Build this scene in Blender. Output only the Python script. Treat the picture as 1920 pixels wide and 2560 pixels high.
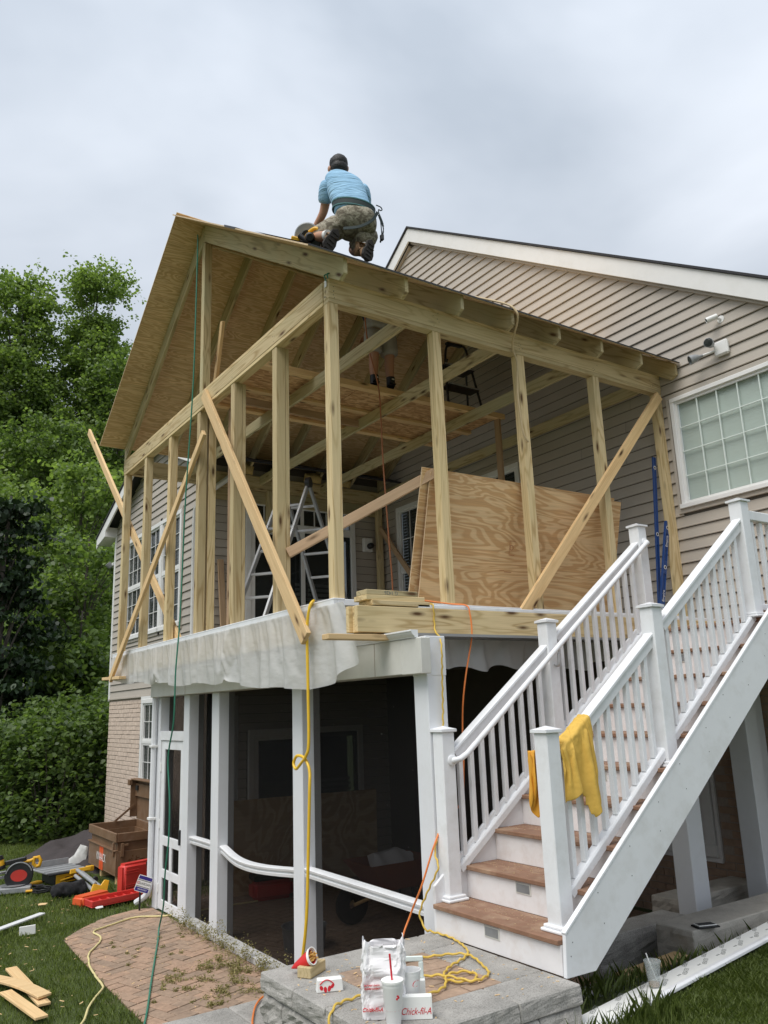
import bpy, bmesh, math, random
import numpy as np
from mathutils import Matrix, Vector, noise as mnoise
random.seed(7); rng = np.random.default_rng(11)
scene = bpy.context.scene
for o in list(bpy.data.objects): bpy.data.objects.remove(o)
COL = scene.collection

# ------------------------------------------------------------------ camera
cam = bpy.data.cameras.new('camera'); cam_o = bpy.data.objects.new('camera', cam); COL.objects.link(cam_o)
R_ = Vector((0.83233254, -0.5531737, -0.0349485)); U_ = Vector((-0.10195995, -0.21478057, 0.97132563)); F_ = Vector((0.54481805, 0.80490258, 0.23517042))
M = Matrix((R_, U_, -F_)).transposed().to_4x4(); M.translation = Vector((-3.1056, -5.2983, 1.9323))
cam_o.matrix_world = M
cam.sensor_fit = 'HORIZONTAL'; cam.sensor_width = 36.0; cam.lens = 36.0 * 2013.59 / 1920.0
cam.clip_start = 0.05; cam.clip_end = 2000.0
scene.camera = cam_o
scene.render.resolution_x = 768; scene.render.resolution_y = 1024

# ------------------------------------------------------------------ sky and sun (bright overcast)
SUN_EL, SUN_AZ = math.radians(58), math.radians(198)      # azimuth measured from +x, counter-clockwise
world = bpy.data.worlds.new('World'); scene.world = world; world.use_nodes = True
wn = world.node_tree.nodes; wl = world.node_tree.links; wn.clear()
out = wn.new('ShaderNodeOutputWorld'); bg = wn.new('ShaderNodeBackground'); wl.new(bg.outputs[0], out.inputs[0])
sky = wn.new('ShaderNodeTexSky'); sky.sky_type = 'NISHITA'; sky.sun_disc = False
sky.sun_elevation = SUN_EL; sky.sun_rotation = math.radians(90) - SUN_AZ
tc = wn.new('ShaderNodeTexCoord')
mp = wn.new('ShaderNodeMapping'); mp.inputs['Scale'].default_value = (1.0, 1.0, 2.2); mp.inputs['Location'].default_value = (.35, .1, .0)
wl.new(tc.outputs['Generated'], mp.inputs[0])
nz = wn.new('ShaderNodeTexNoise'); nz.inputs['Scale'].default_value = 1.7; nz.inputs['Detail'].default_value = 5; nz.inputs['Roughness'].default_value = .46
nz.inputs['Distortion'].default_value = .35
wl.new(mp.outputs[0], nz.inputs[0])
cr = wn.new('ShaderNodeValToRGB'); wl.new(nz.outputs[0], cr.inputs[0])
cr.color_ramp.elements[0].position = .34; cr.color_ramp.elements[0].color = (4.5, 5.05, 5.8, 1)
cr.color_ramp.elements[1].position = .64; cr.color_ramp.elements[1].color = (7.7, 8.2, 8.95, 1)
# an overcast dome is brighter towards the zenith than at the horizon
sx = wn.new('ShaderNodeSeparateXYZ'); wl.new(tc.outputs['Generated'], sx.inputs[0])
gr = wn.new('ShaderNodeMapRange'); gr.inputs['From Min'].default_value = 0.0; gr.inputs['From Max'].default_value = 1.0
gr.inputs['To Min'].default_value = .66; gr.inputs['To Max'].default_value = 1.6; wl.new(sx.outputs['Z'], gr.inputs[0])
vm = wn.new('ShaderNodeVectorMath'); vm.operation = 'SCALE'; wl.new(cr.outputs[0], vm.inputs[0]); wl.new(gr.outputs[0], vm.inputs['Scale'])
mx = wn.new('ShaderNodeMix'); mx.data_type = 'RGBA'; mx.inputs['Factor'].default_value = .93
wl.new(sky.outputs[0], mx.inputs['A']); wl.new(vm.outputs[0], mx.inputs['B']); wl.new(mx.outputs['Result'], bg.inputs[0])
bg.inputs[1].default_value = 0.058

sun = bpy.data.lights.new('sun', 'SUN'); sun.energy = 1.5; sun.angle = math.radians(38); sun.color = (1.0, .965, .91)
sun_o = bpy.data.objects.new('sun', sun); COL.objects.link(sun_o)
sd = Vector((math.cos(SUN_AZ) * math.cos(SUN_EL), math.sin(SUN_AZ) * math.cos(SUN_EL), math.sin(SUN_EL)))
sun_o.rotation_euler = sd.to_track_quat('Z', 'Y').to_euler(); sun_o.location = (-6, -6, 12)

vs = scene.view_settings; vs.view_transform = 'Standard'; vs.look = 'None'; vs.gamma = 1.0; vs.use_curve_mapping = False
vs.exposure = 0.84
scene.cycles.diffuse_bounces = 7; scene.cycles.transparent_max_bounces = 12

# ------------------------------------------------------------------ helpers: objects
WM = {}
def link(name, me, mat, parent=None, mw=None):
    o = bpy.data.objects.new(name, me); COL.objects.link(o)
    mw = mw or Matrix()
    if mat is not None and me is not None and len(me.materials) == 0: me.materials.append(mat)
    if parent is not None:
        o.parent = parent; o.matrix_parent_inverse = WM[parent.name].inverted()
    o.matrix_basis = mw; WM[o.name] = mw
    return o
def tag(o, label=None, cat=None, group=None, kind=None):
    if label: o['label'] = label
    if cat: o['category'] = cat
    if group: o['group'] = group
    if kind: o['kind'] = kind
    return o
def thing(name, loc, label, cat, group=None, kind=None):
    o = bpy.data.objects.new(name, None); COL.objects.link(o); o.empty_display_size = .1
    mw = Matrix.Translation(loc); o.matrix_basis = mw; WM[o.name] = mw
    return tag(o, label, cat, group, kind)
class MB:
    def __init__(s): s.v = []; s.f = []
    def add(s, vs_, fs_):
        b = len(s.v); s.v += [tuple(v) for v in vs_]; s.f += [tuple(i + b for i in f) for f in fs_]; return s
    def box(s, mn, mx_, m=None):
        x0, y0, z0 = mn; x1, y1, z1 = mx_
        vs_ = [Vector(p) for p in ((x0,y0,z0),(x1,y0,z0),(x1,y1,z0),(x0,y1,z0),(x0,y0,z1),(x1,y0,z1),(x1,y1,z1),(x0,y1,z1))]
        if m is not None: vs_ = [m @ v for v in vs_]
        return s.add(vs_, [(0,3,2,1),(4,5,6,7),(0,1,5,4),(1,2,6,5),(2,3,7,6),(3,0,4,7)])
    def beam(s, p0, p1, w, h, up=(0,0,1)):
        m, L = frame(p0, p1, up); return s.box((0,-w/2,-h/2), (L,w/2,h/2), m)
    def prism(s, pts, d, m=None):
        """2D polygon (x,y) extruded 0..d along z"""
        n = len(pts); a = [Vector((p[0],p[1],0)) for p in pts]; b = [Vector((p[0],p[1],d)) for p in pts]
        vs_ = a + b
        if m is not None: vs_ = [m @ v for v in vs_]
        return s.add(vs_, [tuple(reversed(range(n))), tuple(range(n, 2*n))] + [(i, (i+1) % n, n+(i+1) % n, n+i) for i in range(n)])
    def tube(s, path, r, n=10, cap=True):
        path = [Vector(p) for p in path]; k = len(path); rr = r if isinstance(r, (list, tuple)) else [r]*k
        t0 = (path[1]-path[0]).normalized(); u = t0.orthogonal().normalized(); vs_ = []
        for i, p in enumerate(path):
            t = (path[min(i+1,k-1)] - path[max(i-1,0)]).normalized()
            u = (u - t*u.dot(t)); u = u.normalized() if u.length > 1e-6 else t.orthogonal().normalized(); w = t.cross(u)
            for j in range(n):
                a = 2*math.pi*j/n; vs_.append(p + (u*math.cos(a) + w*math.sin(a))*rr[i])
        fs_ = [(i*n+j, i*n+(j+1) % n, (i+1)*n+(j+1) % n, (i+1)*n+j) for i in range(k-1) for j in range(n)]
        if cap: fs_ += [tuple(reversed(range(n))), tuple(range((k-1)*n, k*n))]
        return s.add(vs_, fs_)
    def lathe(s, prof, n=20, m=None):
        vs_ = [Vector((r*math.cos(2*math.pi*j/n), r*math.sin(2*math.pi*j/n), z)) for r, z in prof for j in range(n)]
        if m is not None: vs_ = [m @ v for v in vs_]
        k = len(prof)
        return s.add(vs_, [(i*n+j, i*n+(j+1) % n, (i+1)*n+(j+1) % n, (i+1)*n+j) for i in range(k-1) for j in range(n)])
    def mesh(s, name):
        me = bpy.data.meshes.new(name); me.from_pydata(s.v, [], s.f); me.validate(); me.update(); return me
    def build(s, name, mat, parent=None, bevel=0, smooth=False, mw=None, seg=1):
        me = s.mesh(name)
        if bevel or smooth:
            bm = bmesh.new(); bm.from_mesh(me)
            bmesh.ops.recalc_face_normals(bm, faces=bm.faces)
            if bevel:
                es = [e for e in bm.edges if len(e.link_faces) == 2 and e.calc_face_angle(0) > .5]
                bmesh.ops.bevel(bm, geom=es, offset=bevel, segments=seg, affect='EDGES', clamp_overlap=True)
            if smooth:
                for f in bm.faces: f.smooth = True
            bm.to_mesh(me); bm.free()
            if smooth: me.set_sharp_from_angle(angle=math.radians(42))
        return link(name, me, mat, parent, mw)
def frame(p0, p1, up=(0,0,1)):
    p0 = Vector(p0); p1 = Vector(p1); d = p1 - p0; L = d.length; x = d/L; up = Vector(up)
    if abs(x.dot(up)) > .98: up = Vector((1,0,0)) if abs(x.x) < .9 else Vector((0,1,0))
    y = up.cross(x).normalized(); z = x.cross(y)
    m = Matrix((x, y, z)).transposed().to_4x4(); m.translation = p0; return m, L
def board(name, p0, p1, w, h, mat, parent=None, up=(0,0,1), bevel=.003, seed=None):
    """lumber: local x runs along the length so the grain does too; w across, h along 'up'"""
    m, L = frame(p0, p1, up)
    return MB().box((0,-w/2,-h/2), (L,w/2,h/2)).build(name, mat, parent, bevel=bevel, mw=m)
def abox(name, mn, mx_, mat, parent=None, bevel=.0):
    """axis aligned box with its origin at the centre"""
    c = (Vector(mn)+Vector(mx_))/2; d = (Vector(mx_)-Vector(mn))/2
    return MB().box(-d, d).build(name, mat, parent, bevel=bevel, mw=Matrix.Translation(c))
def copy_tree(o, mw, parent=None, label=None, group=None):
    """copy a thing and its parts, moved so that its root sits at mw"""
    old = WM[o.name]; delta = mw @ old.inverted()
    def rec(src, par):
        c = src.copy(); COL.objects.link(c); WM[c.name] = delta @ WM[src.name]
        if par is not None: c.parent = par; c.matrix_parent_inverse = WM[par.name].inverted()
        c.matrix_basis = WM[c.name]
        for ch in src.children: rec(ch, c)
        return c
    c = rec(o, parent)
    if label: c['label'] = label
    if group: c['group'] = group
    return c
def catmull(pts, n=8):
    P = [Vector(p) for p in pts]; P = [2*P[0]-P[1]] + P + [2*P[-1]-P[-2]]; o = []
    for i in range(1, len(P)-2):
        a, b, c, d = P[i-1:i+3]
        for k in range(n):
            t = k/n; o.append(.5*((2*b)+(c-a)*t+(2*a-5*b+4*c-d)*t*t+(3*b-a-3*c+d)*t**3))
    o.append(P[-2]); return o
def cord(name, pts, r, mat, n=8, sides=8, parent=None, wob=0, twist=0):
    path = catmull(pts, n)
    if wob: path = [p + Vector((mnoise.noise(p*9), mnoise.noise(p*9+Vector((5,1,3))), 0))*wob for p in path]
    if twist:
        q = []; s = 0
        for i, p in enumerate(path):
            if i: s += (p-path[i-1]).length
            a = s*2*math.pi/.075; q.append(p + Vector((math.cos(a), math.sin(a)*.6, math.sin(a)))*twist)
        path = q
    return MB().tube(path, r, sides).build(name, mat, parent, smooth=True)
def text_mesh(name, body, size, mat, mw, parent=None, extrude=.0006, align='CENTER', shear=0, sx=1):
    cu = bpy.data.curves.new(name, 'FONT'); cu.body = body; cu.size = size; cu.extrude = extrude; cu.align_x = align; cu.align_y = 'CENTER'; cu.shear = shear
    t = bpy.data.objects.new('tmp_text', cu); COL.objects.link(t); bpy.context.view_layer.update()
    me = bpy.data.meshes.new_from_object(t.evaluated_get(bpy.context.evaluated_depsgraph_get()))
    bpy.data.objects.remove(t); bpy.data.curves.remove(cu); me.materials.clear()
    if sx != 1: me.transform(Matrix.Diagonal((sx,1,1,1)))
    return link(name, me, mat, parent, mw)
def axes(o, x, y):
    x = Vector(x).normalized(); y = Vector(y); z = x.cross(y).normalized(); y = z.cross(x)
    m = Matrix((x, y, z)).transposed().to_4x4(); m.translation = Vector(o); return m
def point_in_poly(x, y, P):
    c = False; j = len(P)-1
    for i in range(len(P)):
        if (P[i][1] > y) != (P[j][1] > y) and x < (P[j][0]-P[i][0])*(y-P[i][1])/(P[j][1]-P[i][1])+P[i][0]: c = not c
        j = i
    return c
def pillow(name, mw, outline, thick, mat, parent=None, res=.02, folds=None, back=.35, edge=.06):
    """soft cloth or bag: outline polygon in local xy, swollen to a real thickness along z, with fold relief"""
    xs = [p[0] for p in outline]; ys = [p[1] for p in outline]; P = []
    n = len(outline)
    for i in range(n):                                   # resample the border
        a = Vector(outline[i]); b = Vector(outline[(i+1) % n]); k = max(1, int((b-a).length/res))
        P += [tuple(a.lerp(b, t/k)) for t in range(k)]
    pts = list(P); A = np.array(P)
    x = min(xs)
    while x < max(xs):
        y = min(ys)
        while y < max(ys):
            px, py = x+random.uniform(-.25,.25)*res, y+random.uniform(-.25,.25)*res
            if point_in_poly(px, py, outline) and np.min(np.hypot(A[:,0]-px, A[:,1]-py)) > res*.55: pts.append((px, py))
            y += res
        x += res
    from mathutils.geometry import delaunay_2d_cdt
    nb = len(P)
    vo, eo, fo, *_ = delaunay_2d_cdt([Vector(p) for p in pts], [(i, (i+1) % nb) for i in range(nb)], [], 1, 1e-6)
    V = np.array([(v.x, v.y) for v in vo])
    dist = np.array([np.min(np.hypot(A[:,0]-p[0], A[:,1]-p[1])) for p in V])
    h = np.sqrt(np.clip(1-(1-np.clip(dist/edge,0,1))**2, 0, 1))*thick
    fr = np.array([folds(p[0], p[1]) for p in V])*np.clip(dist/(edge*.4),0,1) if folds else 0*h
    m = MB(); N = len(V)
    top = [(V[i][0], V[i][1], h[i]+fr[i]) for i in range(N)]; bot = [(V[i][0], V[i][1], -h[i]*back-.002) for i in range(N)]
    m.add(top, [tuple(f) for f in fo]); m.add(bot, [tuple(reversed(f)) for f in fo])
    from collections import Counter
    ec = Counter(); 
    for f in fo:
        for i in range(3): ec[(f[i], f[(i+1) % 3])] += 1
    m.f += [(b, a, a+N, b+N) for (a, b) in ec if (b, a) not in ec]
    return m.build(name, mat, parent, smooth=True, mw=mw)
# ------------------------------------------------------------------ cloth shapes, settled under gravity before the scene is filled (fast)
TR = lambda x: 1.675+.75*(x-.407)                                   # top edge of the stair's top rails
BR = lambda x: .962+.75*(x-.42)
def settle(name, V_, F_c, pins, colliders, frames, shrink=-.3, bend=.25, mass=.25, stiff=12, selfc=True, quality=6):
    cols = []
    for (mn, mx_, m) in colliders:
        me = MB().box(mn, mx_, m).mesh('tmp_col'); o = bpy.data.objects.new('tmp_col', me); COL.objects.link(o)
        o.modifiers.new('c', 'COLLISION'); o.collision.thickness_outer = .004; o.collision.cloth_friction = 40; cols.append(o)
    me = bpy.data.meshes.new('tmp_cloth'); me.from_pydata(V_, [], F_c); me.update()
    o = bpy.data.objects.new('tmp_cloth', me); COL.objects.link(o)
    vg = o.vertex_groups.new(name='pin'); vg.add(pins, 1.0, 'REPLACE')
    c = o.modifiers.new('cloth', 'CLOTH'); s = c.settings; s.quality = quality; s.mass = mass; s.tension_stiffness = stiff; s.compression_stiffness = stiff*.8; s.shear_stiffness = stiff*.35; s.bending_stiffness = bend
    s.vertex_group_mass = 'pin'; s.shrink_min = shrink; s.air_damping = 2.0
    k = c.collision_settings; k.distance_min = .004; k.use_collision = bool(colliders); k.use_self_collision = selfc; k.self_distance_min = .004; k.collision_quality = 3
    c.point_cache.frame_start = 1; c.point_cache.frame_end = frames+5
    for f in range(1, frames+1): scene.frame_set(f)
    m2 = bpy.data.meshes.new_from_object(o.evaluated_get(bpy.context.evaluated_depsgraph_get())); m2.name = name
    bpy.data.objects.remove(o)
    for q in cols: bpy.data.objects.remove(q)
    scene.frame_set(1); m2.materials.clear()
    for p in m2.polygons: p.use_smooth = True
    return m2
def jacket_cloth():
    """jacket thrown over the stair rail, pinned along the rail top"""
    m, L = frame((.36,-1.828,TR(.36)), (.80,-1.828,TR(.80)))
    cols = [((-.02,-.036,-.07), (L,.036,-.002), m), ((.257,-1.880,1.0), (.361,-1.776,1.75), None), ((.36,-1.846,1.05), (.80,-1.810,1.64), None)]
    nx_, nf, nb_ = 34, 48, 18; x0, x1 = .352, .625; st = .0088; V_ = []; idx = {}
    for i in range(nx_+1):
        for j in range(-nb_, nf+1):
            x = x0+(x1-x0)*i/nx_
            if j > 31 and i < 15+.2*(j-31): continue                  # front hem: body short, sleeve longer on the right
            d = abs(j)*st; sg = -1 if j > 0 else 1; yy = -1.828 + sg*min(.050, d) + sg*max(0, d-.05)*.22; z = TR(x)+.014-max(0, d-.045)*.97
            xx = x+(.34*max(0, d-.05) if j > 0 else -.30*d) + .006*math.sin(j*.35+i*.5)
            idx[(i,j)] = len(V_); V_.append((xx, yy+.006*math.sin(i*.9)*(d > .05), z))
    F_c = [(idx[(i,j)], idx[(i+1,j)], idx[(i+1,j+1)], idx[(i,j+1)]) for (i, j) in idx if all(k in idx for k in ((i+1,j),(i+1,j+1),(i,j+1)))]
    return settle('jacket_body', V_, F_c, [idx[(i,j)] for (i, j) in idx if abs(j) <= 1 and i % 6 == 0], cols, 34, shrink=-.20, bend=.7, quality=5, selfc=False)
def hood_cloth():
    """the part of the jacket that hangs on the stair side, behind the newel"""
    n, r = 22, 30; V_ = []
    for i in range(n+1):
        for j in range(r+1):
            t = i/n; s = j/r; w = math.sin(math.pi*(.12+.80*s))**.8
            V_.append((.30-.125*w*t, -1.755+.02*math.sin(t*9)+.012*math.sin(s*7+t*3), 1.66-.31*s))
    q = r+1
    return settle('jacket_hood', V_, [(i*q+j, (i+1)*q+j, (i+1)*q+j+1, i*q+j+1) for i in range(n) for j in range(r)], [i*q for i in range(n+1)]+[j for j in range(r+1) if j % 5 == 0], [], 22, shrink=-.12, bend=.3, selfc=False)
def film_cloth(ptop, pbot, nc, nr, pin_bot, frames, shrink):
    V_ = []; q = nr+1
    for i in range(nc+1):
        t = i/nc; a, b = Vector(ptop(t)), Vector(pbot(t))
        for j in range(nr+1):
            s = j/nr; p = a.lerp(b, s); V_.append(tuple(p+Vector((-.02*math.sin(s*math.pi)-.006*math.sin(t*61+s*5)*s, 0, 0))))
    pins = [i*q for i in range(nc+1)] + [min(nc, int(t*nc))*q+nr-k for t in pin_bot for k in (0,1)]
    return settle('film', V_, [(i*q+j, (i+1)*q+j, (i+1)*q+j+1, i*q+j+1) for i in range(nc) for j in range(nr)], pins, [], frames, shrink=shrink, bend=.08, mass=.12, stiff=18, selfc=False, quality=5)
jagf = lambda t: .02*math.sin(t*41)+.02*mnoise.noise(Vector((t*11, 3, 1)))
def f1top(t): return (-.047, 5.86-6.06*t, 2.702)
def f1bot(t): return (-.085-.03*math.sin(t*17), 5.93-6.33*t, 2.42-.19*math.sin(min(1,t*1.3)*math.pi/2)+jagf(t)*.6-.09*max(0,min(1,(t-.62)/.2))+.15*max(0,(t-.94)/.06))
def f2top(t): return (.36+2.6*t, -.372, 2.452)
def f2bot(t): return (.42+2.5*t, -.345+.02*math.sin(9*t), 2.33-.09*math.sin(math.pi*t)**.6-.05*abs(math.sin(t*7.5))+jagf(t))


CLOTH = {'jacket': jacket_cloth(), 'hood': hood_cloth(), 'film1': film_cloth(f1top, f1bot, 200, 15, (0, .03, .30, .62), 26, -.07), 'film2': film_cloth(f2top, f2bot, 70, 8, (), 20, -.10)}
# ------------------------------------------------------------------ materials
def newmat(name):
    m = bpy.data.materials.new(name); m.use_nodes = True; nt = m.node_tree; b = nt.nodes['Principled BSDF']; return m, nt.nodes, nt.links, b
def rgb(c): return (c[0], c[1], c[2], 1)
def ramp(N, L, src, stops):
    r = N.new('ShaderNodeValToRGB'); e = r.color_ramp.elements
    while len(e) < len(stops): e.new(.5)
    for i, (p, c) in enumerate(stops): e[i].position = p; e[i].color = rgb(c)
    L.new(src, r.inputs[0]); return r
def noise_n(N, L, vec, scale, detail=3, rough=.55, dist=0):
    n = N.new('ShaderNodeTexNoise'); n.inputs['Scale'].default_value = scale; n.inputs['Detail'].default_value = detail
    n.inputs['Roughness'].default_value = rough; n.inputs['Distortion'].default_value = dist
    if vec is not None: L.new(vec, n.inputs['Vector'])
    return n
def mixc(N, L, fac, a, b, mode='MIX'):
    m = N.new('ShaderNodeMix'); m.data_type = 'RGBA'; m.blend_type = mode
    for sock, v in (('Factor', fac), ('A', a), ('B', b)):
        if hasattr(v, 'links') or hasattr(v, 'is_linked'): L.new(v, m.inputs[sock])
        else: m.inputs[sock].default_value = v if sock == 'Factor' else rgb(v)
    return m.outputs['Result']
def math_n(N, L, op, a, b=None):
    m = N.new('ShaderNodeMath'); m.operation = op
    for i, v in enumerate((a, b)):
        if v is None: continue
        if hasattr(v, 'is_linked'): L.new(v, m.inputs[i])
        else: m.inputs[i].default_value = v
    return m.outputs[0]
def coords(N, L, scale=(1,1,1), kind='Object', rnd=0):
    t = N.new('ShaderNodeTexCoord'); v = t.outputs[kind]
    if rnd:
        oi = N.new('ShaderNodeObjectInfo'); a = N.new('ShaderNodeVectorMath'); a.operation = 'ADD'
        c = N.new('ShaderNodeCombineXYZ'); k = math_n(N, L, 'MULTIPLY', oi.outputs['Random'], rnd)
        k2 = math_n(N, L, 'MULTIPLY', oi.outputs['Random'], rnd*.37)
        L.new(k, c.inputs[0]); L.new(k2, c.inputs[1]); L.new(k, c.inputs[2]); L.new(v, a.inputs[0]); L.new(c.outputs[0], a.inputs[1]); v = a.outputs[0]
    mp_ = N.new('ShaderNodeMapping'); mp_.inputs['Scale'].default_value = scale; L.new(v, mp_.inputs[0]); return mp_.outputs[0]
def bump(N, L, b, h, strength=.2, dist=.01):
    k = N.new('ShaderNodeBump'); k.inputs['Strength'].default_value = strength; k.inputs['Distance'].default_value = dist
    L.new(h, k.inputs['Height']); L.new(k.outputs[0], b.inputs['Normal'])
def plain(name, c, rough=.5, var=.12, vscale=6, metal=0, bumpy=0, bscale=60, spec=.5, dirt=None, dirt_amt=.5, dscale=3):
    m, N, L, b = newmat(name)
    v = coords(N, L, rnd=7)
    n = noise_n(N, L, v, vscale, 4, .6)
    r = ramp(N, L, n.outputs[0], [(.25, [x*(1-var) for x in c]), (.75, [min(1, x*(1+var)) for x in c])]); col = r.outputs[0]
    if dirt:
        n2 = noise_n(N, L, v, dscale, 6, .65); f = ramp(N, L, n2.outputs[0], [(.48, (0,0,0)), (.72, (dirt_amt,)*3)])
        col = mixc(N, L, f.outputs[0], col, dirt)
    L.new(col, b.inputs['Base Color']); b.inputs['Roughness'].default_value = rough; b.inputs['Metallic'].default_value = metal
    b.inputs['Specular IOR Level'].default_value = spec
    if bumpy: bump(N, L, b, noise_n(N, L, v, bscale, 4).outputs[0], bumpy, .01)
    return m
def lumber(name, light, dark, knot=(.10,.05,.02), green=None, knots=True, ring=20, contrast=.5):
    m, N, L, b = newmat(name)
    v = coords(N, L, (.55, 6, 6), rnd=23)
    n = noise_n(N, L, v, 1.1, 2, .45, .3)
    s = math_n(N, L, 'SINE', math_n(N, L, 'MULTIPLY', n.outputs[0], ring*3.2))
    s = math_n(N, L, 'MULTIPLY_ADD', s, .5); s.node.inputs[2].default_value = .5
    s = math_n(N, L, 'POWER', s, 4.5)
    v2 = coords(N, L, (3, 110, 110), rnd=5); fib = noise_n(N, L, v2, 1, 3, .6)
    col = mixc(N, L, math_n(N, L, 'MULTIPLY', s, contrast), light, dark)
    fr = ramp(N, L, fib.outputs[0], [(.3, (.86,.85,.83)), (.7, (1.06,1.06,1.06))])
    col = mixc(N, L, 1.0, col, fr.outputs[0], 'MULTIPLY')
    v4 = coords(N, L, (.8, 1.5, 1.5), rnd=3); blot = noise_n(N, L, v4, 1.6, 3)
    if green:
        gf = ramp(N, L, blot.outputs[0], [(.42, (0,0,0)), (.66, (.75,)*3)]); col = mixc(N, L, gf.outputs[0], col, green)
    oi = N.new('ShaderNodeObjectInfo')
    tone = ramp(N, L, oi.outputs['Random'], [(0, (.80,.79,.76)), (.5, (.98,.98,.97)), (1, (1.10,1.07,1.0))]); col = mixc(N, L, 1.0, col, tone.outputs[0], 'MULTIPLY')
    if knots:
        v3 = coords(N, L, (2.4, 9, 9), rnd=11); vo = N.new('ShaderNodeTexVoronoi'); vo.inputs['Scale'].default_value = 1.0; L.new(v3, vo.inputs['Vector'])
        kf = ramp(N, L, vo.outputs['Distance'], [(.07, (1,1,1)), (.13, (.5,.5,.5)), (.22, (0,0,0))]); col = mixc(N, L, kf.outputs[0], col, knot)
    L.new(col, b.inputs['Base Color']); b.inputs['Roughness'].default_value = .72; b.inputs['Specular IOR Level'].default_value = .25
    bump(N, L, b, fib.outputs[0], .12, .004)
    return m
def plywood(name, light, dark, scale=(1.0, 4.2, 1), ring=20, contrast=.8, stamp=False):
    m, N, L, b = newmat(name)
    v = coords(N, L, scale, rnd=31)
    n = noise_n(N, L, v, .9, 3, .48, .9)
    s = math_n(N, L, 'SINE', math_n(N, L, 'MULTIPLY', n.outputs[0], ring*3.0)); s = math_n(N, L, 'MULTIPLY_ADD', s, .5); s.node.inputs[2].default_value = .5
    s = math_n(N, L, 'SMOOTH_MIN', s, 1.0); rs = ramp(N, L, s, [(.25, (0,0,0)), (.7, (contrast,)*3)])
    col = mixc(N, L, rs.outputs[0], light, dark)
    fib = noise_n(N, L, coords(N, L, (2.5, 70, 70), rnd=3), 1, 3)
    fr = ramp(N, L, fib.outputs[0], [(.3, (.86,)*3), (.7, (1.07,)*3)]); col = mixc(N, L, 1.0, col, fr.outputs[0], 'MULTIPLY')
    big = noise_n(N, L, coords(N, L, (.8,.8,.8), rnd=9), 1.3, 3); bf = ramp(N, L, big.outputs[0], [(.3, (.86,.85,.84)), (.7, (1.06,)*3)])
    col = mixc(N, L, 1.0, col, bf.outputs[0], 'MULTIPLY')
    L.new(col, b.inputs['Base Color']); b.inputs['Roughness'].default_value = .78; b.inputs['Specular IOR Level'].default_value = .2
    bump(N, L, b, s, .06, .003)
    return m
def osb_mat(name):
    m, N, L, b = newmat(name)
    v = coords(N, L, (14, 34, 14), rnd=5); vo = N.new('ShaderNodeTexVoronoi'); vo.inputs['Scale'].default_value = 1; L.new(v, vo.inputs['Vector'])
    sp = N.new('ShaderNodeSeparateColor'); L.new(vo.outputs['Color'], sp.inputs[0])
    r = ramp(N, L, sp.outputs[0], [(0, (.34,.18,.07)), (.5, (.50,.28,.12)), (1, (.66,.43,.22))])
    L.new(r.outputs[0], b.inputs['Base Color']); b.inputs['Roughness'].default_value = .8
    return m
def leafmat(name, a, c, trans=.35, rough=.42):
    m, N, L, b = newmat(name)
    g = N.new('ShaderNodeNewGeometry'); r = ramp(N, L, g.outputs['Random Per Island'], [(0, a), (.8, c), (1, [min(1, x*1.25) for x in c])])
    L.new(r.outputs[0], b.inputs['Base Color']); b.inputs['Roughness'].default_value = rough; b.inputs['Specular IOR Level'].default_value = .35
    t = N.new('ShaderNodeBsdfTranslucent'); mixd = mixc(N, L, 1.0, r.outputs[0], (1.25,1.35,.6), 'MULTIPLY'); L.new(mixd, t.inputs[0])
    mx_ = N.new('ShaderNodeMixShader'); mx_.inputs[0].default_value = trans; L.new(b.outputs[0], mx_.inputs[1]); L.new(t.outputs[0], mx_.inputs[2])
    L.new(mx_.outputs[0], N['Material Output'].inputs[0]); return m
MT = {}
MT['pt'] = lumber('treated_lumber', (.665,.53,.315), (.42,.29,.13), green=(.60,.495,.285), contrast=.8)
MT['ptg'] = lumber('green_treated_lumber', (.55,.455,.27), (.33,.25,.125), green=(.46,.425,.265), contrast=.8)
MT['pine'] = lumber('fresh_pine', (.74,.53,.29), (.60,.38,.18), contrast=.35, ring=9)
MT['pinebrown'] = lumber('weathered_pine', (.52,.36,.23), (.38,.24,.14), contrast=.4, ring=9)
MT['ply'] = plywood('plywood_face', (.75,.53,.295), (.56,.32,.14), contrast=.75, scale=(.62,3.0,1), ring=34)
MT['plyroof'] = plywood('roof_plywood', (.80,.60,.36), (.60,.40,.21), scale=(1.1,8,1), ring=26, contrast=.85)
MT['plyedge'] = plain('plywood_edge', (.62,.47,.30), .8, .2, 30)
MT['osb'] = osb_mat('strand_board')
MT['white'] = plain('white_vinyl', (.79,.80,.815), .40, .04, 2.5, dirt=(.50,.48,.44), dirt_amt=.34, dscale=6, bumpy=.04, bscale=30)
MT['whitecol'] = plain('white_column_wrap', (.74,.755,.78), .42, .04, 2.0, dirt=(.5,.49,.46), dirt_amt=.25, dscale=4)
MT['trim'] = plain('white_painted_trim', (.78,.775,.76), .45, .05, 3, dirt=(.5,.48,.43), dirt_amt=.3)
MT['cream'] = plain('cream_fascia', (.60,.595,.55), .5, .06, 3, dirt=(.42,.40,.35), dirt_amt=.4, dscale=2.5)
MT['riser'] = plain('riser_board', (.77,.75,.745), .5, .05, 5, dirt=(.55,.46,.40), dirt_amt=.45, dscale=7)
MT['siding'] = plain('tan_vinyl_siding', (.445,.40,.345), .55, .06, 1.2, bumpy=.05, bscale=40, dirt=(.38,.335,.28), dirt_amt=.35, dscale=.9)
MT['siding_shade'] = plain('siding_shade_backing', (.11,.095,.08), .6, .05)  # wall sheet behind the courses, coloured dark to deepen their shadow lines
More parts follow.
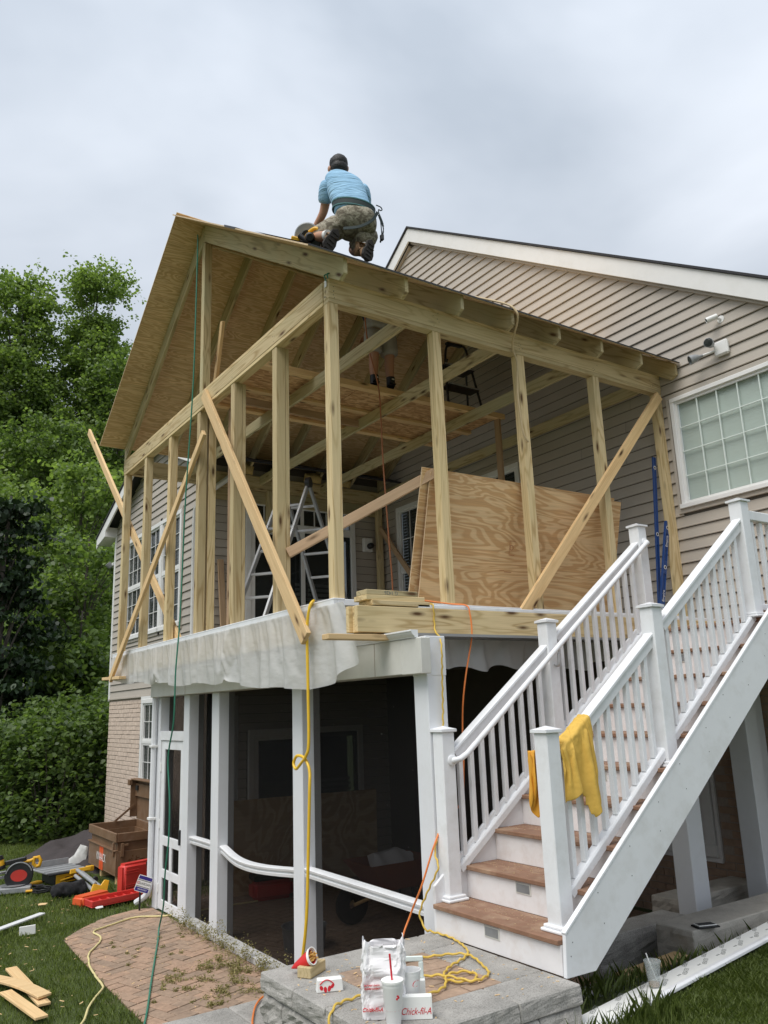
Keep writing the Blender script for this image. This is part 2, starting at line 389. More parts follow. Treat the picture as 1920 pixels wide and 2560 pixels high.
MT['brick'] = plain('cream_brick', (.62,.50,.41), .85, .16, 9, bumpy=.4, bscale=50, dirt=(.40,.31,.25), dirt_amt=.5, dscale=8)
MT['mortar'] = plain('mortar', (.36,.30,.25), .95, .15, 30)
MT['brickb'] = plain('tan_brick', (.36,.25,.18), .85, .2, 9, bumpy=.4, bscale=50)
MT['paver'] = None
MT['composite'] = plain('brown_composite', (.235,.125,.075), .6, .15, 9, bumpy=.12, bscale=120, dirt=(.42,.29,.19), dirt_amt=.75, dscale=6)
MT['comp_edge'] = plain('brown_composite_nosing', (.23,.10,.05), .55, .12, 9)
MT['stone'] = None
MT['glass_dark'] = None
MT['black'] = plain('black_plastic', (.015,.015,.016), .5, .2)
MT['blackcloth'] = plain('black_cloth', (.012,.012,.014), .85, .3, 12, bumpy=.3)
MT['gunmetal'] = plain('dark_grey_metal', (.06,.06,.065), .4, .25, 12, metal=.7)
MT['alu'] = plain('aluminium', (.50,.50,.50), .42, .1, 14, metal=.6, bumpy=.05)
MT['alug'] = plain('grey_painted_aluminium', (.30,.31,.32), .45, .15, 14)
MT['yellowtool'] = plain('yellow_plastic', (.78,.42,.02), .42, .1, 9, dirt=(.3,.18,.05), dirt_amt=.4)
MT['redcase'] = plain('red_plastic_case', (.62,.045,.035), .45, .1, 5, dirt=(.42,.10,.08), dirt_amt=.4)
MT['orangecase'] = plain('orange_plastic_case', (.72,.11,.03), .5, .1, 5)
MT['brownbox'] = plain('brown_painted_steel', (.18,.10,.052), .5, .12, 4, dirt=(.27,.19,.13), dirt_amt=.55, dscale=6, bumpy=.05)
MT['rust'] = plain('rust_scuff', (.13,.055,.02), .9, .3, 20)
MT['logo_orange'] = plain('logo_orange', (.75,.10,.02), .5, .05)
MT['ink_white'] = plain('white_ink', (.82,.81,.78), .55, .02)
MT['ink_black'] = plain('black_ink', (.02,.02,.022), .6, .02)
MT['ink_red'] = plain('red_ink', (.62,.015,.03), .5, .03)
MT['ink_grey'] = plain('grey_ink', (.16,.17,.16), .6, .05)
MT['ink_blue'] = plain('navy_ink', (.035,.025,.22), .45, .05)
MT['paperwhite'] = plain('white_paper', (.80,.785,.79), .75, .03, 6, bumpy=.12, bscale=14)
MT['foam'] = plain('white_foam_cup', (.83,.83,.82), .5, .02)
MT['carton'] = plain('white_carton', (.80,.80,.77), .6, .03)
MT['redcarton'] = plain('red_carton', (.60,.02,.02), .5, .05)
MT['fries'] = plain('fries', (.62,.36,.10), .7, .3, 60)
MT['hoseyellow'] = plain('yellow_hose', (.80,.50,.03), .42, .08, 20)
MT['cordyellow'] = plain('yellow_cord', (.62,.42,.07), .5, .15, 20)
MT['cordpale'] = plain('pale_yellow_cord', (.72,.62,.30), .5, .1, 20)
MT['cordorange'] = plain('orange_cord', (.72,.20,.04), .45, .1, 20)
MT['cordbrown'] = plain('brown_cord', (.36,.13,.05), .5, .1, 20)
MT['cordtan'] = plain('tan_cord', (.55,.42,.24), .6, .1, 20)
MT['hosegreen'] = plain('green_hose', (.035,.20,.13), .4, .1, 20)
MT['jacket'] = plain('yellow_jacket_cloth', (.66,.415,.075), .75, .1, 7, bumpy=.35, bscale=28)
MT['jacketd'] = plain('yellow_orange_lining', (.70,.34,.03), .7, .1, 7, bumpy=.15)
MT['bluelevel'] = plain('blue_anodised', (.015,.055,.20), .38, .1, 9)
MT['shingle'] = plain('dark_shingle', (.035,.035,.04), .9, .3, 40, bumpy=.5)
MT['skin'] = plain('skin', (.47,.25,.16), .5, .08, 8, bumpy=.05)
MT['hair'] = plain('dark_hair', (.012,.010,.010), .6, .3, 60, bumpy=.5, bscale=90)
MT['tshirt'] = None
MT['camo'] = None
MT['shorts'] = plain('grey_shorts', (.33,.325,.31), .8, .2, 9, bumpy=.3)
MT['navy'] = plain('navy_shirt', (.022,.028,.075), .8, .2, 9)
MT['boot'] = plain('tan_boot_leather', (.24,.14,.07), .7, .2, 14, bumpy=.2)
MT['sole'] = plain('dark_boot_sole', (.028,.022,.018), .8, .4, 20, bumpy=.4)
MT['sock'] = plain('white_sock', (.75,.75,.73), .8, .05)
MT['harness'] = plain('harness_webbing', (.02,.035,.035), .7, .3, 20)
MT['harnesst'] = plain('teal_webbing', (.06,.17,.17), .7, .2, 20)
MT['bark'] = plain('bark', (.10,.085,.07), .9, .35, 7, bumpy=.6, bscale=22)
MT['rock'] = plain('rock', (.15,.125,.105), .85, .35, 6, bumpy=.5, bscale=20)
MT['tarp'] = plain('brown_tarp', (.040,.031,.031), .8, .3, 5, bumpy=.3, bscale=18)
MT['insul'] = plain('insulation', (.55,.40,.16), .95, .25, 20, bumpy=.6)
MT['orange_barrow'] = plain('orange_barrow', (.30,.075,.025), .55, .15, 5)
MT['galv'] = plain('galvanised', (.30,.31,.32), .5, .2, 9, metal=.5)
MT['blind'] = plain('window_blind', (.70,.765,.73), .6, .03)
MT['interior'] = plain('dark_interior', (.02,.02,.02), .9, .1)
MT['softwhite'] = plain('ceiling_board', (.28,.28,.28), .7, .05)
MT['concrete'] = plain('concrete', (.33,.315,.285), .9, .15, 6, bumpy=.3, bscale=60, dirt=(.18,.165,.14), dirt_amt=.5)
MT['slab'] = plain('beige_stone_slab', (.46,.43,.38), .9, .14, 7, bumpy=.4, bscale=70, dirt=(.28,.25,.21), dirt_amt=.5, dscale=5)
MT['sillgrey'] = plain('dirty_sill', (.52,.51,.49), .7, .12, 9, dirt=(.22,.20,.17), dirt_amt=.8, dscale=7)
MT['grass'] = leafmat('grass_blade', (.11,.155,.040), (.22,.275,.085), .35, .5)
MT['grassdry'] = leafmat('dry_weed', (.17,.16,.055), (.30,.26,.11), .25, .7)

def stone_mat():
    m, N, L, b = newmat('grey_concrete_block'); v = coords(N, L, rnd=13)
    n = noise_n(N, L, v, 5, 6, .7); fine = noise_n(N, L, v, 130, 4, .7)
    r = ramp(N, L, n.outputs[0], [(.3, (.25,.24,.22)), (.7, (.42,.40,.37))])
    f = ramp(N, L, fine.outputs[0], [(.33, (.55,)*3), (.5, (1,)*3), (.75, (1.18,)*3)])
    col = mixc(N, L, 1.0, r.outputs[0], f.outputs[0], 'MULTIPLY')
    L.new(col, b.inputs['Base Color']); b.inputs['Roughness'].default_value = .92; bump(N, L, b, fine.outputs[0], .5, .006); return m
MT['stone'] = stone_mat()
def paver_mat():
    m, N, L, b = newmat('clay_paver'); v = coords(N, L, rnd=17); oi = N.new('ShaderNodeObjectInfo')
    base = ramp(N, L, oi.outputs['Random'], [(0, (.30,.215,.16)), (.5, (.37,.26,.19)), (1, (.42,.275,.195))])
    n = noise_n(N, L, v, 18, 5, .7); f = ramp(N, L, n.outputs[0], [(.3, (.72,.72,.70)), (.7, (1.18,1.17,1.13))])
    col = mixc(N, L, 1.0, base.outputs[0], f.outputs[0], 'MULTIPLY')
    L.new(col, b.inputs['Base Color']); b.inputs['Roughness'].default_value = .9; bump(N, L, b, n.outputs[0], .3, .006); return m
MT['paver'] = paver_mat()
def shirt_mat():
    m, N, L, b = newmat('light_blue_tshirt'); v = coords(N, L, (1,1,1))
    n = noise_n(N, L, v, 4, 3); r = ramp(N, L, n.outputs[0], [(.3, (.235,.43,.61)), (.7, (.31,.52,.70))]); L.new(r.outputs[0], b.inputs['Base Color'])
    b.inputs['Roughness'].default_value = .85
    w = noise_n(N, L, coords(N, L, (5,5,24)), 1, 2, .5, .8); bump(N, L, b, w.outputs[0], .9, .03); return m
MT['tshirt'] = shirt_mat()
def camo_mat():
    m, N, L, b = newmat('camouflage_cloth'); v = coords(N, L, (1,1,1.5)); n = noise_n(N, L, v, 16, 3, .6, .8)
    r = ramp(N, L, n.outputs[0], [(.36, (.15,.125,.09)), (.46, (.27,.24,.18)), (.54, (.40,.36,.28)), (.62, (.20,.17,.12)), (.72, (.47,.43,.35))])
    r.color_ramp.interpolation = 'CONSTANT'; L.new(r.outputs[0], b.inputs['Base Color']); b.inputs['Roughness'].default_value = .9
    bump(N, L, b, noise_n(N, L, coords(N, L, (9,9,9)), 1, 3).outputs[0], .6, .03); return m
MT['camo'] = camo_mat()
def glass_mat(name, tint=(.05,.06,.06), rough=.04, trans=.35):
    m, N, L, b = newmat(name); b.inputs['Base Color'].default_value = rgb(tint); b.inputs['Roughness'].default_value = rough; b.inputs['Specular IOR Level'].default_value = .8
    t = N.new('ShaderNodeBsdfTransparent'); t.inputs[0].default_value = (.93,.945,.935,1)
    mx_ = N.new('ShaderNodeMixShader'); mx_.inputs[0].default_value = trans; L.new(b.outputs[0], mx_.inputs[1]); L.new(t.outputs[0], mx_.inputs[2])
    L.new(mx_.outputs[0], N['Material Output'].inputs[0]); return m
MT['glass'] = glass_mat('window_glass', (.03,.035,.035), .03, .45)
MT['glassblind'] = glass_mat('window_glass_clear', (.14,.155,.15), .04, .92)
def screen_mat():
    """insect screen: fine dark mesh, mostly see-through, with pale reflected specks painted into its colour"""
    m, N, L, b = newmat('insect_screen'); v = coords(N, L)
    vo = N.new('ShaderNodeTexVoronoi'); vo.inputs['Scale'].default_value = 9; L.new(v, vo.inputs['Vector'])
    k = ramp(N, L, vo.outputs['Distance'], [(.022, (1,1,1)), (.034, (0,0,0))])  # dots painted pale as reflected specks of light
    col = mixc(N, L, k.outputs[0], (.013,.013,.0135), (.40,.40,.38)); L.new(col, b.inputs['Base Color']); b.inputs['Roughness'].default_value = .6
    b.inputs['Specular IOR Level'].default_value = .05
    t = N.new('ShaderNodeBsdfTransparent'); t.inputs[0].default_value = (.85,.84,.83,1)
    f = math_n(N, L, 'MULTIPLY', math_n(N, L, 'SUBTRACT', 1.0, k.outputs[0]), .67)
    mx_ = N.new('ShaderNodeMixShader'); L.new(f, mx_.inputs[0]); L.new(b.outputs[0], mx_.inputs[1]); L.new(t.outputs[0], mx_.inputs[2])
    L.new(mx_.outputs[0], N['Material Output'].inputs[0]); return m
MT['screen'] = screen_mat()
def sheet_mat():
    m, N, L, b = newmat('clear_poly_sheet'); b.inputs['Base Color'].default_value = (.93,.93,.915,1); b.inputs['Roughness'].default_value = .22
    b.inputs['Specular IOR Level'].default_value = .5
    t = N.new('ShaderNodeBsdfTransparent'); t.inputs[0].default_value = (.95,.95,.93,1)
    tl = N.new('ShaderNodeBsdfTranslucent'); tl.inputs[0].default_value = (.78,.77,.72,1)
    a = N.new('ShaderNodeMixShader'); a.inputs[0].default_value = .45; L.new(b.outputs[0], a.inputs[1]); L.new(tl.outputs[0], a.inputs[2])
    mx_ = N.new('ShaderNodeMixShader'); mx_.inputs[0].default_value = .15; L.new(a.outputs[0], mx_.inputs[1]); L.new(t.outputs[0], mx_.inputs[2])
    L.new(mx_.outputs[0], N['Material Output'].inputs[0])
    bump(N, L, b, noise_n(N, L, coords(N, L, (5,5,9)), 2, 4).outputs[0], .35, .02); return m
MT['sheet'] = sheet_mat()
def clear_plastic(name, tint, tr=.7):
    m, N, L, b = newmat(name); b.inputs['Base Color'].default_value = rgb(tint); b.inputs['Roughness'].default_value = .15
    t = N.new('ShaderNodeBsdfTransparent'); t.inputs[0].default_value = (.93,.95,.95,1)
    mx_ = N.new('ShaderNodeMixShader'); mx_.inputs[0].default_value = tr; L.new(b.outputs[0], mx_.inputs[1]); L.new(t.outputs[0], mx_.inputs[2])
    L.new(mx_.outputs[0], N['Material Output'].inputs[0]); return m
MT['clearcup'] = clear_plastic('clear_cup_plastic', (.7,.72,.72), .76)
MT['coffee'] = plain('coffee_dregs', (.42,.24,.10), .3, .1)
def ground_mat():
    m, N, L, b = newmat('lawn_soil'); v = coords(N, L)
    n = noise_n(N, L, v, 3, 6, .65); fine = noise_n(N, L, v, 60, 4, .7)
    r = ramp(N, L, n.outputs[0], [(.3, (.06,.085,.022)), (.6, (.09,.12,.035)), (.8, (.13,.125,.05))])
    f = ramp(N, L, fine.outputs[0], [(.3, (.5,)*3), (.7, (1.2,)*3)]); col = mixc(N, L, 1.0, r.outputs[0], f.outputs[0], 'MULTIPLY')
    L.new(col, b.inputs['Base Color']); b.inputs['Roughness'].default_value = .95; bump(N, L, b, fine.outputs[0], .6, .02); return m
MT['ground'] = ground_mat()
MT['sand'] = plain('joint_sand', (.15,.115,.085), .95, .35, 14, bumpy=.5, bscale=70, dirt=(.10,.10,.045), dirt_amt=.5, dscale=4)
def ceiling_glow(): pass
# ------------------------------------------------------------------ ground
def sstep(t): t = np.clip(t, 0, 1); return t*t*(3-2*t)
def gz(x, y):
    """lawn height: low beside the porch, rising to the near right"""
    x = np.asarray(x, float); y = np.asarray(y, float)
    a = sstep((-y-.95)/.85)*sstep((x+1.35)/.8)
    b = sstep((x-4.2)/3)*sstep((2-y)/3)
    return -.262 + .585*np.maximum(a, b*.8) + .012*np.sin(x*1.7+y)*np.sin(y*1.3)
def make_ground():
    gx = np.concatenate([np.linspace(-400,-12,10), np.linspace(-8,8,81), np.linspace(12,400,10)])
    gy = np.concatenate([np.linspace(-400,-12,10), np.linspace(-9,16,126), np.linspace(20,400,10)])
    X, Y = np.meshgrid(gx, gy); Z = gz(X, Y); nx, ny = len(gx), len(gy)
    m = MB(); m.v = [tuple(p) for p in np.stack([X.ravel(), Y.ravel(), Z.ravel()], 1).tolist()]
    m.f = [(j*nx+i, j*nx+i+1, (j+1)*nx+i+1, (j+1)*nx+i) for j in range(ny-1) for i in range(nx-1)]
    return tag(m.build('lawn', MT['ground'], smooth=True), kind='structure')
make_ground()
FL = -.25                                                          # paved level

# ------------------------------------------------------------------ house
HX, HY, RX = 1.28, 5.80, 4.322
house = thing('house', (HX, HY, FL), 'two storey house with tan vinyl siding, cream brick base and white gable trim', 'house')
def siding(part_name, origin, h, n, zs, left_f, right_f, openings, backing):
    """courses of lap siding: h = horizontal axis, n = outward normal; left_f/right_f give the ends at a height"""
    h = Vector(h); n = Vector(n); o = Vector(origin)
    wall = backing
    z = zs[0]; c = .127
    while z < zs[1]-.02:
        z1 = min(z+c, zs[1]); zm = (z+z1)/2
        a0, a1, b0, b1 = left_f(z), left_f(z1), right_f(z), right_f(z1)
        if b1-a1 < .02 and b0-a0 < .05: break
        spans = [(a0, b0)]
        for (l, r, zb, zt) in openings:
            if zb-.01 < zm < zt+.01:
                ns = []
                for (s, e) in spans:
                    if r <= s or l >= e: ns.append((s, e)); continue
                    if l > s: ns.append((s, l))
                    if r < e: ns.append((r, e))
                spans = ns
        cut = []
        for (s, e) in spans:                                        # butt joints where long courses meet
            if e-s > 2.2:
                c_ = s+(e-s)*random.uniform(.25,.75); cut += [(s, c_-.0015), (c_+.0015, e)]
            else: cut.append((s, e))
        for (s, e) in cut:
            s1 = a1 if s == a0 else s; e1 = max(s1+.002, b1 if e == b0 else e)
            # butt edge 15 mm proud with a rolled lower lip, top 3 mm, as one lap course
            prof = ((.021, z+.001), (.023, z+.010), (.0195, z+.017), (.004, z1-.006))
            vs_ = []
            for (d, zz) in prof:
                t = (zz-z)/(z1-z); vs_ += [o+h*(s+(s1-s)*t)+n*d+Vector((0,0,zz)), o+h*(e+(e1-e)*t)+n*d+Vector((0,0,zz))]
            vs_ += [o+h*s+n*.001+Vector((0,0,z+.002)), o+h*e+n*.001+Vector((0,0,z+.002))]
            fs_ = [(0,1,3,2), (2,3,5,4), (4,5,7,6), (8,9,1,0)]
            MB().add(vs_, fs_).build('siding_board', MT['siding'], wall)
        z = z1
def window(origin, h, n, w, zb, zt, cols, rows, sash=True, blinds=True, glass='glass', trimw=.07, slat=.05, deep=.05, cover=.82, mt=.0052, mmat='trim'):
    """one window: frame, sashes with muntins, glass panes and a blind behind"""
    o = Vector(origin); h = Vector(h); n = Vector(n)
    m = axes(o, h, (0,0,1)); sgn = 1 if m.col[2].to_3d().dot(n) > 0 else -1
    def bx(mb, l, r, b, t, d0, d1): mb.box((l, b, min(d0*sgn, d1*sgn)), (r, t, max(d0*sgn, d1*sgn)), m)
    fr = MB(); tw = trimw
    bx(fr, 0, w, zt-tw, zt, -.02, .035); bx(fr, -.015, w+.015, zb, zb+tw, -.02, .05)
    bx(fr, 0, tw, zb+tw, zt-tw, -.02, .032); bx(fr, w-tw, w, zb+tw, zt-tw, -.02, .032)
    win = fr.build('window', MT['trim'], house, bevel=.004)
    sr = MB(); g_s = .05
    bx(sr, -g_s, w+g_s, zt+.001, zt+g_s, -.01, .024); bx(sr, -g_s, w+g_s, zb-g_s, zb-.001, -.01, .024); bx(sr, -g_s, -.016, zb-.001, zt+.001, -.01, .023); bx(sr, w+.016, w+g_s, zb-.001, zt+.001, -.01, .023)
    sr.build('channel_trim', MT['siding'] if zb > 2.3 else MT['trim'], win, bevel=.003)
    sm = MB(); mid = (zb+zt)/2
    if sash: bx(sm, tw, w-tw, mid-.025, mid+.025, -.018, .02)
    s_ = .03; mu = MB()
    for (b, t) in (((zb+tw, mid-.025), (mid+.025, zt-tw)) if sash else ((zb+tw, zt-tw),)):
        bx(sm, tw+.001, tw+s_, b, t, -.018, .012); bx(sm, w-tw-s_, w-tw-.001, b, t, -.018, .012); bx(sm, tw+s_, w-tw-s_, b, b+s_, -.018, .011); bx(sm, tw+s_, w-tw-s_, t-s_, t, -.018, .011)
        r_ = rows
        for i in range(1, cols):
            x = tw+s_+(w-2*tw-2*s_)*i/cols; bx(mu, x-mt, x+mt, b+s_, t-s_, -.012, .004)
        for j in range(1, r_):
            z = b+s_+(t-b-2*s_)*j/r_; bx(mu, tw+s_, w-tw-s_, z-mt, z+mt, -.0105, .003)
    sm.build('sash', MT['trim'], win)
    if mu.v: mu.build('muntin_grid', MT[mmat], win)
    g = MB(); bx(g, tw+.002, w-tw-.002, zb+tw, zt-tw, -.022, -.019); g.build('pane', MT[glass], win)
    if blinds:
        bl = MB(); z = zb+tw+.01
        while z < zt-tw:
            bx(bl, tw+.02, w-tw-.02, z, z+slat*cover, -.040, -.037); z += slat
        bl.build('blind', MT['blind'], win)
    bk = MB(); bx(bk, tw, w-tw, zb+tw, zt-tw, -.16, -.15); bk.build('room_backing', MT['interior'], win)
    return win


def wall_sheet(name, m, outline, holes, mat):
    """flat wall with real openings; outline and holes in local xy of m"""
    from mathutils.geometry import delaunay_2d_cdt
    pts = [Vector(p) for p in outline]; ed = [(i, (i+1) % len(outline)) for i in range(len(outline))]
    for (l, r, b, t) in holes:
        k = len(pts); pts += [Vector(p) for p in ((l,b),(r,b),(r,t),(l,t))]; ed += [(k,k+1),(k+1,k+2),(k+2,k+3),(k+3,k)]
    vo, eo, fo, *_ = delaunay_2d_cdt(pts, ed, [], 1, 1e-6); mb = MB()
    keep = []
    for f in fo:
        c = sum((vo[i] for i in f), Vector((0,0)))/len(f)
        if not any(l < c.x < r and b < c.y < t for (l, r, b, t) in holes): keep.append(tuple(f))
    return mb.add([m @ Vector((v.x, v.y, 0)) for v in vo], keep).build(name, mat, house)

# right wing wall (plane x = RX, facing -x); h = -y so that left in the photo is the start
PEAKY, PEAKZ, SL = 4.5, 9.85, .657
GT = lambda y: PEAKZ - .26 - SL*abs(y-PEAKY)
def lf(z): return max(-5.8, -(PEAKY+(PEAKZ-.26-z)/SL))              # along h = -y
def rf(z): return min(2.1, -(PEAKY-(PEAKZ-.26-z)/SL))
wr = wall_sheet('wing_wall', axes((RX,0,0),(0,1,0),(0,0,1)), [(-2.1,FL),(5.8,FL),(5.8,GT(5.8)+.2),(PEAKY,PEAKZ-.05),(-2.1,GT(-2.1)+.2)], [(-1.94,-.115,3.9,5.13),(2.35,3.29,3.21,5.09),(4.36,5.26,3.01,5.09),(0,.82,.39,1.73)], MT['siding_shade'])
siding('wing', (RX, 0, 0), (0,-1,0), (-1,0,0), (2.42, PEAKZ-.3), lf, rf,
       [(.109, 1.95, 3.89, 5.14), (-3.3, -2.34, 3.2, 5.1), (-5.27, -4.35, 3.0, 5.1)], wr)
window((RX-.012, -.109, 0), (0,-1,0), (-1,0,0), 1.84, 3.89, 5.14, 7, 4, sash=False, glass='glassblind', slat=.04, trimw=.048, cover=.985, mt=.0048, mmat='blind')
window((RX-.012, 3.3, 0), (0,-1,0), (-1,0,0), .96, 3.2, 5.1, 3, 2)
window((RX-.012, 5.27, 0), (0,-1,0), (-1,0,0), .92, 3.0, 5.1, 3, 2)
# rake boards, wing roof
RK = 4.22
def rake(y0, y1, name='rake_board', w=.21, th=.03, x=RK, mat='trim', off=0):
    z = lambda y: PEAKZ - SL*abs(y-PEAKY) + off
    v = .0
    return MB().prism([(y0, z(y0)), (y1, z(y1)), (y1, z(y1)-w*1.2), (y0, z(y0)-w*1.2)], th, axes((x,0,0), (0,1,0), (0,0,1))).build(name, MT[mat], house, bevel=.004)
rake(-2.45, PEAKY-.0005); rake(PEAKY+.0005, 9.4)
for (a, b) in ((-2.5, PEAKY-.0005), (PEAKY+.0005, 9.45)):
    z = lambda y: PEAKZ - SL*abs(y-PEAKY)
    MB().add([(RK-.025, a, z(a)+.004), (RK-.025, b, z(b)+.004), (9.5, b, z(b)+.004), (9.5, a, z(a)+.004),
              (RK-.025, a, z(a)+.035), (RK-.025, b, z(b)+.035), (9.5, b, z(b)+.035), (9.5, a, z(a)+.035)],
             [(0,1,2,3), (7,6,5,4), (0,4,5,1), (3,2,6,7), (0,3,7,4), (1,5,6,2)]).build('roof', MT['shingle'], house)
    # narrow trim under the rake where siding meets it
    MB().prism([(a+.05, z(a+.05)-.25), (b, z(b)-.25), (b, z(b)-.285), (a+.05, z(a+.05)-.285)], .05, axes((RX-.052,0,0), (0,1,0), (0,0,1))).build('frieze_trim', MT['siding'], house)
# wing end wall and back so the volume is closed
MB().add([(RX,-2.1,FL),(9.4,-2.1,FL),(9.4,-2.1,GT(-2.1)+.2),(RX,-2.1,GT(-2.1)+.2)], [(0,1,2,3)]).build('wing_end_wall', MT['siding'], house)

# back wall (plane y = HY, facing -y)
wb = wall_sheet('back_wall', axes((0,HY,0),(1,0,0),(0,0,1)), [(HX,FL),(RX,FL),(RX,6.4),(HX,5.9)], [(1.85,3.78,2.72,5.11),(1.91,3.82,FL+.02,1.67)], MT['siding_shade'])
siding('back', (0, HY, 0), (1,0,0), (0,-1,0), (2.42, 5.6), lambda z: HX+.06, lambda z: RX, [(1.83, 3.80, 2.7, 5.13)], wb)
siding('back_low', (0, HY, 0), (1,0,0), (0,-1,0), (FL, 2.4), lambda z: HX+.06, lambda z: RX, [(1.88, 3.84, FL, 1.70)], wb)
abox('corner_trim', (HX-.02, HY-.02, 2.3), (HX+.08, HY+.08, 5.6), MT['trim'], house, .004)
def glass_door(x0, x1, zb, zt, name, transom=None):
    d = MB(); y0, y1 = HY-.045, HY+.02; t = .09
    d.box((x0,y0,zb),(x0+t,y1,zt)); d.box((x1-t,y0,zb),(x1,y1,zt)); d.box((x0+t,y0,zt-t),(x1-t,y1,zt))
    if transom: d.box((x0+t,y0+.002,transom-.06),(x1-t,y1,transom+.06))
    do = d.build(name, MT['trim'], house, bevel=.005)
    top = (transom-.06) if transom else zt-t; xm = (x0+x1)/2
    s = MB()
    for (a, b, k) in ((x0+t, xm+.04, 0), (xm-.04, x1-t, .025)):
        yy = HY-.03+k
        s.box((a,yy,zb),(a+.07,yy+.02,top)); s.box((b-.07,yy,zb),(b,yy+.02,top)); s.box((a+.07,yy,zb),(b-.07,yy+.02,zb+.12)); s.box((a+.07,yy,top-.07),(b-.07,yy+.02,top))
    s.build('sash', MT['trim'], do, bevel=.003)
    g = MB(); g.box((x0+t,HY-.012,zb),(x1-t,HY-.008,zt-t)); g.build('pane', MT['glass'], do)
    if transom:
        mu = MB(); tb, tt = transom+.06, zt-t
        for i in range(1, 8):
            x = x0+t+(x1-x0-2*t)*i/8; wv = .03 if i == 4 else .009; mu.box((x-wv,HY-.022,tb),(x+wv,HY-.013,tt))
        mu.build('muntin', MT['trim'], do)
    bl = MB(); z = zb+.2
    while z < zb+1.15: bl.box((xm-.1,HY+.05,z),(x1-t-.1,HY+.054,z+.045)); z += .075
    bl.build('blind', MT['blind'], do)
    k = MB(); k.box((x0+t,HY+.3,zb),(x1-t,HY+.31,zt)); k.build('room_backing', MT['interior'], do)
    h = MB(); h.box((xm+.05,HY-.045,zb+.9),(xm+.075,HY-.03,zb+1.15)); h.build('door_handle', MT['black'], do)
glass_door(1.84, 3.79, 2.72, 5.12, 'sliding_door', 4.72)
glass_door(1.90, 3.83, FL+.02, 1.68, 'lower_glass_door')
# wall lamp box beside the sliding door
wl_ = MB().box((3.93,HY-.09,4.44),(4.10,HY-.015,4.67)).build('meter_box', MT['trim'], house, bevel=.012)
MB().lathe([(0,.0),(.05,.0),(.05,.07),(.035,.09),(0,.09)], 14, Matrix.Translation((4.03,HY-.09,4.53)) @ Matrix.Rotation(math.pi/2,4,'X')).build('meter_dial', MT['gunmetal'], wl_, smooth=True)

# left wall (plane x = HX, facing -x)
EZ, EY, LS = 5.55, 11.0, .40
LZ = lambda y: EZ + LS*(min(EY-y, y-5.4)) - .02
wl2 = wall_sheet('side_wall', axes((HX,0,0),(0,1,0),(0,0,1)), [(5.8,FL),(10.72,FL),(10.72,5.6),(8.2,6.6),(5.8,5.65)], [(6.925,9.875,3.28,5.14),(7.72,8.65,.83,2.19)], MT['siding_shade'])
def l_lf(z): return -10.68 if z < 5.55 else max(-10.68, -(EY-(z-EZ+.05)/LS))
def l_rf(z): return -5.9 if z < 5.6 else min(-5.9, -(5.4+(z-EZ+.05)/LS))
siding('left', (HX, 0, 0), (0,-1,0), (-1,0,0), (2.26, 6.55), l_lf, l_rf, [(-9.88, -6.92, 3.27, 5.15)], wl2)
for k in range(3): window((HX-.012, 9.88-k*.987, 0), (0,-1,0), (-1,0,0), .985, 3.27, 5.15, 3, 3, slat=.055)
abox('corner_trim', (HX-.03, 10.68, 2.22), (HX+.06, 10.76, 5.5), MT['trim'], house, .004)
for (a, b) in ((5.1, 8.1995), (8.2005, 11.35)):
    z = lambda y: 6.72-.4*abs(y-8.2)
    MB().prism([(a,z(a)),(b,z(b)),(b,z(b)-.2),(a,z(a)-.2)], .03, axes((HX-.24,0,0),(0,1,0),(0,0,1))).build('rake_board', MT['trim'], house, bevel=.004)
    MB().add([(HX-.26,a,z(a)+.004),(HX-.26,b,z(b)+.004),(4.3,b,z(b)+.004),(4.3,a,z(a)+.004),(HX-.26,a,z(a)+.035),(HX-.26,b,z(b)+.035),(4.3,b,z(b)+.035),(4.3,a,z(a)+.035)],
             [(0,1,2,3),(7,6,5,4),(0,4,5,1),(3,2,6,7),(0,3,7,4),(1,5,6,2)]).build('roof', MT['shingle'], house)
MB().prism([(10.70,5.60),(11.28,5.42),(11.28,5.32),(11.15,5.32),(10.70,5.40)], .26, axes((HX-.25,0,0),(0,1,0),(0,0,1))).build('eave_return', MT['trim'], house, bevel=.006)
g_ = MB().box((HX-.03,10.85,4.86),(HX+.06,10.98,4.93)).build('flood_lamp', MT['trim'], house, bevel=.01)
MB().lathe([(.02,0),(.055,.03),(.06,.12),(.0,.12)], 14, axes((HX-.02,10.95,4.83),(0,1,0),(-.6,.3,-.6))).build('lamp_head', MT['alug'], g_, smooth=True)
# downspout: up the corner, elbow, then slanting up to the gutter
MB().tube(catmull([(1.14,6.05,2.3),(1.14,6.05,3.6),(1.14,6.05,4.72),(1.15,5.98,4.98),(1.24,5.72,5.14),(1.46,5.62,5.33),(1.58,5.60,5.47),(1.60,5.60,5.62)],6), .042, 8).build('downspout', MT['trim'], house, smooth=True)

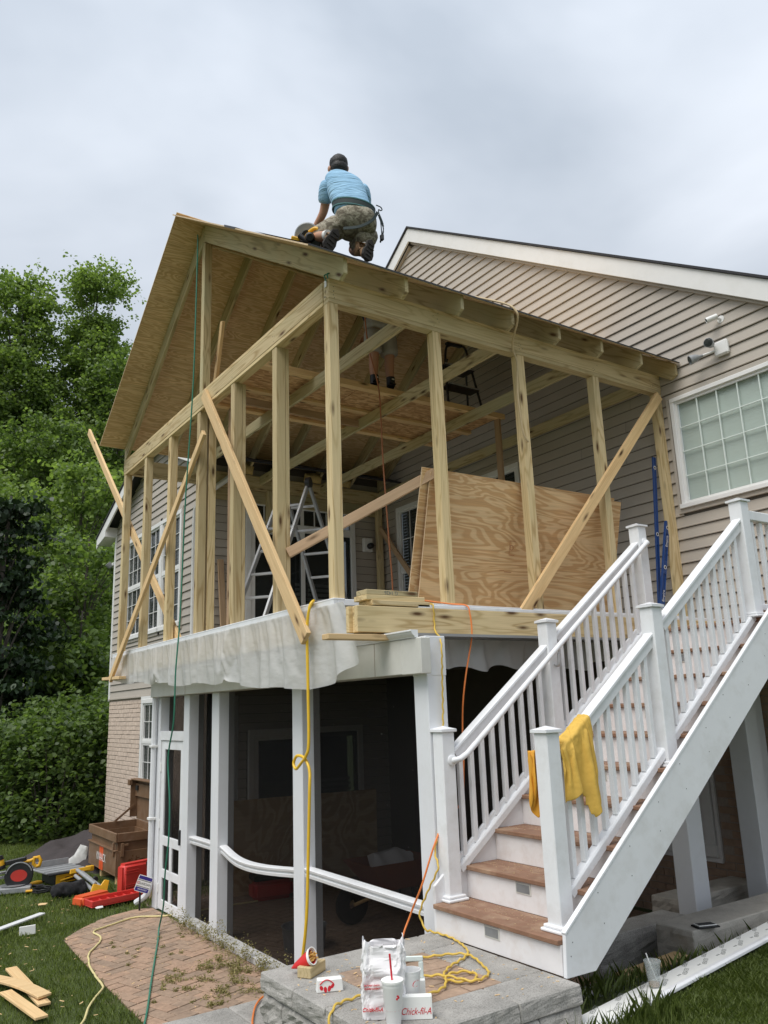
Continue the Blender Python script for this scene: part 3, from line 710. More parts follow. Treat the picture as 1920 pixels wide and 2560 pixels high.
# brick base, bricks one by one with recessed joints
def bricks(origin, h, n, length, zs, mat, mort, part, openings=(), maxn=290, sortkey=None):
    o = Vector(origin); h = Vector(h); n = Vector(n)
    bw, bh, j = .203, .0645, .010
    back = wall_sheet(part, axes(o+n*.001, h, (0,0,1)), [(0,zs[0]),(length,zs[0]),(length,zs[1]),(0,zs[1])], [(ol+.02, min(orr-.02, length-.001), ob+.02, min(ot-.02, zs[1]-.001)) for (ol,orr,ob,ot) in openings], mort)
    L = []; z = zs[0]+.005; row = 0
    while z+bh < zs[1]+.02:
        s = -(bw+j)/2*(row % 2)
        while s < length:
            a, b = max(0, s), min(length, s+bw)
            if b-a > .03 and not any(b > ol and a < orr and z+bh > ob+.02 and z < ot-.02 for (ol, orr, ob, ot) in openings): L.append((a, b, z))
            s += bw+j
        z += bh+j; row += 1
    if sortkey: L.sort(key=sortkey)
    me_full = None; stuff = MB(); rr = random.Random(3)
    for i, (a, b, zz) in enumerate(L):
        d = .010+rr.uniform(-.003,.003); t = rr.uniform(-.002,.002)
        m = axes(o+h*a+Vector((0,0,zz+t))+n*.0015, h, (0,0,1))
        s = 1 if m.col[2].to_3d().dot(n) > 0 else -1
        mb = MB().box((0,0,min(0,s*d)),(b-a,bh,max(0,s*d)))
        if i < maxn:
            if abs((b-a)-bw) < 1e-6:
                if me_full is None:
                    oo = mb.build('brick', mat, back, bevel=.003, mw=m); me_full = oo.data
                else: link('brick', me_full, mat, back, m @ Matrix.Translation((0,0,t)))
            else: mb.build('brick', mat, back, bevel=.003, mw=m)
        else: stuff.box((0,0,min(0,s*d)),(b-a,bh,max(0,s*d)), m)
    if stuff.v: tag(stuff.build('far_bricks', mat, back), kind='stuff')
    return back
bricks((HX,10.72,0), (0,-1,0), (-1,0,0), 3.0, (FL, 2.24), MT['brick'], MT['mortar'], 'brick_wall', [(2.04, 3.0, .80, 2.24)], 295, lambda t: (-t[2] if t[0] > 1.4 else -t[2]-.3))
MB().add([(HX-.002,5.8,FL),(HX-.002,7.72,FL),(HX-.002,7.72,2.24),(HX-.002,5.8,2.24)], [(0,3,2,1)]).build('brick_wall', MT['brick'], house)
abox('band_trim', (HX-.035, 5.9, 2.235), (HX-.001, 10.74, 2.262), MT['siding'], house, .004)
window((HX-.012, 8.66, 0), (0,-1,0), (-1,0,0), .95, .82, 2.2, 3, 2)
bricks((RX,1.2,0), (0,-1,0), (-1,0,0), 3.2, (FL, 2.4), MT['brickb'], MT['mortar'], 'wing_brick_wall', [(.35, 1.2, .36, 1.75)], 290, lambda t: abs(t[2]-.9)*1.0+(0 if t[0] > 1 else 1))
window((RX-.012, .83, 0), (0,-1,0), (-1,0,0), .84, .38, 1.74, 2, 2, trimw=.11)

# flood lamps and camera on the wing wall
lb = thing('flood_light', (RX-.03, -.80, 5.46), 'white twin flood light box fixed to the tan siding above the grid window', 'light')
MB().box((RX-.07,-.90,5.39),(RX-.018,-.74,5.55)).build('box', MT['trim'], lb, bevel=.015)
for (c, dr) in (((RX-.14,-.76,5.52),(-.75,-.2,-.05)), ((RX-.15,-.57,5.43),(-.6,.5,-.25))):
    m = axes(c, Vector(dr).orthogonal(), Vector(dr).cross(Vector(dr).orthogonal()))
    h_ = MB().lathe([(.015,-.085),(.018,-.05),(.040,-.016),(.050,.04),(.052,.060),(.047,.064)], 18, m).build('lamp_head', MT['alug'], lb, smooth=True)
    MB().lathe([(0,.074),(.025,.072),(.047,.063)], 18, m).build('lens', MT['glassblind'], h_, smooth=True)
    MB().tube([Vector((RX-.05,-.82,5.46)), m @ Vector((0,0,-.085))], .013, 8).build('arm', MT['trim'], lb)
sc = thing('security_camera', (RX-.03, -.78, 5.78), 'small white bullet camera on the siding above the twin flood light', 'camera')
MB().lathe([(0,0),(.04,0),(.04,.03),(0,.035)], 14, axes((RX-.018,-.84,5.80),(0,1,0),(0,0,1))).build('mount', MT['trim'], sc, smooth=True)
md = axes((RX-.10,-.79,5.80), (0,0,1), Vector((0,0,1)).cross(Vector((-.75,.5,-.25))).cross(Vector((0,0,1))))
dv = Vector((-.62,.62,-.3)).normalized(); mm = axes(Vector((RX-.10,-.80,5.81)), dv.orthogonal(), dv.cross(dv.orthogonal()))
MB().lathe([(0,-.05),(.028,-.05),(.031,.055),(.028,.07),(.022,.062)], 16, mm).build('body', MT['trim'], sc, smooth=True)
MB().lathe([(0,.060),(.024,.060)], 16, mm).build('lens', MT['black'], sc)
MB().tube([(RX-.02,-.84,5.80),(RX-.08,-.83,5.80)], .012, 8).build('arm', MT['trim'], sc)
# ------------------------------------------------------------------ new porch room framing
ZT, ZB, ZD, W_, D_ = 5.465, 5.242, 2.745, 5.80, 4.31
pf = thing('porch_frame', (0, 0, ZD), 'unfinished treated lumber porch room frame with gable roof on the deck', 'porch')
def poly_board(name, pts, tvec, p0, p1, mat, parent, bevel=.003):
    """planar polygon board; grain (local x) from p0 to p1; extruded by tvec"""
    x = (Vector(p1)-Vector(p0)).normalized(); t = Vector(tvec); z = t.normalized(); y = z.cross(x)
    m = Matrix((x, y, z)).transposed().to_4x4(); m.translation = Vector(p0); im = m.inverted()
    q = [im @ Vector(p) for p in pts]
    return MB().prism([(v.x, v.y) for v in q], t.length).build(name, mat, parent, bevel=bevel, mw=m)
PW = .09
gy = [5.735, 4.808, 3.862, 2.906, 1.953, .983, .0]
for i, y in enumerate(gy): board('post', (PW/2, y+PW/2, ZD), (PW/2, y+PW/2, ZB), PW, PW, MT['pt'], pf)
for i in (3, 4, 5):                                            # doubled studs behind the middle posts
    board('stud', (PW+.022+(.045 if i == 3 else 0), gy[i]+.045, ZD), (PW+.022+(.045 if i == 3 else 0), gy[i]+.045, ZB), .038 if i != 3 else .085, .085, MT['pt'], pf, up=(0,1,0))
for x in (1.085, 2.12, 3.19, 4.215): board('post', (x+PW/2, PW/2, ZD), (x+PW/2, PW/2, ZB), PW, PW, MT['pt'], pf)
board('post', (4.21, 5.68, ZD), (4.21, 5.68, ZB), PW, PW, MT['pt'], pf)
board('post', (2.2, 5.70, 4.6), (2.2, 5.70, ZB), PW, PW, MT['ptg'], pf)
def header(p0, p1, side, tag_='header'):
    s = Vector(side)
    for (zb, zt, off, nm) in ((ZB, ZB+.037, 0, 'bottom_plate'), (ZB+.0385, ZT-.0385, .002, 'header'), (ZT-.037, ZT, 0, 'top_plate')):
        a = Vector(p0)+s*(.047-off); b = Vector(p1)+s*(.047-off)
        board(nm, (a.x,a.y,(zb+zt)/2), (b.x,b.y,(zb+zt)/2), .094, zt-zb, MT['pt'], pf)
header((0,-.004,0), (4.31,-.004,0), (0,1,0)); header((-.006,.092,0), (-.006,5.83,0), (1,0,0))
header((.094,5.688,0), (4.31,5.688,0), (0,1,0))
board('ledger', (1.34, 5.745, 5.14), (4.31, 5.745, 5.14), .038, .19, MT['ptg'], pf)
RT = lambda y: 7.60 - .66*abs(y-2.9)
VH = .222
xs_r = [.0+.613*i for i in range(8)]; xs_r[-1] = 4.268
for i, x in enumerate(xs_r):
    mt = MT['ptg']
    poly_board('rafter', [(x,2.878,RT(2.878)),(x,-.25,RT(-.25)),(x,-.25,RT(-.25)-.135),(x,-.17,RT(-.17)-VH+.0),(x,2.878,RT(2.878)-VH)], (.038,0,0), (x,2.9,RT(2.9)-.11), (x,-.25,RT(-.25)-.11), mt, pf)
    yt = 5.85 if i == 0 else 5.78
    poly_board('rafter', [(x,2.922,RT(2.922)),(x,yt,RT(yt)),(x,yt,RT(yt)-VH*.9),(x,yt-.1,RT(yt-.1)-VH),(x,2.922,RT(2.922)-VH)], (.038,0,0), (x,2.9,RT(2.9)-.11), (x,yt,RT(yt)-.11), mt, pf)
board('ridge_board', (.0,2.9,7.46), (4.30,2.9,7.46), .036, .235, MT['ptg'], pf)
board('king_post', (.045,2.9,ZT), (.045,2.9,7.34), PW, PW, MT['ptg'], pf)
for x in (.93, 2.05, 3.12): board('ceiling_tie', (x,.02,ZT-.069), (x,5.76,ZT-.069), .038, .138, MT['ptg'], pf)
board('ceiling_tie', (4.24,.1,ZT-.069), (4.24,5.68,ZT-.069), .038, .138, MT['ptg'], pf)
# blocking between rafters over the right header
# roof sheathing panels
def sheath(y0, y1, x0, x1, side, mat='plyroof'):
    z = lambda y: 7.604 - .66*abs(y-2.9) if side > 0 else 7.604 - .66*(abs(y-2.9))
    zz = lambda y: 7.604 - .66*(2.9-y) if side < 0 else 7.604 - .66*(y-2.9)
    a = Vector((x0, y0, zz(y0))); b = Vector((x1, y0, zz(y0))); c = Vector((x0, y1, zz(y1)))
    m = axes(a, b-a, c-a); wd = (b-a).length; ht = (c-a).length; s = 1 if m.col[2].z > 0 else -1
    o = MB().box((0,0,min(0,s*.0125)), (wd-.003, ht-.003, max(0,s*.0125))).build('roof_panel', MT[mat], pf, mw=m)
    o.data.materials.append(MT['plyedge'])
    for p in o.data.polygons:
        if abs(p.normal.z) < .5: p.material_index = 1
    return o
XE = -.35
k = 1/math.sqrt(1+.66**2); row = 1.22*k
for side, ye, yr in ((-1, -.285, 3.02), (1, 5.86, 2.86)):
    y = ye; r = 0; d = 1 if side < 0 else -1
    while (y < yr-.05) if side < 0 else (y > yr+.05):
        y2 = min(y+row, yr) if side < 0 else max(y-row, yr)
        cuts = [XE, 1.85, 4.29] if r % 2 == 0 else [XE, .62, 3.06, 4.29]
        if side > 0 and r == 0: cuts = [XE, 1.02]
        for a, b in zip(cuts, cuts[1:]): sheath(y, y2, a, b, side)
        if side > 0 and r == 0: sheath(5.77, y2, 1.02, 4.29, side)
        y = y2; r += 1
# black felt lapped over the right eave and a scrap at the rake
zr = lambda y: 7.604+.0175*1.2 - .66*(2.9-y)
MB().add([(XE-.004,-.300,zr(-.3)-.012),(4.29,-.300,zr(-.3)-.012),(4.29,-.300,zr(-.3)+.004),(XE-.004,-.300,zr(-.3)+.004),(4.29,.7,zr(.7)+.004),(XE-.004,.7,zr(.7)+.004)],
         [(0,1,2,3),(3,2,4,5)]).build('roofing_felt', MT['black'], pf)
MB().add([(XE-.004,1.15,zr(1.15)-.02),(XE-.004,1.42,zr(1.42)-.02),(XE-.004,1.42,zr(1.42)+.004),(XE-.004,1.15,zr(1.15)+.004),(-.1,1.42,zr(1.42)+.004),(-.1,1.15,zr(1.15)+.004)], [(0,1,2,3),(3,2,4,5)]).build('roofing_felt', MT['black'], pf)
# temporary braces
P = MT['pine']
board('brace', (-.030,2.72,5.38), (-.145,.20,2.46), .038, .125, P, pf, up=(0,1,0))
board('brace', (-.030,2.70,4.92), (-.125,5.62,2.40), .038, .092, MT['pine'], pf, up=(0,1,0))
board('brace', (.125,8.55,6.77), (.125,3.75,2.74), .038, .115, MT['pine'], pf, up=(0,1,0))
board('brace', (4.22,-.030,5.20), (1.70,-.030,2.46), .038, .108, P, pf, up=(1,0,0))
board('brace', (.10,.97,3.28), (1.12,.11,3.93), .038, .089, MT['pinebrown'], pf)
board('brace', (4.20,5.62,4.83), (4.20,4.25,3.32), .038, .089, MT['pinebrown'], pf, up=(0,1,0))
board('brace', (.21,3.16,5.05), (.21,2.80,6.35), .038, .07, P, pf, up=(0,1,0))
# insulation scraps tucked at the back eave
for x in (1.75, 2.35, 2.95, 3.5): pillow('insulation', axes((x,5.66,5.55),(1,0,0),(0,-.3,.9)), [(-.16,-.07),(.16,-.08),(.17,.05),(.02,.09),(-.15,.06)], .05, MT['insul'], pf, res=.03)

# nail heads at the joints, a lumber tag and a ribbon at the header corner
nl = MB(); rn = random.Random(14)
for y in gy:
    for k_ in range(4): nl.lathe([(0,.0012),(.004,.001),(.0042,-.001)], 7, axes((-.0075,y+.02+rn.uniform(0,.05),ZB+.05+rn.uniform(0,.14)),(0,-1,0),(0,0,1)))
for x in (0,1.085,2.12,3.19,4.1):
    for k_ in range(5): nl.lathe([(0,.0012),(.004,.001),(.0042,-.001)], 7, axes((x+.01+rn.uniform(0,.07),-.0055,ZB+.03+rn.uniform(0,.17)),(1,0,0),(0,0,1)))
for (a_, b_) in (((-.0505,2.6,5.2),(-.0505,2.5,5.12)),((-.15,.3,2.6),(-.15,.33,2.66))):
    pass
tag(nl.build('nail_heads', MT['gunmetal'], pf), kind='stuff')
abox('lumber_tag', (-.0085,.02,ZT-.075), (-.0065,.055,ZT-.01), MT['ink_white'], pf)
MB().tube(catmull([(-.012,-.012,ZT-.02),(-.02,-.02,ZT+.02),(.01,-.015,ZT+.03),(-.02,.03,ZT+.028),(-.018,.01,ZT-.03)],4), .006, 6).build('ribbon', MT['hosegreen'], pf, smooth=True)

# work platform on the ties
wp = thing('work_platform', (2.0, 2.6, ZT), 'strand board work platform on pine planks resting on the ceiling ties', 'platform')
for (a, b) in ((.30, 1.56), (1.575, 2.79), (2.80, 3.66)): abox('board_panel', (a,1.93,ZT+.040), (b,3.25,ZT+.055), MT['osb'], wp)
for y in (1.95, 2.60, 3.22): board('plank', (.28,y,ZT+.0195), (3.68,y,ZT+.0195), .088, .038, MT['pine'], wp)
board('plank', (.28,1.915,ZT+.035), (3.70,1.915,ZT+.035), .02, .07, MT['pine'], wp)
board('plank', (.33,2.66,ZT-.10), (1.98,2.72,ZT-.10), .038, .089, MT['pinebrown'], wp)
board('support_leg', (3.62,1.97,ZD), (3.62,1.97,ZT), .038, .089, MT['pinebrown'], wp, up=(0,1,0))
board('support_leg', (.5,3.2,ZD), (.5,3.2,ZT), .038, .089, MT['pinebrown'], wp, up=(0,1,0))

# ------------------------------------------------------------------ deck
dk = thing('deck', (.0, 0, 2.4), 'raised deck with white edge strip carrying the new porch frame', 'deck')
abox('floor', (.03,-.02,2.64), (4.30,5.78,ZD), MT['cream'], dk)
abox('edge_strip', (-.04,-.045,2.695), (.0,5.88,ZD-.001), MT['white'], dk, .004)
abox('edge_strip', (-.042,-.047,2.735), (.06,5.89,ZD+.004), MT['white'], dk, .003)
abox('edge_strip', (.0005,-.045,2.695), (4.30,-.022,ZD-.002), MT['white'], dk, .004)
abox('rim_joist', (.0,.0,2.46), (.028,5.8,2.694), MT['pt'], dk)
for j in range(11): abox('joist', (.03,.35+.5*j,2.46), (4.3,.388+.5*j,2.639), MT['ptg'], dk)
board('rim_beam', (-.115,-.48,2.5415), (4.25,-.48,2.5415), .040, .186, MT['pt'], dk)
board('rim_beam', (-.105,-.439,2.5415), (4.25,-.439,2.5415), .040, .186, MT['pt'], dk)
board('rim_beam', (-.135,-.398,2.5415), (4.25,-.398,2.5415), .040, .186, MT['pt'], dk)
abox('edge_strip', (.42,-.495,2.636), (4.25,-.38,2.662), MT['white'], dk, .003)
board('ledger_plank', (-.36,-.47,2.412), (.27,-.47,2.412), .09, .038, MT['pine'], dk)
board('ledger_plank', (-.09,6.0,2.43), (-.09,5.2,2.41), .09, .038, MT['pine'], dk)

# clear plastic sheet hung along the deck edge, gathered in swags
for key, lab in (('film1', 'long translucent plastic sheet draped below the white deck edge over the screened porch'), ('film2', 'short torn plastic sheet hanging under the rim beam behind the stair railing')):
    o = link('plastic_sheet', CLOTH[key], MT['sheet']); tag(o, lab, 'plastic sheet')
    sb = o.modifiers.new('sub', 'SUBSURF'); sb.levels = 1; sb.render_levels = 1
# ------------------------------------------------------------------ screened porch below
sp = thing('screened_porch', (.3, 2, FL), 'white framed screened porch under the deck with screen door at its far end', 'porch')
CX0, CX1, BZ = .24, .42, 2.145
def column(y0, y1, x0=CX0, x1=CX1, zt=BZ, zb=FL):
    return abox('column', (x0,y0,zb), (x1,y1,zt), MT['whitecol'], sp, .006)
column(2.84, 3.03); column(1.01, 1.19); column(3.70, 3.87); column(4.68, 4.80)
column(-.805, -.645, zt=2.40, x1=.405)
abox('column_wrap', (.237,-.808,2.13), (.408,-.642,2.40), MT['whitecol'], sp, .004)
column(-.78, -.60, 2.86, 3.06, 2.45, .05); column(-.82, -.62, 3.80, 3.98, 2.45, .05); column(-.70,-.58, 4.12, 4.28, 2.45, .05)
column(4.66, 4.80, 1.10, 1.26)
abox('beam', (.15,-.640,BZ), (.43,4.80,2.385), MT['cream'], sp, .004)
abox('beam', (.15,-.870,BZ-.003), (.234,-.6405,2.383), MT['cream'], sp, .004)
# fascia panel joints
for y in (-.30, 1.7, 3.6): abox('fascia_joint', (.1475,y,BZ+.002), (.151,y+.004,2.384), MT['mortar'], sp)
# crown moulding along the beam
pr = [(0,0),(-.008,0),(-.010,.008),(-.020,.014),(-.032,.028),(-.036,.038),(-.043,.041),(-.043,.052),(.02,.052),(.02,0)]
MB().prism([(-x, z) for x, z in pr], 5.62, Matrix(((-1,0,0,.15),(0,0,1,-.82),(0,1,0,2.386),(0,0,0,1)))).build('crown_moulding', MT['white'], sp, bevel=.001)
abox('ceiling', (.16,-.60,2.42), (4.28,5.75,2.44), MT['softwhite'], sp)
abox('sill', (.235,-.64,FL), (.36,3.70,-.185), MT['sillgrey'], sp, .006)
abox('sill', (.41,-.76,FL), (2.85,-.62,-.10), MT['whitecol'], sp, .006)
# mid rails; the middle one has bowed out and sagged
def rail(pts, nm='mid_rail'):
    path = [Vector(p) for p in pts]; m = MB(); prof = [(-.030,-.035),(-.034,-.012),(-.024,-.006),(-.024,.006),(-.042,.014),(-.046,.030),(-.03,.038),(.03,.038),(.035,-.035)]
    n = len(prof); vs_ = []
    for p in path: vs_ += [(p.x+a, p.y, p.z+b) for a, b in prof]
    fs_ = [(i*n+j, i*n+(j+1) % n, (i+1)*n+(j+1) % n, (i+1)*n+j) for i in range(len(path)-1) for j in range(n)] + [tuple(range(n)), tuple(reversed(range((len(path)-1)*n, len(path)*n)))]
    return m.add(vs_, fs_).build(nm, MT['white'], sp, smooth=True)
rail([(.31,3.70,.60),(.31,3.03,.60)])
rail([(.31-.11*math.sin(math.pi*t)**1.2, 2.84-1.65*t, .60-.035*math.sin(math.pi*t)) for t in [i/24 for i in range(25)]])
rail([(.29,1.01,.635),(.29,-.645,.625)])
# screens
def screen(mn, mx_, parent=sp): return abox('screen_panel', mn, mx_, MT['screen'], parent)
SX = .352
for (a, b) in ((3.03,3.70),(1.19,2.84),(-.645,1.01)): screen((SX,a,-.185),(SX+.002,b,BZ))
screen((SX,3.87,1.74),(SX+.002,4.68,BZ))
0
screen((.42,4.73,-.1),(1.10,4.732,2.4))
# transom bar and door
abox('door_header', (.245,3.871,1.635), (.40,4.679,1.74), MT['white'], sp, .004)
abox('door_jamb', (.245,4.655,FL), (.40,4.679,1.634), MT['white'], sp, .003); abox('door_jamb', (.245,3.871,FL), (.40,3.893,1.634), MT['white'], sp, .003)
dm = MB(); dx0, dx1, dl, dr = .262, .300, 4.65, 3.898
dm.box((dx0,dl-.10,FL+.01),(dx1,dl,1.63)); dm.box((dx0,dr,FL+.01),(dx1,dr+.10,1.63))
for (a, b) in ((FL+.01,-.13),(.105,.20),(.455,.56),(1.53,1.63)): dm.box((dx0+.001,dr+.10,a),(dx1-.001,dl-.10,b))
for (a, b) in ((-.13,.105),(.20,.455)): dm.box((dx0+.002,4.245,a),(dx1-.002,4.315,b))
door = dm.build('screen_door', MT['white'], sp, bevel=.004)
abox('screen_panel', (.280,dr+.09,-.2), (.282,dl-.09,1.6), MT['screen'], door)
for z in (1.32, .68, -.02): abox('hinge', (.248,4.638,z-.05), (.262,4.672,z+.05), MT['trim'], door, .003)
abox('handle', (.235,3.925,.52), (.262,3.955,.68), MT['black'], door, .006)
# downspout beside the door
MB().tube(catmull([(.20,4.775,2.15),(.20,4.775,1.2),(.20,4.775,.2),(.20,4.775,-.02),(.17,4.82,-.12),(.09,4.92,-.20)],5), .034, 8).build('downspout', MT['whitecol'], sp, smooth=True)
for z in (1.55, .72): abox('downspout_strap', (.158,4.73,z), (.239,4.82,z+.03), MT['trim'], sp, .004)

# floor inside the porch and the paved patio: herringbone clay pavers
tag(abox('porch_slab', (.237,-.62,FL-.12), (4.3,5.78,FL-.012), MT['sand']), kind='structure')
patio_poly = [(-.915,4.02),(-.94,3.43),(-.955,2.9),(-.97,2.4),(-.98,1.6),(-.98,.0),(.235,.0),(.235,4.76),(.04,4.80),(-.29,4.69),(-.55,4.46),(-.73,4.27)]
patio = tag(MB().add([(x,y,FL-.008) for x, y in patio_poly], [tuple(range(len(patio_poly)))]).build('paved_patio', MT['sand']), kind='structure')
def clip(poly, P):
    """clip convex piece 'poly' by the patio outline's half planes (outline is close to convex, counter-clockwise or not)"""
    area = sum(P[i][0]*P[(i+1) % len(P)][1]-P[(i+1) % len(P)][0]*P[i][1] for i in range(len(P)))
    sg = 1 if area > 0 else -1; out_ = poly
    for i in range(len(P)):
        a, b = P[i], P[(i+1) % len(P)]; res_ = []
        side = lambda p: sg*((b[0]-a[0])*(p[1]-a[1])-(b[1]-a[1])*(p[0]-a[0]))
        for k in range(len(out_)):
            p, q_ = out_[k], out_[(k+1) % len(out_)]; sp_, sq_ = side(p), side(q_)
            if sp_ >= 0: res_.append(p)
            if sp_*sq_ < 0: t = sp_/(sp_-sq_); res_.append((p[0]+(q_[0]-p[0])*t, p[1]+(q_[1]-p[1])*t))
        out_ = res_
        if len(out_) < 3: return []
    return out_
def herring(P, ang, L=.232, g=.010):
    """herringbone rectangles (as 4 corners) covering polygon P"""
    wv = L/2; ca, sa = math.cos(ang), math.sin(ang); R = []
    cx = sum(p[0] for p in P)/len(P); cy = sum(p[1] for p in P)/len(P)
    N_ = 40
    for i in range(-N_, N_):
        for j in range(-N_, N_):
            ox, oy = (i*wv + j*2*wv*1.0, 0)
            # 90 degree herringbone: step (w,w) along the zigzag, (2w,-2w) across
            bx_, by_ = i*wv + j*2*wv, i*wv - j*2*wv
            for (x0, y0, w, h) in ((bx_, by_, L, wv), (bx_, by_+wv, wv, L)):
                if abs(x0) > 4.5 or abs(y0) > 4.5: continue
                q = [(x0+g/2,y0+g/2),(x0+w-g/2,y0+g/2),(x0+w-g/2,y0+h-g/2),(x0+g/2,y0+h-g/2)]
                R.append([(cx+ca*x-sa*y, cy+sa*x+ca*y) for x, y in q])
    return R
CAMXY = (-3.1056, -5.2983)
pieces = []
for q in herring(patio_poly, math.radians(20)):
    c = clip(q, patio_poly)
    if len(c) >= 3:
        ar = abs(sum(c[i][0]*c[(i+1) % len(c)][1]-c[(i+1) % len(c)][0]*c[i][1] for i in range(len(c))))/2
        if ar > .0012: pieces.append((c, ar))
vis = lambda c: ((c[0][0]-CAMXY[0])**2+(c[0][1]-CAMXY[1])**2) + (30 if c[0][1] < .95 else 0)
pieces.sort(key=lambda t: vis(t[0])); rest = MB(); rr = random.Random(5)
for i, (c, ar) in enumerate(pieces):
    cx = sum(p[0] for p in c)/len(c); cy = sum(p[1] for p in c)/len(c); top = .008+rr.uniform(-.002,.003)
    m = Matrix.Translation((cx, cy, FL-.007)) @ Matrix.Rotation(rr.uniform(-.008,.008), 4, 'X') @ Matrix.Rotation(rr.uniform(-.008,.008), 4, 'Y')
    pts = [(p[0]-cx, p[1]-cy) for p in c]
    if sum(pts[k][0]*pts[(k+1) % len(pts)][1]-pts[(k+1) % len(pts)][0]*pts[k][1] for k in range(len(pts))) < 0: pts.reverse()
    if i < 298: MB().prism(pts, top+.003).build('paver', MT['paver'], patio, bevel=.0025, mw=m)
    else: rest.prism(pts, top+.003, m)
if rest.v: tag(rest.build('far_pavers', MT['paver'], patio), kind='stuff')
inner = [(.37,-.6),(4.2,-.6),(4.2,5.7),(.37,5.7)]; ins = MB()
for q in herring(inner, math.radians(20)):
    c = clip(q, inner)
    if len(c) >= 3: ins.prism(c if len(c) < 3 or sum(c[k][0]*c[(k+1) % len(c)][1]-c[(k+1) % len(c)][0]*c[k][1] for k in range(len(c))) > 0 else c[::-1], .012, Matrix.Translation((0,0,FL-.012)))
tag(ins.build('porch_floor_pavers', MT['paver']), kind='stuff')

# ------------------------------------------------------------------ stone landing and steps
def rough_block(name, mn, mx_, parent, faces=('-x','-y'), seed=0, amp=.014, res=.045, lip=.0, mat=None):
    """split faced concrete block: flat top and bed, broken outer faces"""
    bm = bmesh.new(); x0,y0,z0 = mn; x1,y1,z1 = mx_
    vs_ = [bm.verts.new(p) for p in ((x0,y0,z0),(x1,y0,z0),(x1,y1,z0),(x0,y1,z0),(x0,y0,z1),(x1,y0,z1),(x1,y1,z1),(x0,y1,z1))]
    for f in ((0,3,2,1),(4,5,6,7),(0,1,5,4),(1,2,6,5),(2,3,7,6),(3,0,4,7)): bm.faces.new([vs_[i] for i in f])
    n = max(2, int(min(.6, max(x1-x0, y1-y0))/res))
    bmesh.ops.bevel(bm, geom=bm.edges[:], offset=.007, segments=1, affect='EDGES')
    bmesh.ops.subdivide_edges(bm, edges=[e for e in bm.edges if e.calc_length() > .05], cuts=min(n, 7), use_grid_fill=True)
    bm.verts.ensure_lookup_table()
    for v in bm.verts:
        p = v.co.copy(); e = .0
        zf = min((z1-p.z)/.03, 1)*min((p.z-z0)/.02+.4, 1)
        nn = mnoise.noise(p*14+Vector((seed,0,0)))+.6*mnoise.noise(p*37+Vector((0,seed,0)))+.3*mnoise.noise(p*80)
        if '-x' in faces and p.x < x0+.012: v.co.x += amp*nn*max(zf,.25)-amp*.6*zf
        if '+y' in faces and p.y > y1-.012: v.co.y += amp*nn*max(zf,.25)
        if '-y' in faces and p.y < y0+.012: v.co.y += amp*nn*max(zf,.25)-amp*.6*zf
        if p.z > z1-.003: v.co.z += .0015*mnoise.noise(p*9)
    me = bpy.data.meshes.new(name); bm.to_mesh(me); bm.free()
    return link(name, me, mat or MT['stone'], parent)
PZ = .544
st = thing('stone_landing', (-.4,-1.45,FL), 'raised grey concrete block landing with paver inlay at the stair foot', 'landing')
lx0, lx1, ly0, ly1 = -1.0, .175, -2.07, -.815
# cap course around, pavers in the middle
caps = []
for (a, b, c, d) in ((lx0,ly0,-.66,-1.83),(-.655,ly0,-.25,-1.80),(-.245,ly0,.172,-1.80),
                     (lx0,-1.825,-.72,-1.53),(lx0,-1.525,-.72,-1.20),(lx0,-1.195,-.68,ly1),
                     (-.675,-1.10,-.29,ly1),(-.285,-1.10,.06,ly1),(.065,-1.10,.172,ly1),(-.10,-1.795,.172,-1.46),(-.10,-1.455,.172,-1.105)):
    f = [s for s, t in (('-x', a == lx0), ('-y', b == ly0)) if t]
    rough_block('cap_stone', (a,b,PZ-.095), (c,d,PZ), st, f, seed=len(caps)*3.1, amp=.010); caps.append(1)
inl = [(-.716,-1.796),(-.104,-1.796),(-.104,-1.104),(-.716,-1.104)]
tag(abox('inlay_bed', (-.716,-1.796,PZ-.09), (-.104,-1.104,PZ-.012), MT['sand'], st))
for yy in range(7):
    for xx in range(4):
        x0 = -.716+xx*.204-(.10 if yy % 2 else 0); a, b = max(x0,-.714), min(x0+.198,-.106)
        if b-a > .03: abox('paver', (a,-1.794+yy*.0985,PZ-.06), (b,-1.794+yy*.0985+.0935,PZ-.003+rr.uniform(-.002,.002)), MT['paver'], st, .003)
z = PZ-.0965; row = 0
while z > FL-.05:
    zb = z-.148; off = (.0, .16)[row % 2]
    y = ly0+.012-off
    while y < ly1-.02:
        a, b = max(y, ly0+.012), min(y+.325, ly1-.012)
        if b-a > .04: rough_block('wall_block', (lx0+.012,a+.001,zb), (lx0+.22,b-.002,z-.0015), st, ('-x',) if a > ly0+.02 else ('-x','-y'), seed=row*7+y*3, amp=.022)
        y += .33
    x = lx0+.23-off
    while x < lx1:
        a, b = max(x, lx0+.222), min(x+.325, lx1-.002)
        if b-a > .04: rough_block('wall_block', (a+.001,ly0+.012,zb), (b-.002,ly0+.2,z-.0015), st, ('-y',), seed=row*5+x*3, amp=.022)
        x += .33
    z = zb; row += 1
abox('fill', (lx0+.221,ly0+.201,FL), (lx1-.01,ly1-.004,PZ-.0985), MT['concrete'], st)
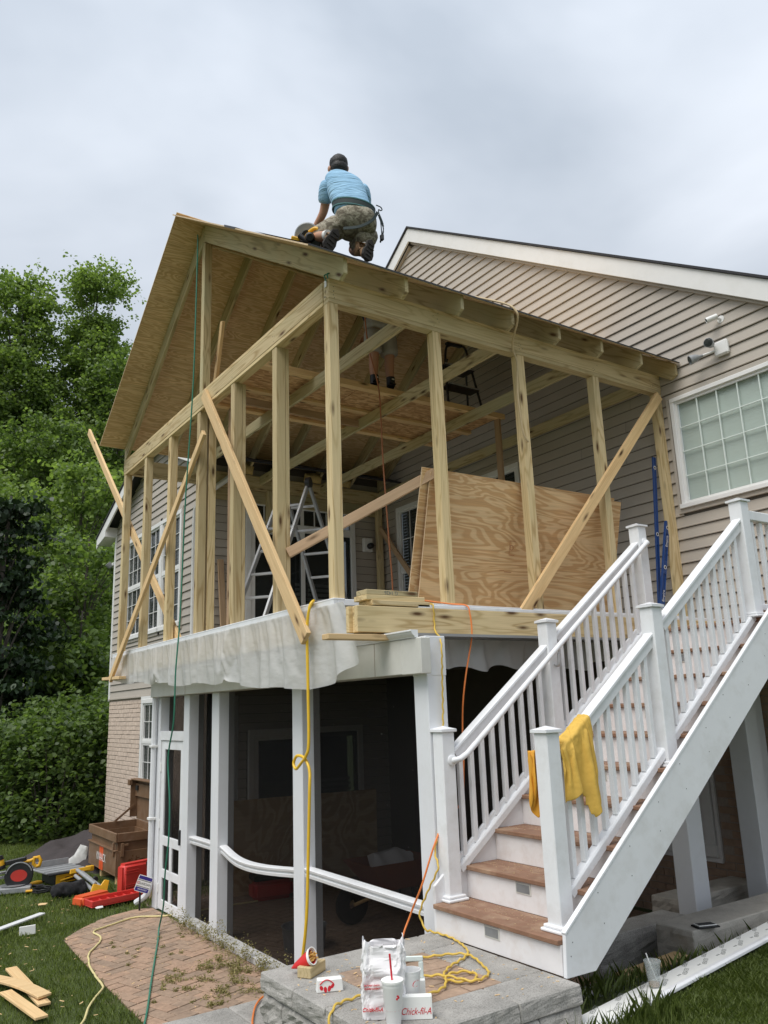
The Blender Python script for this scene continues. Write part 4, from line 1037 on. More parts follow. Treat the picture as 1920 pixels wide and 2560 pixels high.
# lower step against its left side
ls = thing('stone_step', (-.6,-.4,FL), 'low grey concrete block step left of the stone landing', 'step')
for i, (a, b) in enumerate(((-1.28,-.86),(-.855,-.45),(-.445,.20))):
    rough_block('step_stone', (a,-.42,.045), (b,-.035,.145), ls, ('+y','-x') if i == 0 else ('+y',), seed=i*4+1, amp=.012)
    rough_block('step_stone', (a,-.808,.045), (b,-.425,.145), ls, ('-x',) if i == 0 else (), seed=i*4+2, amp=.012)
    rough_block('wall_block', (a+.01,-.80,FL-.03), (b,-.045,.0435), ls, ('+y','-x') if i == 0 else ('+y',), seed=i*4+3, amp=.02)

# retaining stones at the right, under the stair
rt = thing('retaining_stones', (2.6,-1.2,.1), 'long grey stone slabs edging the bed below the stair landing', 'wall')
for i, (a, b) in enumerate(((2.0,3.12),(3.125,4.2),)): rough_block('slab', (a,-1.375,.10), (b,-1.06,.35), rt, ('-x','-y'), seed=i*9+2, amp=.012, res=.07, mat=MT['slab'])
rt2 = thing('retaining_stones', (1.9,-.8,.0), 'dark shaded stone slab lying farther back under the stair stringer', 'wall')
rough_block('slab', (1.62,-.86,-.02), (2.62,-.62,.27), rt2, ('-x','-y'), seed=31, amp=.014, res=.07)
rough_block('slab', (3.08,-.45,.0), (4.25,-.15,.24), rt2, ('-x','-y'), seed=37, amp=.014, res=.07, mat=MT['slab'])

# ------------------------------------------------------------------ staircase
sc_ = thing('staircase', (1.3,-1.4,PZ), 'white staircase with brown composite treads, slim balusters and capped newel posts', 'staircase')
RUN, RISE, X0, Z0 = .2633, .1955, .1774, .72
YL, YR = -.868, -1.945
NT = 9
nx = lambda k: X0+RUN*k
nz_ = lambda k: Z0+RISE*k
def tread_board(x0, x1, zt):
    return board('tread', ((x0+x1)/2, YL, zt-.0135), ((x0+x1)/2, YR, zt-.0135), x1-x0, .027, MT['composite'], sc_, bevel=.004)
for kk in range(NT+1):
    x = nx(kk)
    last = kk == NT
    tread_board(x-.022, x+.118, nz_(kk))
    if not last: tread_board(x+.1225, x+RUN+.002, nz_(kk))
    zb = PZ+.001 if kk == 0 else nz_(kk-1)+.0005
    rs = abox('riser', (x,YR,zb), (x+.018,YL,nz_(kk)-.0275), MT['riser'], sc_, .002)
    if kk in (0,1) or kk % 2 == 0:
        yc = -1.40 if kk < 2 else (-1.43 if kk % 4 else -1.36); zt = nz_(kk)-.034
        fr_ = abox('step_light', (x-.004,yc-.066,zt-.066), (x+.002,yc+.066,zt-.002), MT['cream'], rs, .002)
        abox('lens', (x-.006,yc-.056,zt-.056), (x-.0035,yc+.056,zt-.010), MT['galv'], rs)
# sawdust crumbs on the treads
cb = MB(); r3_ = random.Random(9)
for kk in range(0, 6):
    for i in range(170):
        x = nx(kk)+r3_.uniform(.02,.255); y = r3_.uniform(YR+.02,YL-.02); s = r3_.uniform(.0008,.0022); 
        if x < nx(kk)+.12 and r3_.random() < .6: continue
        cb.box((-s*1.6,-s,0),(s*1.6,s,s), Matrix.Translation((x,y,nz_(kk)+.0004)) @ Matrix.Rotation(r3_.uniform(0,3),4,'Z'))
tag(cb.build('sawdust', MT['cordtan'], sc_), kind='stuff')
# stringers: outer right fascia and left skirt
MB().prism([(.176,.54),(.19,.742),(2.60,2.572),(2.98,2.572),(2.98,2.50),(2.354,2.023),(.396,.538)], .024, Matrix(((1,0,0,0),(0,0,-1,-1.9475),(0,1,0,0),(0,0,0,1)))).build('stringer', MT['white'], sc_, bevel=.003)
MB().prism([(.185,.756),(2.602,2.592),(2.61,2.575),(.191,.743)], .030, Matrix(((1,0,0,0),(0,0,-1,-1.9445),(0,1,0,0),(0,0,0,1)))).build('stringer_cap', MT['white'], sc_, bevel=.002)
MB().prism([(.178,.545),(.178,.82),(2.56,2.62),(2.56,2.30),(2.354,2.10),(.40,.545)], .022, Matrix(((1,0,0,0),(0,0,-1,-.845),(0,1,0,0),(0,0,0,1)))).build('stringer', MT['white'], sc_, bevel=.003)
scw = MB(); rw = random.Random(6)
for t_ in range(9):
    x = .22+t_*.27; zt_ = .742+.759*(x-.19)
    for dz in (.045, .20 if x > .4 else .12): scw.lathe([(0,.0012),(.0030,.0010),(.0032,-.001)], 8, axes((x+rw.uniform(-.03,.03),-1.9722,zt_-dz-rw.uniform(0,.02)),(1,0,0),(0,0,1)))
tag(scw.build('screw_heads', MT['ink_grey'], sc_), kind='stuff')
# landing at the top
for j in range(8): abox('landing_board', (2.69+.14*j,-1.99,2.452), (2.826+.14*j,-.52,2.479), MT['composite'], sc_, .003)
abox('landing_board', (2.80+.14*7+.0,-1.99,2.452), (4.30,-.52,2.479), MT['composite'], sc_, .003)
abox('landing_fascia', (2.985,-1.985,2.25), (4.30,-1.962,2.451), MT['white'], sc_, .003)
abox('landing_joist', (2.6,-1.94,2.27), (4.29,-.54,2.40), MT['ptg'], sc_)
def newel(x, y, zb, zc, base=True):
    h = .052
    p = abox('newel_post', (x-h,y-h,zb), (x+h,y+h,zc-.03), MT['white'], sc_, .005)
    m = MB(); c = h+.014
    m.box((x-c,y-c,zc-.030),(x+c,y+c,zc-.012)); b_ = len(m.v)
    m.add([(x-c,y-c,zc-.012),(x+c,y-c,zc-.012),(x+c,y+c,zc-.012),(x-c,y+c,zc-.012),(x,y,zc+.010)], [(0,1,4),(1,2,4),(2,3,4),(3,0,4)])
    m.build('post_cap', MT['white'], p, bevel=.003)
    if base:
        q = MB(); q.box((x-h-.03,y-h-.03,zb+.0005),(x+h+.03,y+h+.03,zb+.018)); q.box((x-h-.018,y-h-.018,zb+.0185),(x+h+.018,y+h+.018,zb+.036))
        q.build('post_base', MT['white'], p, bevel=.005)
    return p
NX = (.309, 1.351, 2.5315); NZ = (1.786, 2.54, 3.394); NB = (nz_(0), nz_(4), nz_(NT))
for y in (-.864, -1.828):
    for i in range(3): newel(NX[i], y, NB[i], NZ[i])
def srail(y, x0, x1, zf, nm, w, h):
    """moulded stair rail"""
    m, L = frame((x0,y,zf(x0)), (x1,y,zf(x1)))
    if nm == 'top_rail': pr_ = [(-w/2,-.012),(-w/2,-.004),(-w/2+.008,.0),(w/2-.008,.0),(w/2,-.004),(w/2,-.020),(w/2-.012,-.026),(w/2-.012,-h),(-w/2+.012,-h),(-w/2+.012,-.026),(-w/2,-.020)]
    else: pr_ = [(-w/2,-h),(w/2,-h),(w/2,-.012),(w/2-.008,.0),(-w/2+.008,.0),(-w/2,-.012)]
    mm_ = m @ Matrix(((0,0,1,0),(1,0,0,0),(0,1,0,0),(0,0,0,1)))
    return MB().prism(pr_, L, mm_).build(nm, MT['white'], sc_, bevel=.0015)
for y in (-.864, -1.828):
    for i in (0, 1):
        a, b = NX[i]+.052, NX[i+1]-.052
        srail(y, a, b, TR, 'top_rail', .075, .078); srail(y, a, b, BR, 'bottom_rail', .066, .052)
        n = 9 if i == 0 else 10
        for j in range(n):
            x = a+(b-a)*(j+.75)/(n+.5)
            abox('baluster', (x-.0165,y-.0165,BR(x)-.004), (x+.0165,y+.0165,TR(x)-.080), MT['white'], sc_, .002)
# level guard along the landing
for y in (-1.828,):
    abox('top_rail', (2.584,y-.036,3.228), (4.29,y+.036,3.305), MT['white'], sc_, .006); abox('bottom_rail', (2.584,y-.032,2.535), (4.29,y+.032,2.585), MT['white'], sc_, .006)
    for j in range(14): x = 2.66+.116*j; abox('baluster', (x-.0165,y-.0165,2.586), (x+.0165,y+.0165,3.227), MT['white'], sc_, .002)
# round hand rail with elbows
hp = [(.33,-.90,1.575),(.335,-.935,1.575),(.37,-.955,1.583)] + [(.43+2.07*t/10,-.955,1.612+.765*2.07*t/10) for t in range(11)] + [(2.535,-.955,3.215),(2.545,-.94,3.225),(2.545,-.905,3.228)]
hr = MB().tube([Vector(p) for p in hp], .0195, 14).build('hand_rail', MT['white'], sc_, smooth=True)
for (x, z) in ((.33,1.575),(2.545,3.228)): MB().lathe([(0,.0),(.036,.0),(.036,.008),(.026,.014),(0,.014)], 18, axes((x,-.917,z),(1,0,0),(0,0,1))).build('rail_flange', MT['white'], hr, smooth=True)
MB().tube(catmull([(1.352,-.917,2.20),(1.352,-.95,2.19),(1.36,-.955,2.28)],5), .011, 8).build('rail_bracket', MT['alu'], hr, smooth=True)
# ------------------------------------------------------------------ things on the deck level
def ply_sheet(x0, ytop, ybot, zt, L, label, group=None):
    a = Vector((x0, ybot, ZD+.006)); c = Vector((x0+.02, ytop, zt)); m = axes(a, (1,0,0), c-a); h = (c-a).length
    o = MB().box((0,0,-.012),(L,h,0)).build('plywood_sheet', MT['ply'], mw=m)
    o.data.materials.append(MT['plyedge'])
    for p in o.data.polygons:
        if abs(p.normal.z) < .5: p.material_index = 1
    return tag(o, label, 'plywood')
fs = ply_sheet(1.07, .115, .40, 3.935, 2.50, 'front plywood sheet with bold orange grain leaning behind the porch posts')
ply_sheet(1.00, .140, .46, 3.975, 2.50, 'rear plywood sheet showing only its edge behind the front leaning sheet')
def stamp(o):                                             # grade stamps printed on the sheet
    m = WM[o.name]
    text_mesh('stamp', 'D', .07, MT['cordbrown'], m @ Matrix.Translation((1.03,.62,.0006)), o, extrude=.0002)
    for (a, b) in (((1.0,.55),(1.07,.556)),((1.0,.56),(1.004,.68)),((1.0,.684),(1.07,.69)),((.90,.40),(.96,.404)),((.96,.387),(1.05,.393))): MB().box((a[0],a[1],.0004),(b[0],b[1],.001), m).build('stamp', MT['cordbrown'], o)
stamp(fs)
# two blue levels standing by the far post
def level(name, p0, p1, label, th=.06, text=True, wd=.028):
    t = thing(name, p0, label, 'level')
    m, L = frame(p0, p1, (1,0,-.2)); b = MB()
    # I-beam body with open windows
    hz = th/2
    b.box((0,-wd/2,-hz),(L,wd/2,-hz+.008), m); b.box((0,-wd/2,hz-.008),(L,wd/2,hz), m); b.box((0,-.004,-hz+.008),(L,.004,hz-.008), m)
    b.box((0,-wd/2+.002,-hz+.008),(.14*L,wd/2-.002,hz-.008), m); b.box((.86*L,-wd/2+.002,-hz+.008),(L,wd/2-.002,hz-.008), m); b.box((.43*L,-wd/2+.002,-hz+.008),(.57*L,wd/2-.002,hz-.008), m)
    b.build('body', MT['bluelevel'], t, bevel=.002)
    for u in (.05, .5, .93):
        ring = MB(); n = 20; c = m @ Vector((u*L, 0, 0))
        ax = m.col[1].to_3d()
        mm_ = axes(c, m.col[0].to_3d(), m.col[2].to_3d())
        for s in (-1, 1): ring.lathe([(.014,s*wd*.52),(.021,s*wd*.52),(.021,s*wd*.46),(.014,s*wd*.46),(.014,s*wd*.52)], n, mm_)
        ring.build('vial_ring', MT['ink_white'], t, smooth=True)
        MB().lathe([(0,-wd*.5),(.0135,-wd*.5)], n, mm_).build('vial_window', MT['black'], t); MB().lathe([(0,wd*.5),(.0135,wd*.5)], n, mm_).build('vial_window', MT['black'], t)
    if text:
        s = -1 if m.col[1].to_3d().y > 0 else 1
        for u in (.20, .78): text_mesh('lettering', 'Empire', .045, MT['ink_white'], axes(m @ Vector((u*L, s*wd*.53, 0)), m.col[0].to_3d(), m.col[2].to_3d() if s < 0 else -m.col[2].to_3d()), t, extrude=.0004)
    return t
level('spirit_level', (3.975,.085,2.76), (4.225,.062,3.78), 'short blue spirit level with white lettering leaning on the end post')
level('spirit_level', (4.02,.135,2.76), (4.20,.115,4.52), 'tall thin dark blue level standing behind the short blue level', th=.05, text=False, wd=.02)
# block stack on the rim
bs = thing('lumber_offcuts', (.5,-.42,2.64), 'short stack of treated lumber offcuts on the rim beam corner', 'lumber')
board('offcut', (.02,-.40,2.662), (.53,-.40,2.662), .19, .037, MT['pt'], bs); board('offcut', (-.02,-.39,2.7005), (.50,-.39,2.7005), .17, .037, MT['pt'], bs)
board('offcut', (-.015,-.40,2.739), (.44,-.40,2.739), .14, .037, MT['ptg'], bs)
text_mesh('pencil_mark', 'G 1426', .04, MT['ink_grey'], axes((.20,-.471,2.739),(-1,0,0),(0,0,-1)), bs, extrude=.0003)
# loose board leaning at the back wall
tag(board('loose_stud', (1.46,5.62,ZD), (1.43,5.75,4.13), .038, .089, MT['pinebrown'], up=(1,0,0)), 'pinkish brown stud leaning upright beside the sliding door', 'lumber')

# folding aluminium ladder
ld = thing('folding_ladder', (1.4,3.0,ZD), 'silver folding multi position ladder standing open inside the porch frame', 'ladder')
def ladder_side(top, feet, nrung, name, mat):
    """a flat ladder half between hinge points 'top' (two) and floor points 'feet' (two)"""
    m = MB()
    for t, f in zip(top, feet): m.beam(t, f, .03, .065, up=(Vector(feet[1])-Vector(feet[0])).cross(Vector(f)-Vector(t)))
    o = m.build(name, mat, ld, bevel=.004)
    for k in range(1, nrung+1):
        s = k/(nrung+.6); a = Vector(top[0]).lerp(Vector(feet[0]), s); b = Vector(top[1]).lerp(Vector(feet[1]), s)
        r = MB(); r.beam(a, b, .035, .028); r.build('rung', MT['alu'], o, bevel=.003)
    for f in feet: r = MB(); f = Vector(f); r.box(f-Vector((.035,.03,.0)), f+Vector((.035,.03,.05))); r.build('foot', MT['black'], o, bevel=.006)
tp = [(1.41,2.98,4.60),(1.20,3.22,4.60)]
ladder_side(tp, [(.74,2.95,ZD+.001),(.50,3.26,ZD+.001)], 6, 'front_rails', MT['alu'])
ladder_side(tp, [(1.98,2.86,ZD+.001),(1.74,3.17,ZD+.001)], 6, 'rear_rails', MT['alug'])
for t in tp:
    dd = (Vector(tp[1])-Vector(tp[0])).normalized()
    MB().lathe([(0,-.03),(.07,-.03),(.07,.03),(0,.03)], 20, axes(t, (0,0,1), dd.cross(Vector((0,0,1))).cross(dd) if False else Vector((0,0,1)).cross(dd))).build('hinge', MT['gunmetal'], ld, bevel=.004, smooth=True)
# black step ladder on the work platform
sl = thing('step_ladder', (3.15,2.2,ZT+.056), 'black folding step ladder standing on the work platform', 'ladder')
PZt = ZT+.056
def SLp(x, y, z): return (2.84+(x-2.86)*1.30, 1.98+(y-1.99)*1.15, PZt+(z-PZt)*1.13)
MB().tube(catmull([SLp(*p) for p in ((2.86,1.99,PZt),(2.93,2.10,6.02),(3.00,2.18,6.28),(3.06,2.2,6.37),(3.20,2.2,6.40),(3.26,2.18,6.36),(3.27,2.10,6.02),(3.29,1.99,PZt))],6), .016, 8).build('front_frame', MT['gunmetal'], sl, smooth=True)
MB().tube([SLp(2.98,2.62,PZt),SLp(3.06,2.24,6.22)], .014, 8).build('rear_leg', MT['gunmetal'], sl); MB().tube([SLp(3.52,2.55,PZt),SLp(3.28,2.22,6.26)], .014, 8).build('rear_leg', MT['gunmetal'], sl)
MB().beam(SLp(3.02,2.195,6.385),SLp(3.22,2.2,6.40),.06,.035).build('grip', MT['black'], sl, bevel=.008)
for z, y0, y1 in ((5.78,2.0,2.16),(6.04,2.06,2.26)):
    a, b = SLp(2.90,y0,z), SLp(3.27,y1,z); MB().box(a,(b[0],b[1],b[2]+.028)).build('tread', MT['black'], sl, bevel=.005); MB().box((a[0],a[1]-.004,a[2]+.012),(b[0],a[1]+.004,a[2]+.031)).build('tread_edge', MT['alug'], sl)
# cords hanging in the frame
tag(cord('hanging_cord', [(1.30,1.45,6.10),(1.37,1.5,5.76),(1.48,1.5,5.33),(1.50,1.5,4.93),(1.505,1.5,4.55),(1.52,1.5,4.17),(1.545,1.5,3.63),(1.56,1.49,3.2),(1.55,1.47,2.76)], .008, MT['cordbrown']), 'thin brown cord hanging from the roof inside the porch frame', 'cord')
tag(cord('tan_cord', [(1.72,.1,5.80),(1.80,-.22,5.60),(1.83,-.315,5.50),(1.87,-.30,5.42),(2.02,-.05,5.30),(2.084,-.028,5.14),(2.07,-.028,4.95),(2.062,-.028,4.78),(2.075,-.028,4.58),(2.09,-.028,4.43),(2.125,-.028,4.36),(2.152,-.028,4.336)], .010, MT['cordtan']), 'tan cord hanging off the right eave down past the header', 'cord')
tag(cord('air_hose', [(-.10,2.84,7.40),(-.115,2.79,7.25),(-.12,2.79,6.46),(-.12,2.83,5.46),(-.125,2.97,4.2),(-.12,3.06,2.99),(-.14,3.10,2.39),(-.13,3.15,1.88),(-.12,3.32,1.50),(-.12,3.24,1.07),(-.12,3.24,.70),(-.12,3.32,.36),(-.10,3.40,.05),(-.07,3.60,-.20),(-.20,3.25,-.236),(-.62,2.14,-.236),(-.97,1.21,-.236),(-1.25,.6,-.24),(-1.6,0,-.24)], .0085, MT['hosegreen'], n=12), 'green air hose hanging from the gable peak down to the patio', 'hose')
tag(cord('yellow_hose', [(-.04,.34,2.72),(-.075,.20,2.755),(-.12,.185,2.70),(-.125,.22,2.52),(-.12,.226,2.09),(-.12,.226,1.70),(-.125,.26,1.60),(-.13,.33,1.545),(-.132,.41,1.50),(-.13,.452,1.54),(-.125,.41,1.592),(-.115,.33,1.588),(-.11,.27,1.545),(-.11,.235,1.48),(-.12,.221,1.375),(-.12,.245,1.04),(-.12,.288,.51),(-.12,.37,.17),(-.13,.46,-.14),(-.2,.42,-.235),(-.5,.2,-.235)], .0115, MT['hoseyellow'], n=12), 'bright yellow hose with a loop hanging from the slanted brace', 'hose')
tag(cord('extension_cord', [(1.3,4.15,-.235),(.50,4.19,-.235),(.20,4.21,-.235),(-.08,4.38,-.235),(-.40,4.22,-.235),(-.56,4.13,-.235),(-.615,4.02,-.235),(-.60,3.80,-.235),(-.70,3.55,-.235),(-.864,3.235,-.235),(-.955,2.80,-.235),(-.99,2.45,-.235),(-1.015,2.18,-.228),(-1.10,2.0,-.225),(-1.203,1.82,-.225),(-1.349,1.46,-.225),(-1.5,1.1,-.225)], .009, MT['cordpale'], wob=.01), 'pale yellow extension cord winding over the brick patio', 'cord')
tag(cord('extension_cord', [(.56,-.44,2.672),(.545,-.515,2.650),(.54,-.53,2.47),(.36,-.825,2.36),(.352,-.828,2.10),(.345,-.828,1.90),(.335,-.826,1.72),(.33,-.810,1.45),(.30,-.810,1.2),(.228,-.82,1.02),(.165,-.93,.94),(.14,-.85,.80),(.13,-.76,.65),(.145,-.80,.562),(.16,-.83,.556),(.165,-1.04,.556),(.086,-1.277,.556),(-.015,-1.383,.556),(-.186,-1.461,.556),(-.308,-1.567,.556),(-.316,-1.659,.556),(-.232,-1.711,.556),(-.162,-1.651,.556),(-.174,-1.578,.556),(-.292,-1.58,.562),(-.407,-1.696,.556),(-.54,-1.712,.556),(-.55,-1.50,.556),(-.423,-1.345,.556),(-.35,-1.25,.556),(-.319,-1.213,.556),(-.187,-1.234,.556),(.008,-1.355,.562),(-.045,-1.583,.556),(-.112,-1.693,.556),(-.251,-1.734,.562),(-.319,-1.598,.568),(-.385,-1.502,.556),(-.62,-1.46,.556),(-.804,-1.53,.556),(-.904,-1.546,.556),(-.985,-1.59,.556),(-1.035,-1.63,.50),(-1.06,-1.70,.30),(-1.08,-1.8,-.1),(-1.2,-2.0,-.24)], .0062, MT['cordyellow'], n=12, twist=.0032), 'yellow twisted extension cord coiled on the stone landing', 'cord')
tag(cord('extension_cord', [(.70,-.05,2.77),(.82,-.35,2.70),(.873,-.50,2.67),(.878,-.535,2.60),(.873,-.55,2.445),(.83,-.55,2.28),(.789,-.55,2.134),(.75,-.55,1.95),(.714,-.57,1.75),(.60,-.70,1.5),(.47,-.815,1.30),(.32,-.812,1.18),(.215,-.83,1.05),(.13,-.80,.83),(.10,-.70,.64),(.02,-.70,.48),(-.05,-.74,.20),(-.35,-.45,.160),(-.513,-.08,.160),(-.607,-.05,.160),(-.721,-.16,.160),(-.835,-.356,.160),(-.93,-.55,.160),(-1.05,-.72,.160)], .0062, MT['cordorange'], n=10), 'orange extension cord hanging from the deck rim behind the stair newel', 'cord')

# yellow rain jacket over the stair rail
jk = thing('jacket', (.42,-1.88,1.3), 'yellow rain jacket draped over the lower right stair newel and rail', 'jacket')
for key in ('jacket', 'hood'):
    o = link('jacket_body' if key == 'jacket' else 'jacket_hood', CLOTH[key], MT['jacket' if key == 'jacket' else 'jacketd'], jk)
    o.modifiers.new('thickness', 'SOLIDIFY').thickness = .004; sb = o.modifiers.new('sub', 'SUBSURF'); sb.levels = 1; sb.render_levels = 1

# ------------------------------------------------------------------ lunch on the stone landing
vr = Vector((.83,-.555,0)).normalized(); vf = Vector((.555,.83,0)).normalized()
bag = thing('paper_bag', (-.83,-1.795,PZ), 'crumpled white paper takeout bag standing on the stone landing', 'bag')
def paper_bag():
    w, d, h = .105, .055, .315; n, r = 56, 26; vs_ = []
    for j in range(r):
        t = j/(r-1)
        for i in range(n):
            a = 2*math.pi*i/n; c, s = math.cos(a), math.sin(a)
            x = w*math.copysign(abs(c)**.35, c); y = d*math.copysign(abs(s)**.35, s)
            k = mnoise.noise(Vector((c*2.2, s*2.2, t*4)))*.5 + abs(mnoise.noise(Vector((c*3.1+4, s*3.3, t*7))))*.8-.25
            pinch = 1-.45*max(0, t-.45); amp = .022*min(1, t*3+.15)
            vs_.append((x*(1-.06*t)+amp*k*c*1.1, y*pinch+amp*k*s*1.6, t*h+(.012*math.sin(5*a)+.014*math.sin(2*a+1) if j == r-1 else 0)))
    fs_ = [(j*n+i, j*n+(i+1) % n, (j+1)*n+(i+1) % n, (j+1)*n+i) for j in range(r-1) for i in range(n)] + [tuple(reversed(range(n)))]
    o = MB().add(vs_, fs_).build('bag_body', MT['paperwhite'], bag, mw=axes((-.83,-1.795,PZ+.001), vr, vf))
    sol = o.modifiers.new('thickness', 'SOLIDIFY'); sol.thickness = .0012
    for p in o.data.polygons: p.use_smooth = (p.index % 3 == 0)
    return o
pb = paper_bag(); pm = WM[pb.name]
for (tx, z, s) in (('Chick-fil-A', .045, .022), ('EAT MOR CHIKIN', .145, .009), ('CLOSED SUNDAY', .132, .009)): text_mesh('print', tx, s, MT['ink_red'], pm @ Matrix.Translation((-.055,-.068,z)) @ Matrix.Rotation(math.pi/2,4,'X'), pb, extrude=.004, shear=.3)
def cup(x, y, label, straw=False, h=.175):
    c = thing('foam_cup', (x,y,PZ), label, 'cup'); m = Matrix.Translation((x,y,PZ+.001))
    b = MB().lathe([(0,.004),(.031,.0),(.033,.004),(.037,.06),(.040,.065),(.0465,h-.02),(.0475,h-.018),(.0475,h-.006),(.050,h-.005),(.0505,h),(.047,h),(.044,h-.02),(.036,.06),(.0,.012)], 32, m).build('cup_body', MT['foam'], c, smooth=True)
    if straw:
        MB().lathe([(0,h-.004),(.046,h-.003),(.0515,h+.0005),(.0515,h+.008),(.047,h+.010),(.020,h+.006),(0,h+.006)], 32, m).build('lid', MT['carton'], c, smooth=True)
        MB().tube([Vector((x,y,PZ+h-.02)), Vector((x-.008,y+.004,PZ+h+.115))], .0045, 10).build('straw', MT['ink_red'], c, smooth=True)
    return c, b
c1, b1 = cup(-.862,-1.915, 'white foam cup with lid and red straw in front of the paper bag', True)
c2, b2 = cup(-.705,-1.835, 'open white foam cup without straw beside the paper bag', False, .178)
def on_cup(c, b, x, y, ang, z, body, size, shear=.35):
    """printed lettering bent round the cup"""
    o = text_mesh('print', body, size, MT['ink_red'], Matrix(), b, extrude=.0004, shear=shear)
    for v in o.data.vertices:
        lx, lz, ln = v.co.x, v.co.y, v.co.z; zz = z+lz; r = .0375+.0085*max(0,(zz-.06)/.11)+.0012+ln; a = ang+lx/.043
        v.co = Vector((x+r*math.cos(a), y+r*math.sin(a), PZ+zz))
ca = math.atan2(-5.2983+1.9, -3.1056+.862)
on_cup(c1, b1, -.862,-1.915, ca+.55, .075, 'Chick-fil-A', .034); on_cup(c2, b2, -.705,-1.835, ca+.35, .125, 'C', .045)
dots = MB()
for (da, z, r) in ((.42,.115,.005),(.50,.128,.0055),(.60,.120,.005)):
    a = ca+da; cx_ = -.862+math.cos(a)*.0435; cy_ = -1.915+math.sin(a)*.0435
    dots.lathe([(0,.001),(r,.0008),(r,-.004)], 10, axes((cx_,cy_,PZ+z),(-math.sin(a),math.cos(a),0),(0,0,1)))
dots.build('print', MT['ink_red'], b1)
mb_ = thing('meal_box', (-.71,-1.90,PZ), 'low white carton with red script lettering at the foot of the open cup', 'carton')
mm_ = axes((-.745,-1.925,PZ+.001), vr, vf); bx = MB().box((-.075,-.012,0),(.075,.03,.095)).build('box', MT['carton'], mb_, bevel=.002, mw=mm_)
text_mesh('print', 'Chick-fil-A', .040, MT['ink_red'], mm_ @ Matrix.Translation((.0,-.0128,.034)) @ Matrix.Rotation(math.pi/2,4,'X'), bx, extrude=.0004, shear=.35, sx=.8)
cc = thing('carry_carton', (-.60,-1.72,PZ), 'pale carton with cut out handle standing behind the open cup', 'carton')
mc = axes((-.625,-1.735,PZ+.001), vr, vf)
MB().box((-.06,-.03,0),(.06,.03,.10)).build('box', MT['carton'], cc, bevel=.002, mw=mc)
hd = MB(); hd.box((-.055,-.004,.101),(-.032,.004,.175), mc); hd.box((.032,-.004,.101),(.055,.004,.175), mc); hd.box((-.055,-.004,.175),(.055,.004,.20), mc); hd.build('handle', MT['blind'], cc, bevel=.004)
nb = thing('nugget_carton', (-.86,-1.33,PZ), 'small white carton with red logo lying on the landing edge', 'carton')
mn_ = axes((-.862,-1.335,PZ+.001), Vector((.86,-.35,0)), Vector((.35,.86,0)))
nbx = MB().prism([(-.068,0),(.068,0),(.062,.058),(-.062,.058)], .052, mn_ @ Matrix(((1,0,0,0),(0,0,-1,.026),(0,1,0,0),(0,0,0,1)))).build('box', MT['carton'], nb, bevel=.003)
fm = mn_ @ Matrix.Translation((-.018,-.0268,.026)) @ Matrix.Rotation(math.pi/2,4,'X')
for (x, y, r0, r1, an) in ((-.026,-.004,.010,.007,.5),(-.006,-.012,.012,.007,.15),(.014,-.009,.012,.007,-.25),(.030,.002,.011,.006,-.7)): 
    MB().lathe([(0,.0006),(1,.0006),(1,-.001)], 14, fm @ Matrix.Translation((x,y,0)) @ Matrix.Rotation(an,4,'Z') @ Matrix.Diagonal((r1*1.2,r0*1.15,1,1))).build('print', MT['ink_red'], nbx)
MB().tube([fm @ Vector((-.034+.07*t, .012+.02*math.sin(math.pi*t), .0008)) for t in [i/10 for i in range(11)]], .0026, 6).build('print', MT['ink_red'], nbx)
fb = tag(board('wood_block', (-.875,-1.085,PZ+.0285), (-.735,-1.00,PZ+.0285), .085, .055, MT['pt'], bevel=.004), 'short treated wood block under the red fries carton', 'wood block')
fc = thing('fries_carton', (-.83,-1.02,PZ+.06), 'red paper fries carton tipped over on the wood block', 'carton')
axf = Vector((.44,-.72,.46)).normalized(); mf = axes((-.885,-.965,PZ+.028), axf.orthogonal(), axf.cross(axf.orthogonal()))
MB().lathe([(.004,0),(.018,.03),(.034,.09),(.046,.145),(.043,.145),(.030,.09),(.0,.05)], 22, mf @ Matrix.Diagonal((1.1,.7,1,1))).build('carton', MT['redcarton'], fc, smooth=True)
MB().lathe([(.047,.135),(.050,.150),(.044,.150),(.041,.132)], 22, mf @ Matrix.Diagonal((1.04,.78,1,1))).build('rim', MT['carton'], fc, smooth=True)
fr = MB(); rf_ = random.Random(4)
for i in range(26):
    a = rf_.uniform(0,6.28); r = rf_.uniform(0,.03); p = Vector((r*math.cos(a), r*math.sin(a)*.7, .10)); fr.beam(mf @ p, mf @ (p+Vector((rf_.uniform(-.015,.015),rf_.uniform(-.015,.015),.045+rf_.uniform(0,.02)))), .007, .007)
tag(fr.build('fries', MT['fries'], fc), kind='stuff')

# iced coffee cup on the trim board, white trim board on the lawn
tb = thing('trim_board', (1.2,-1.95,.33), 'long white moulded trim board with printed film lying on the grass', 'trim board')
p0, p1 = Vector((-.30,-2.155,.345)), Vector((3.6,-1.49,.345)); mt_, Lt = frame(p0, p1)
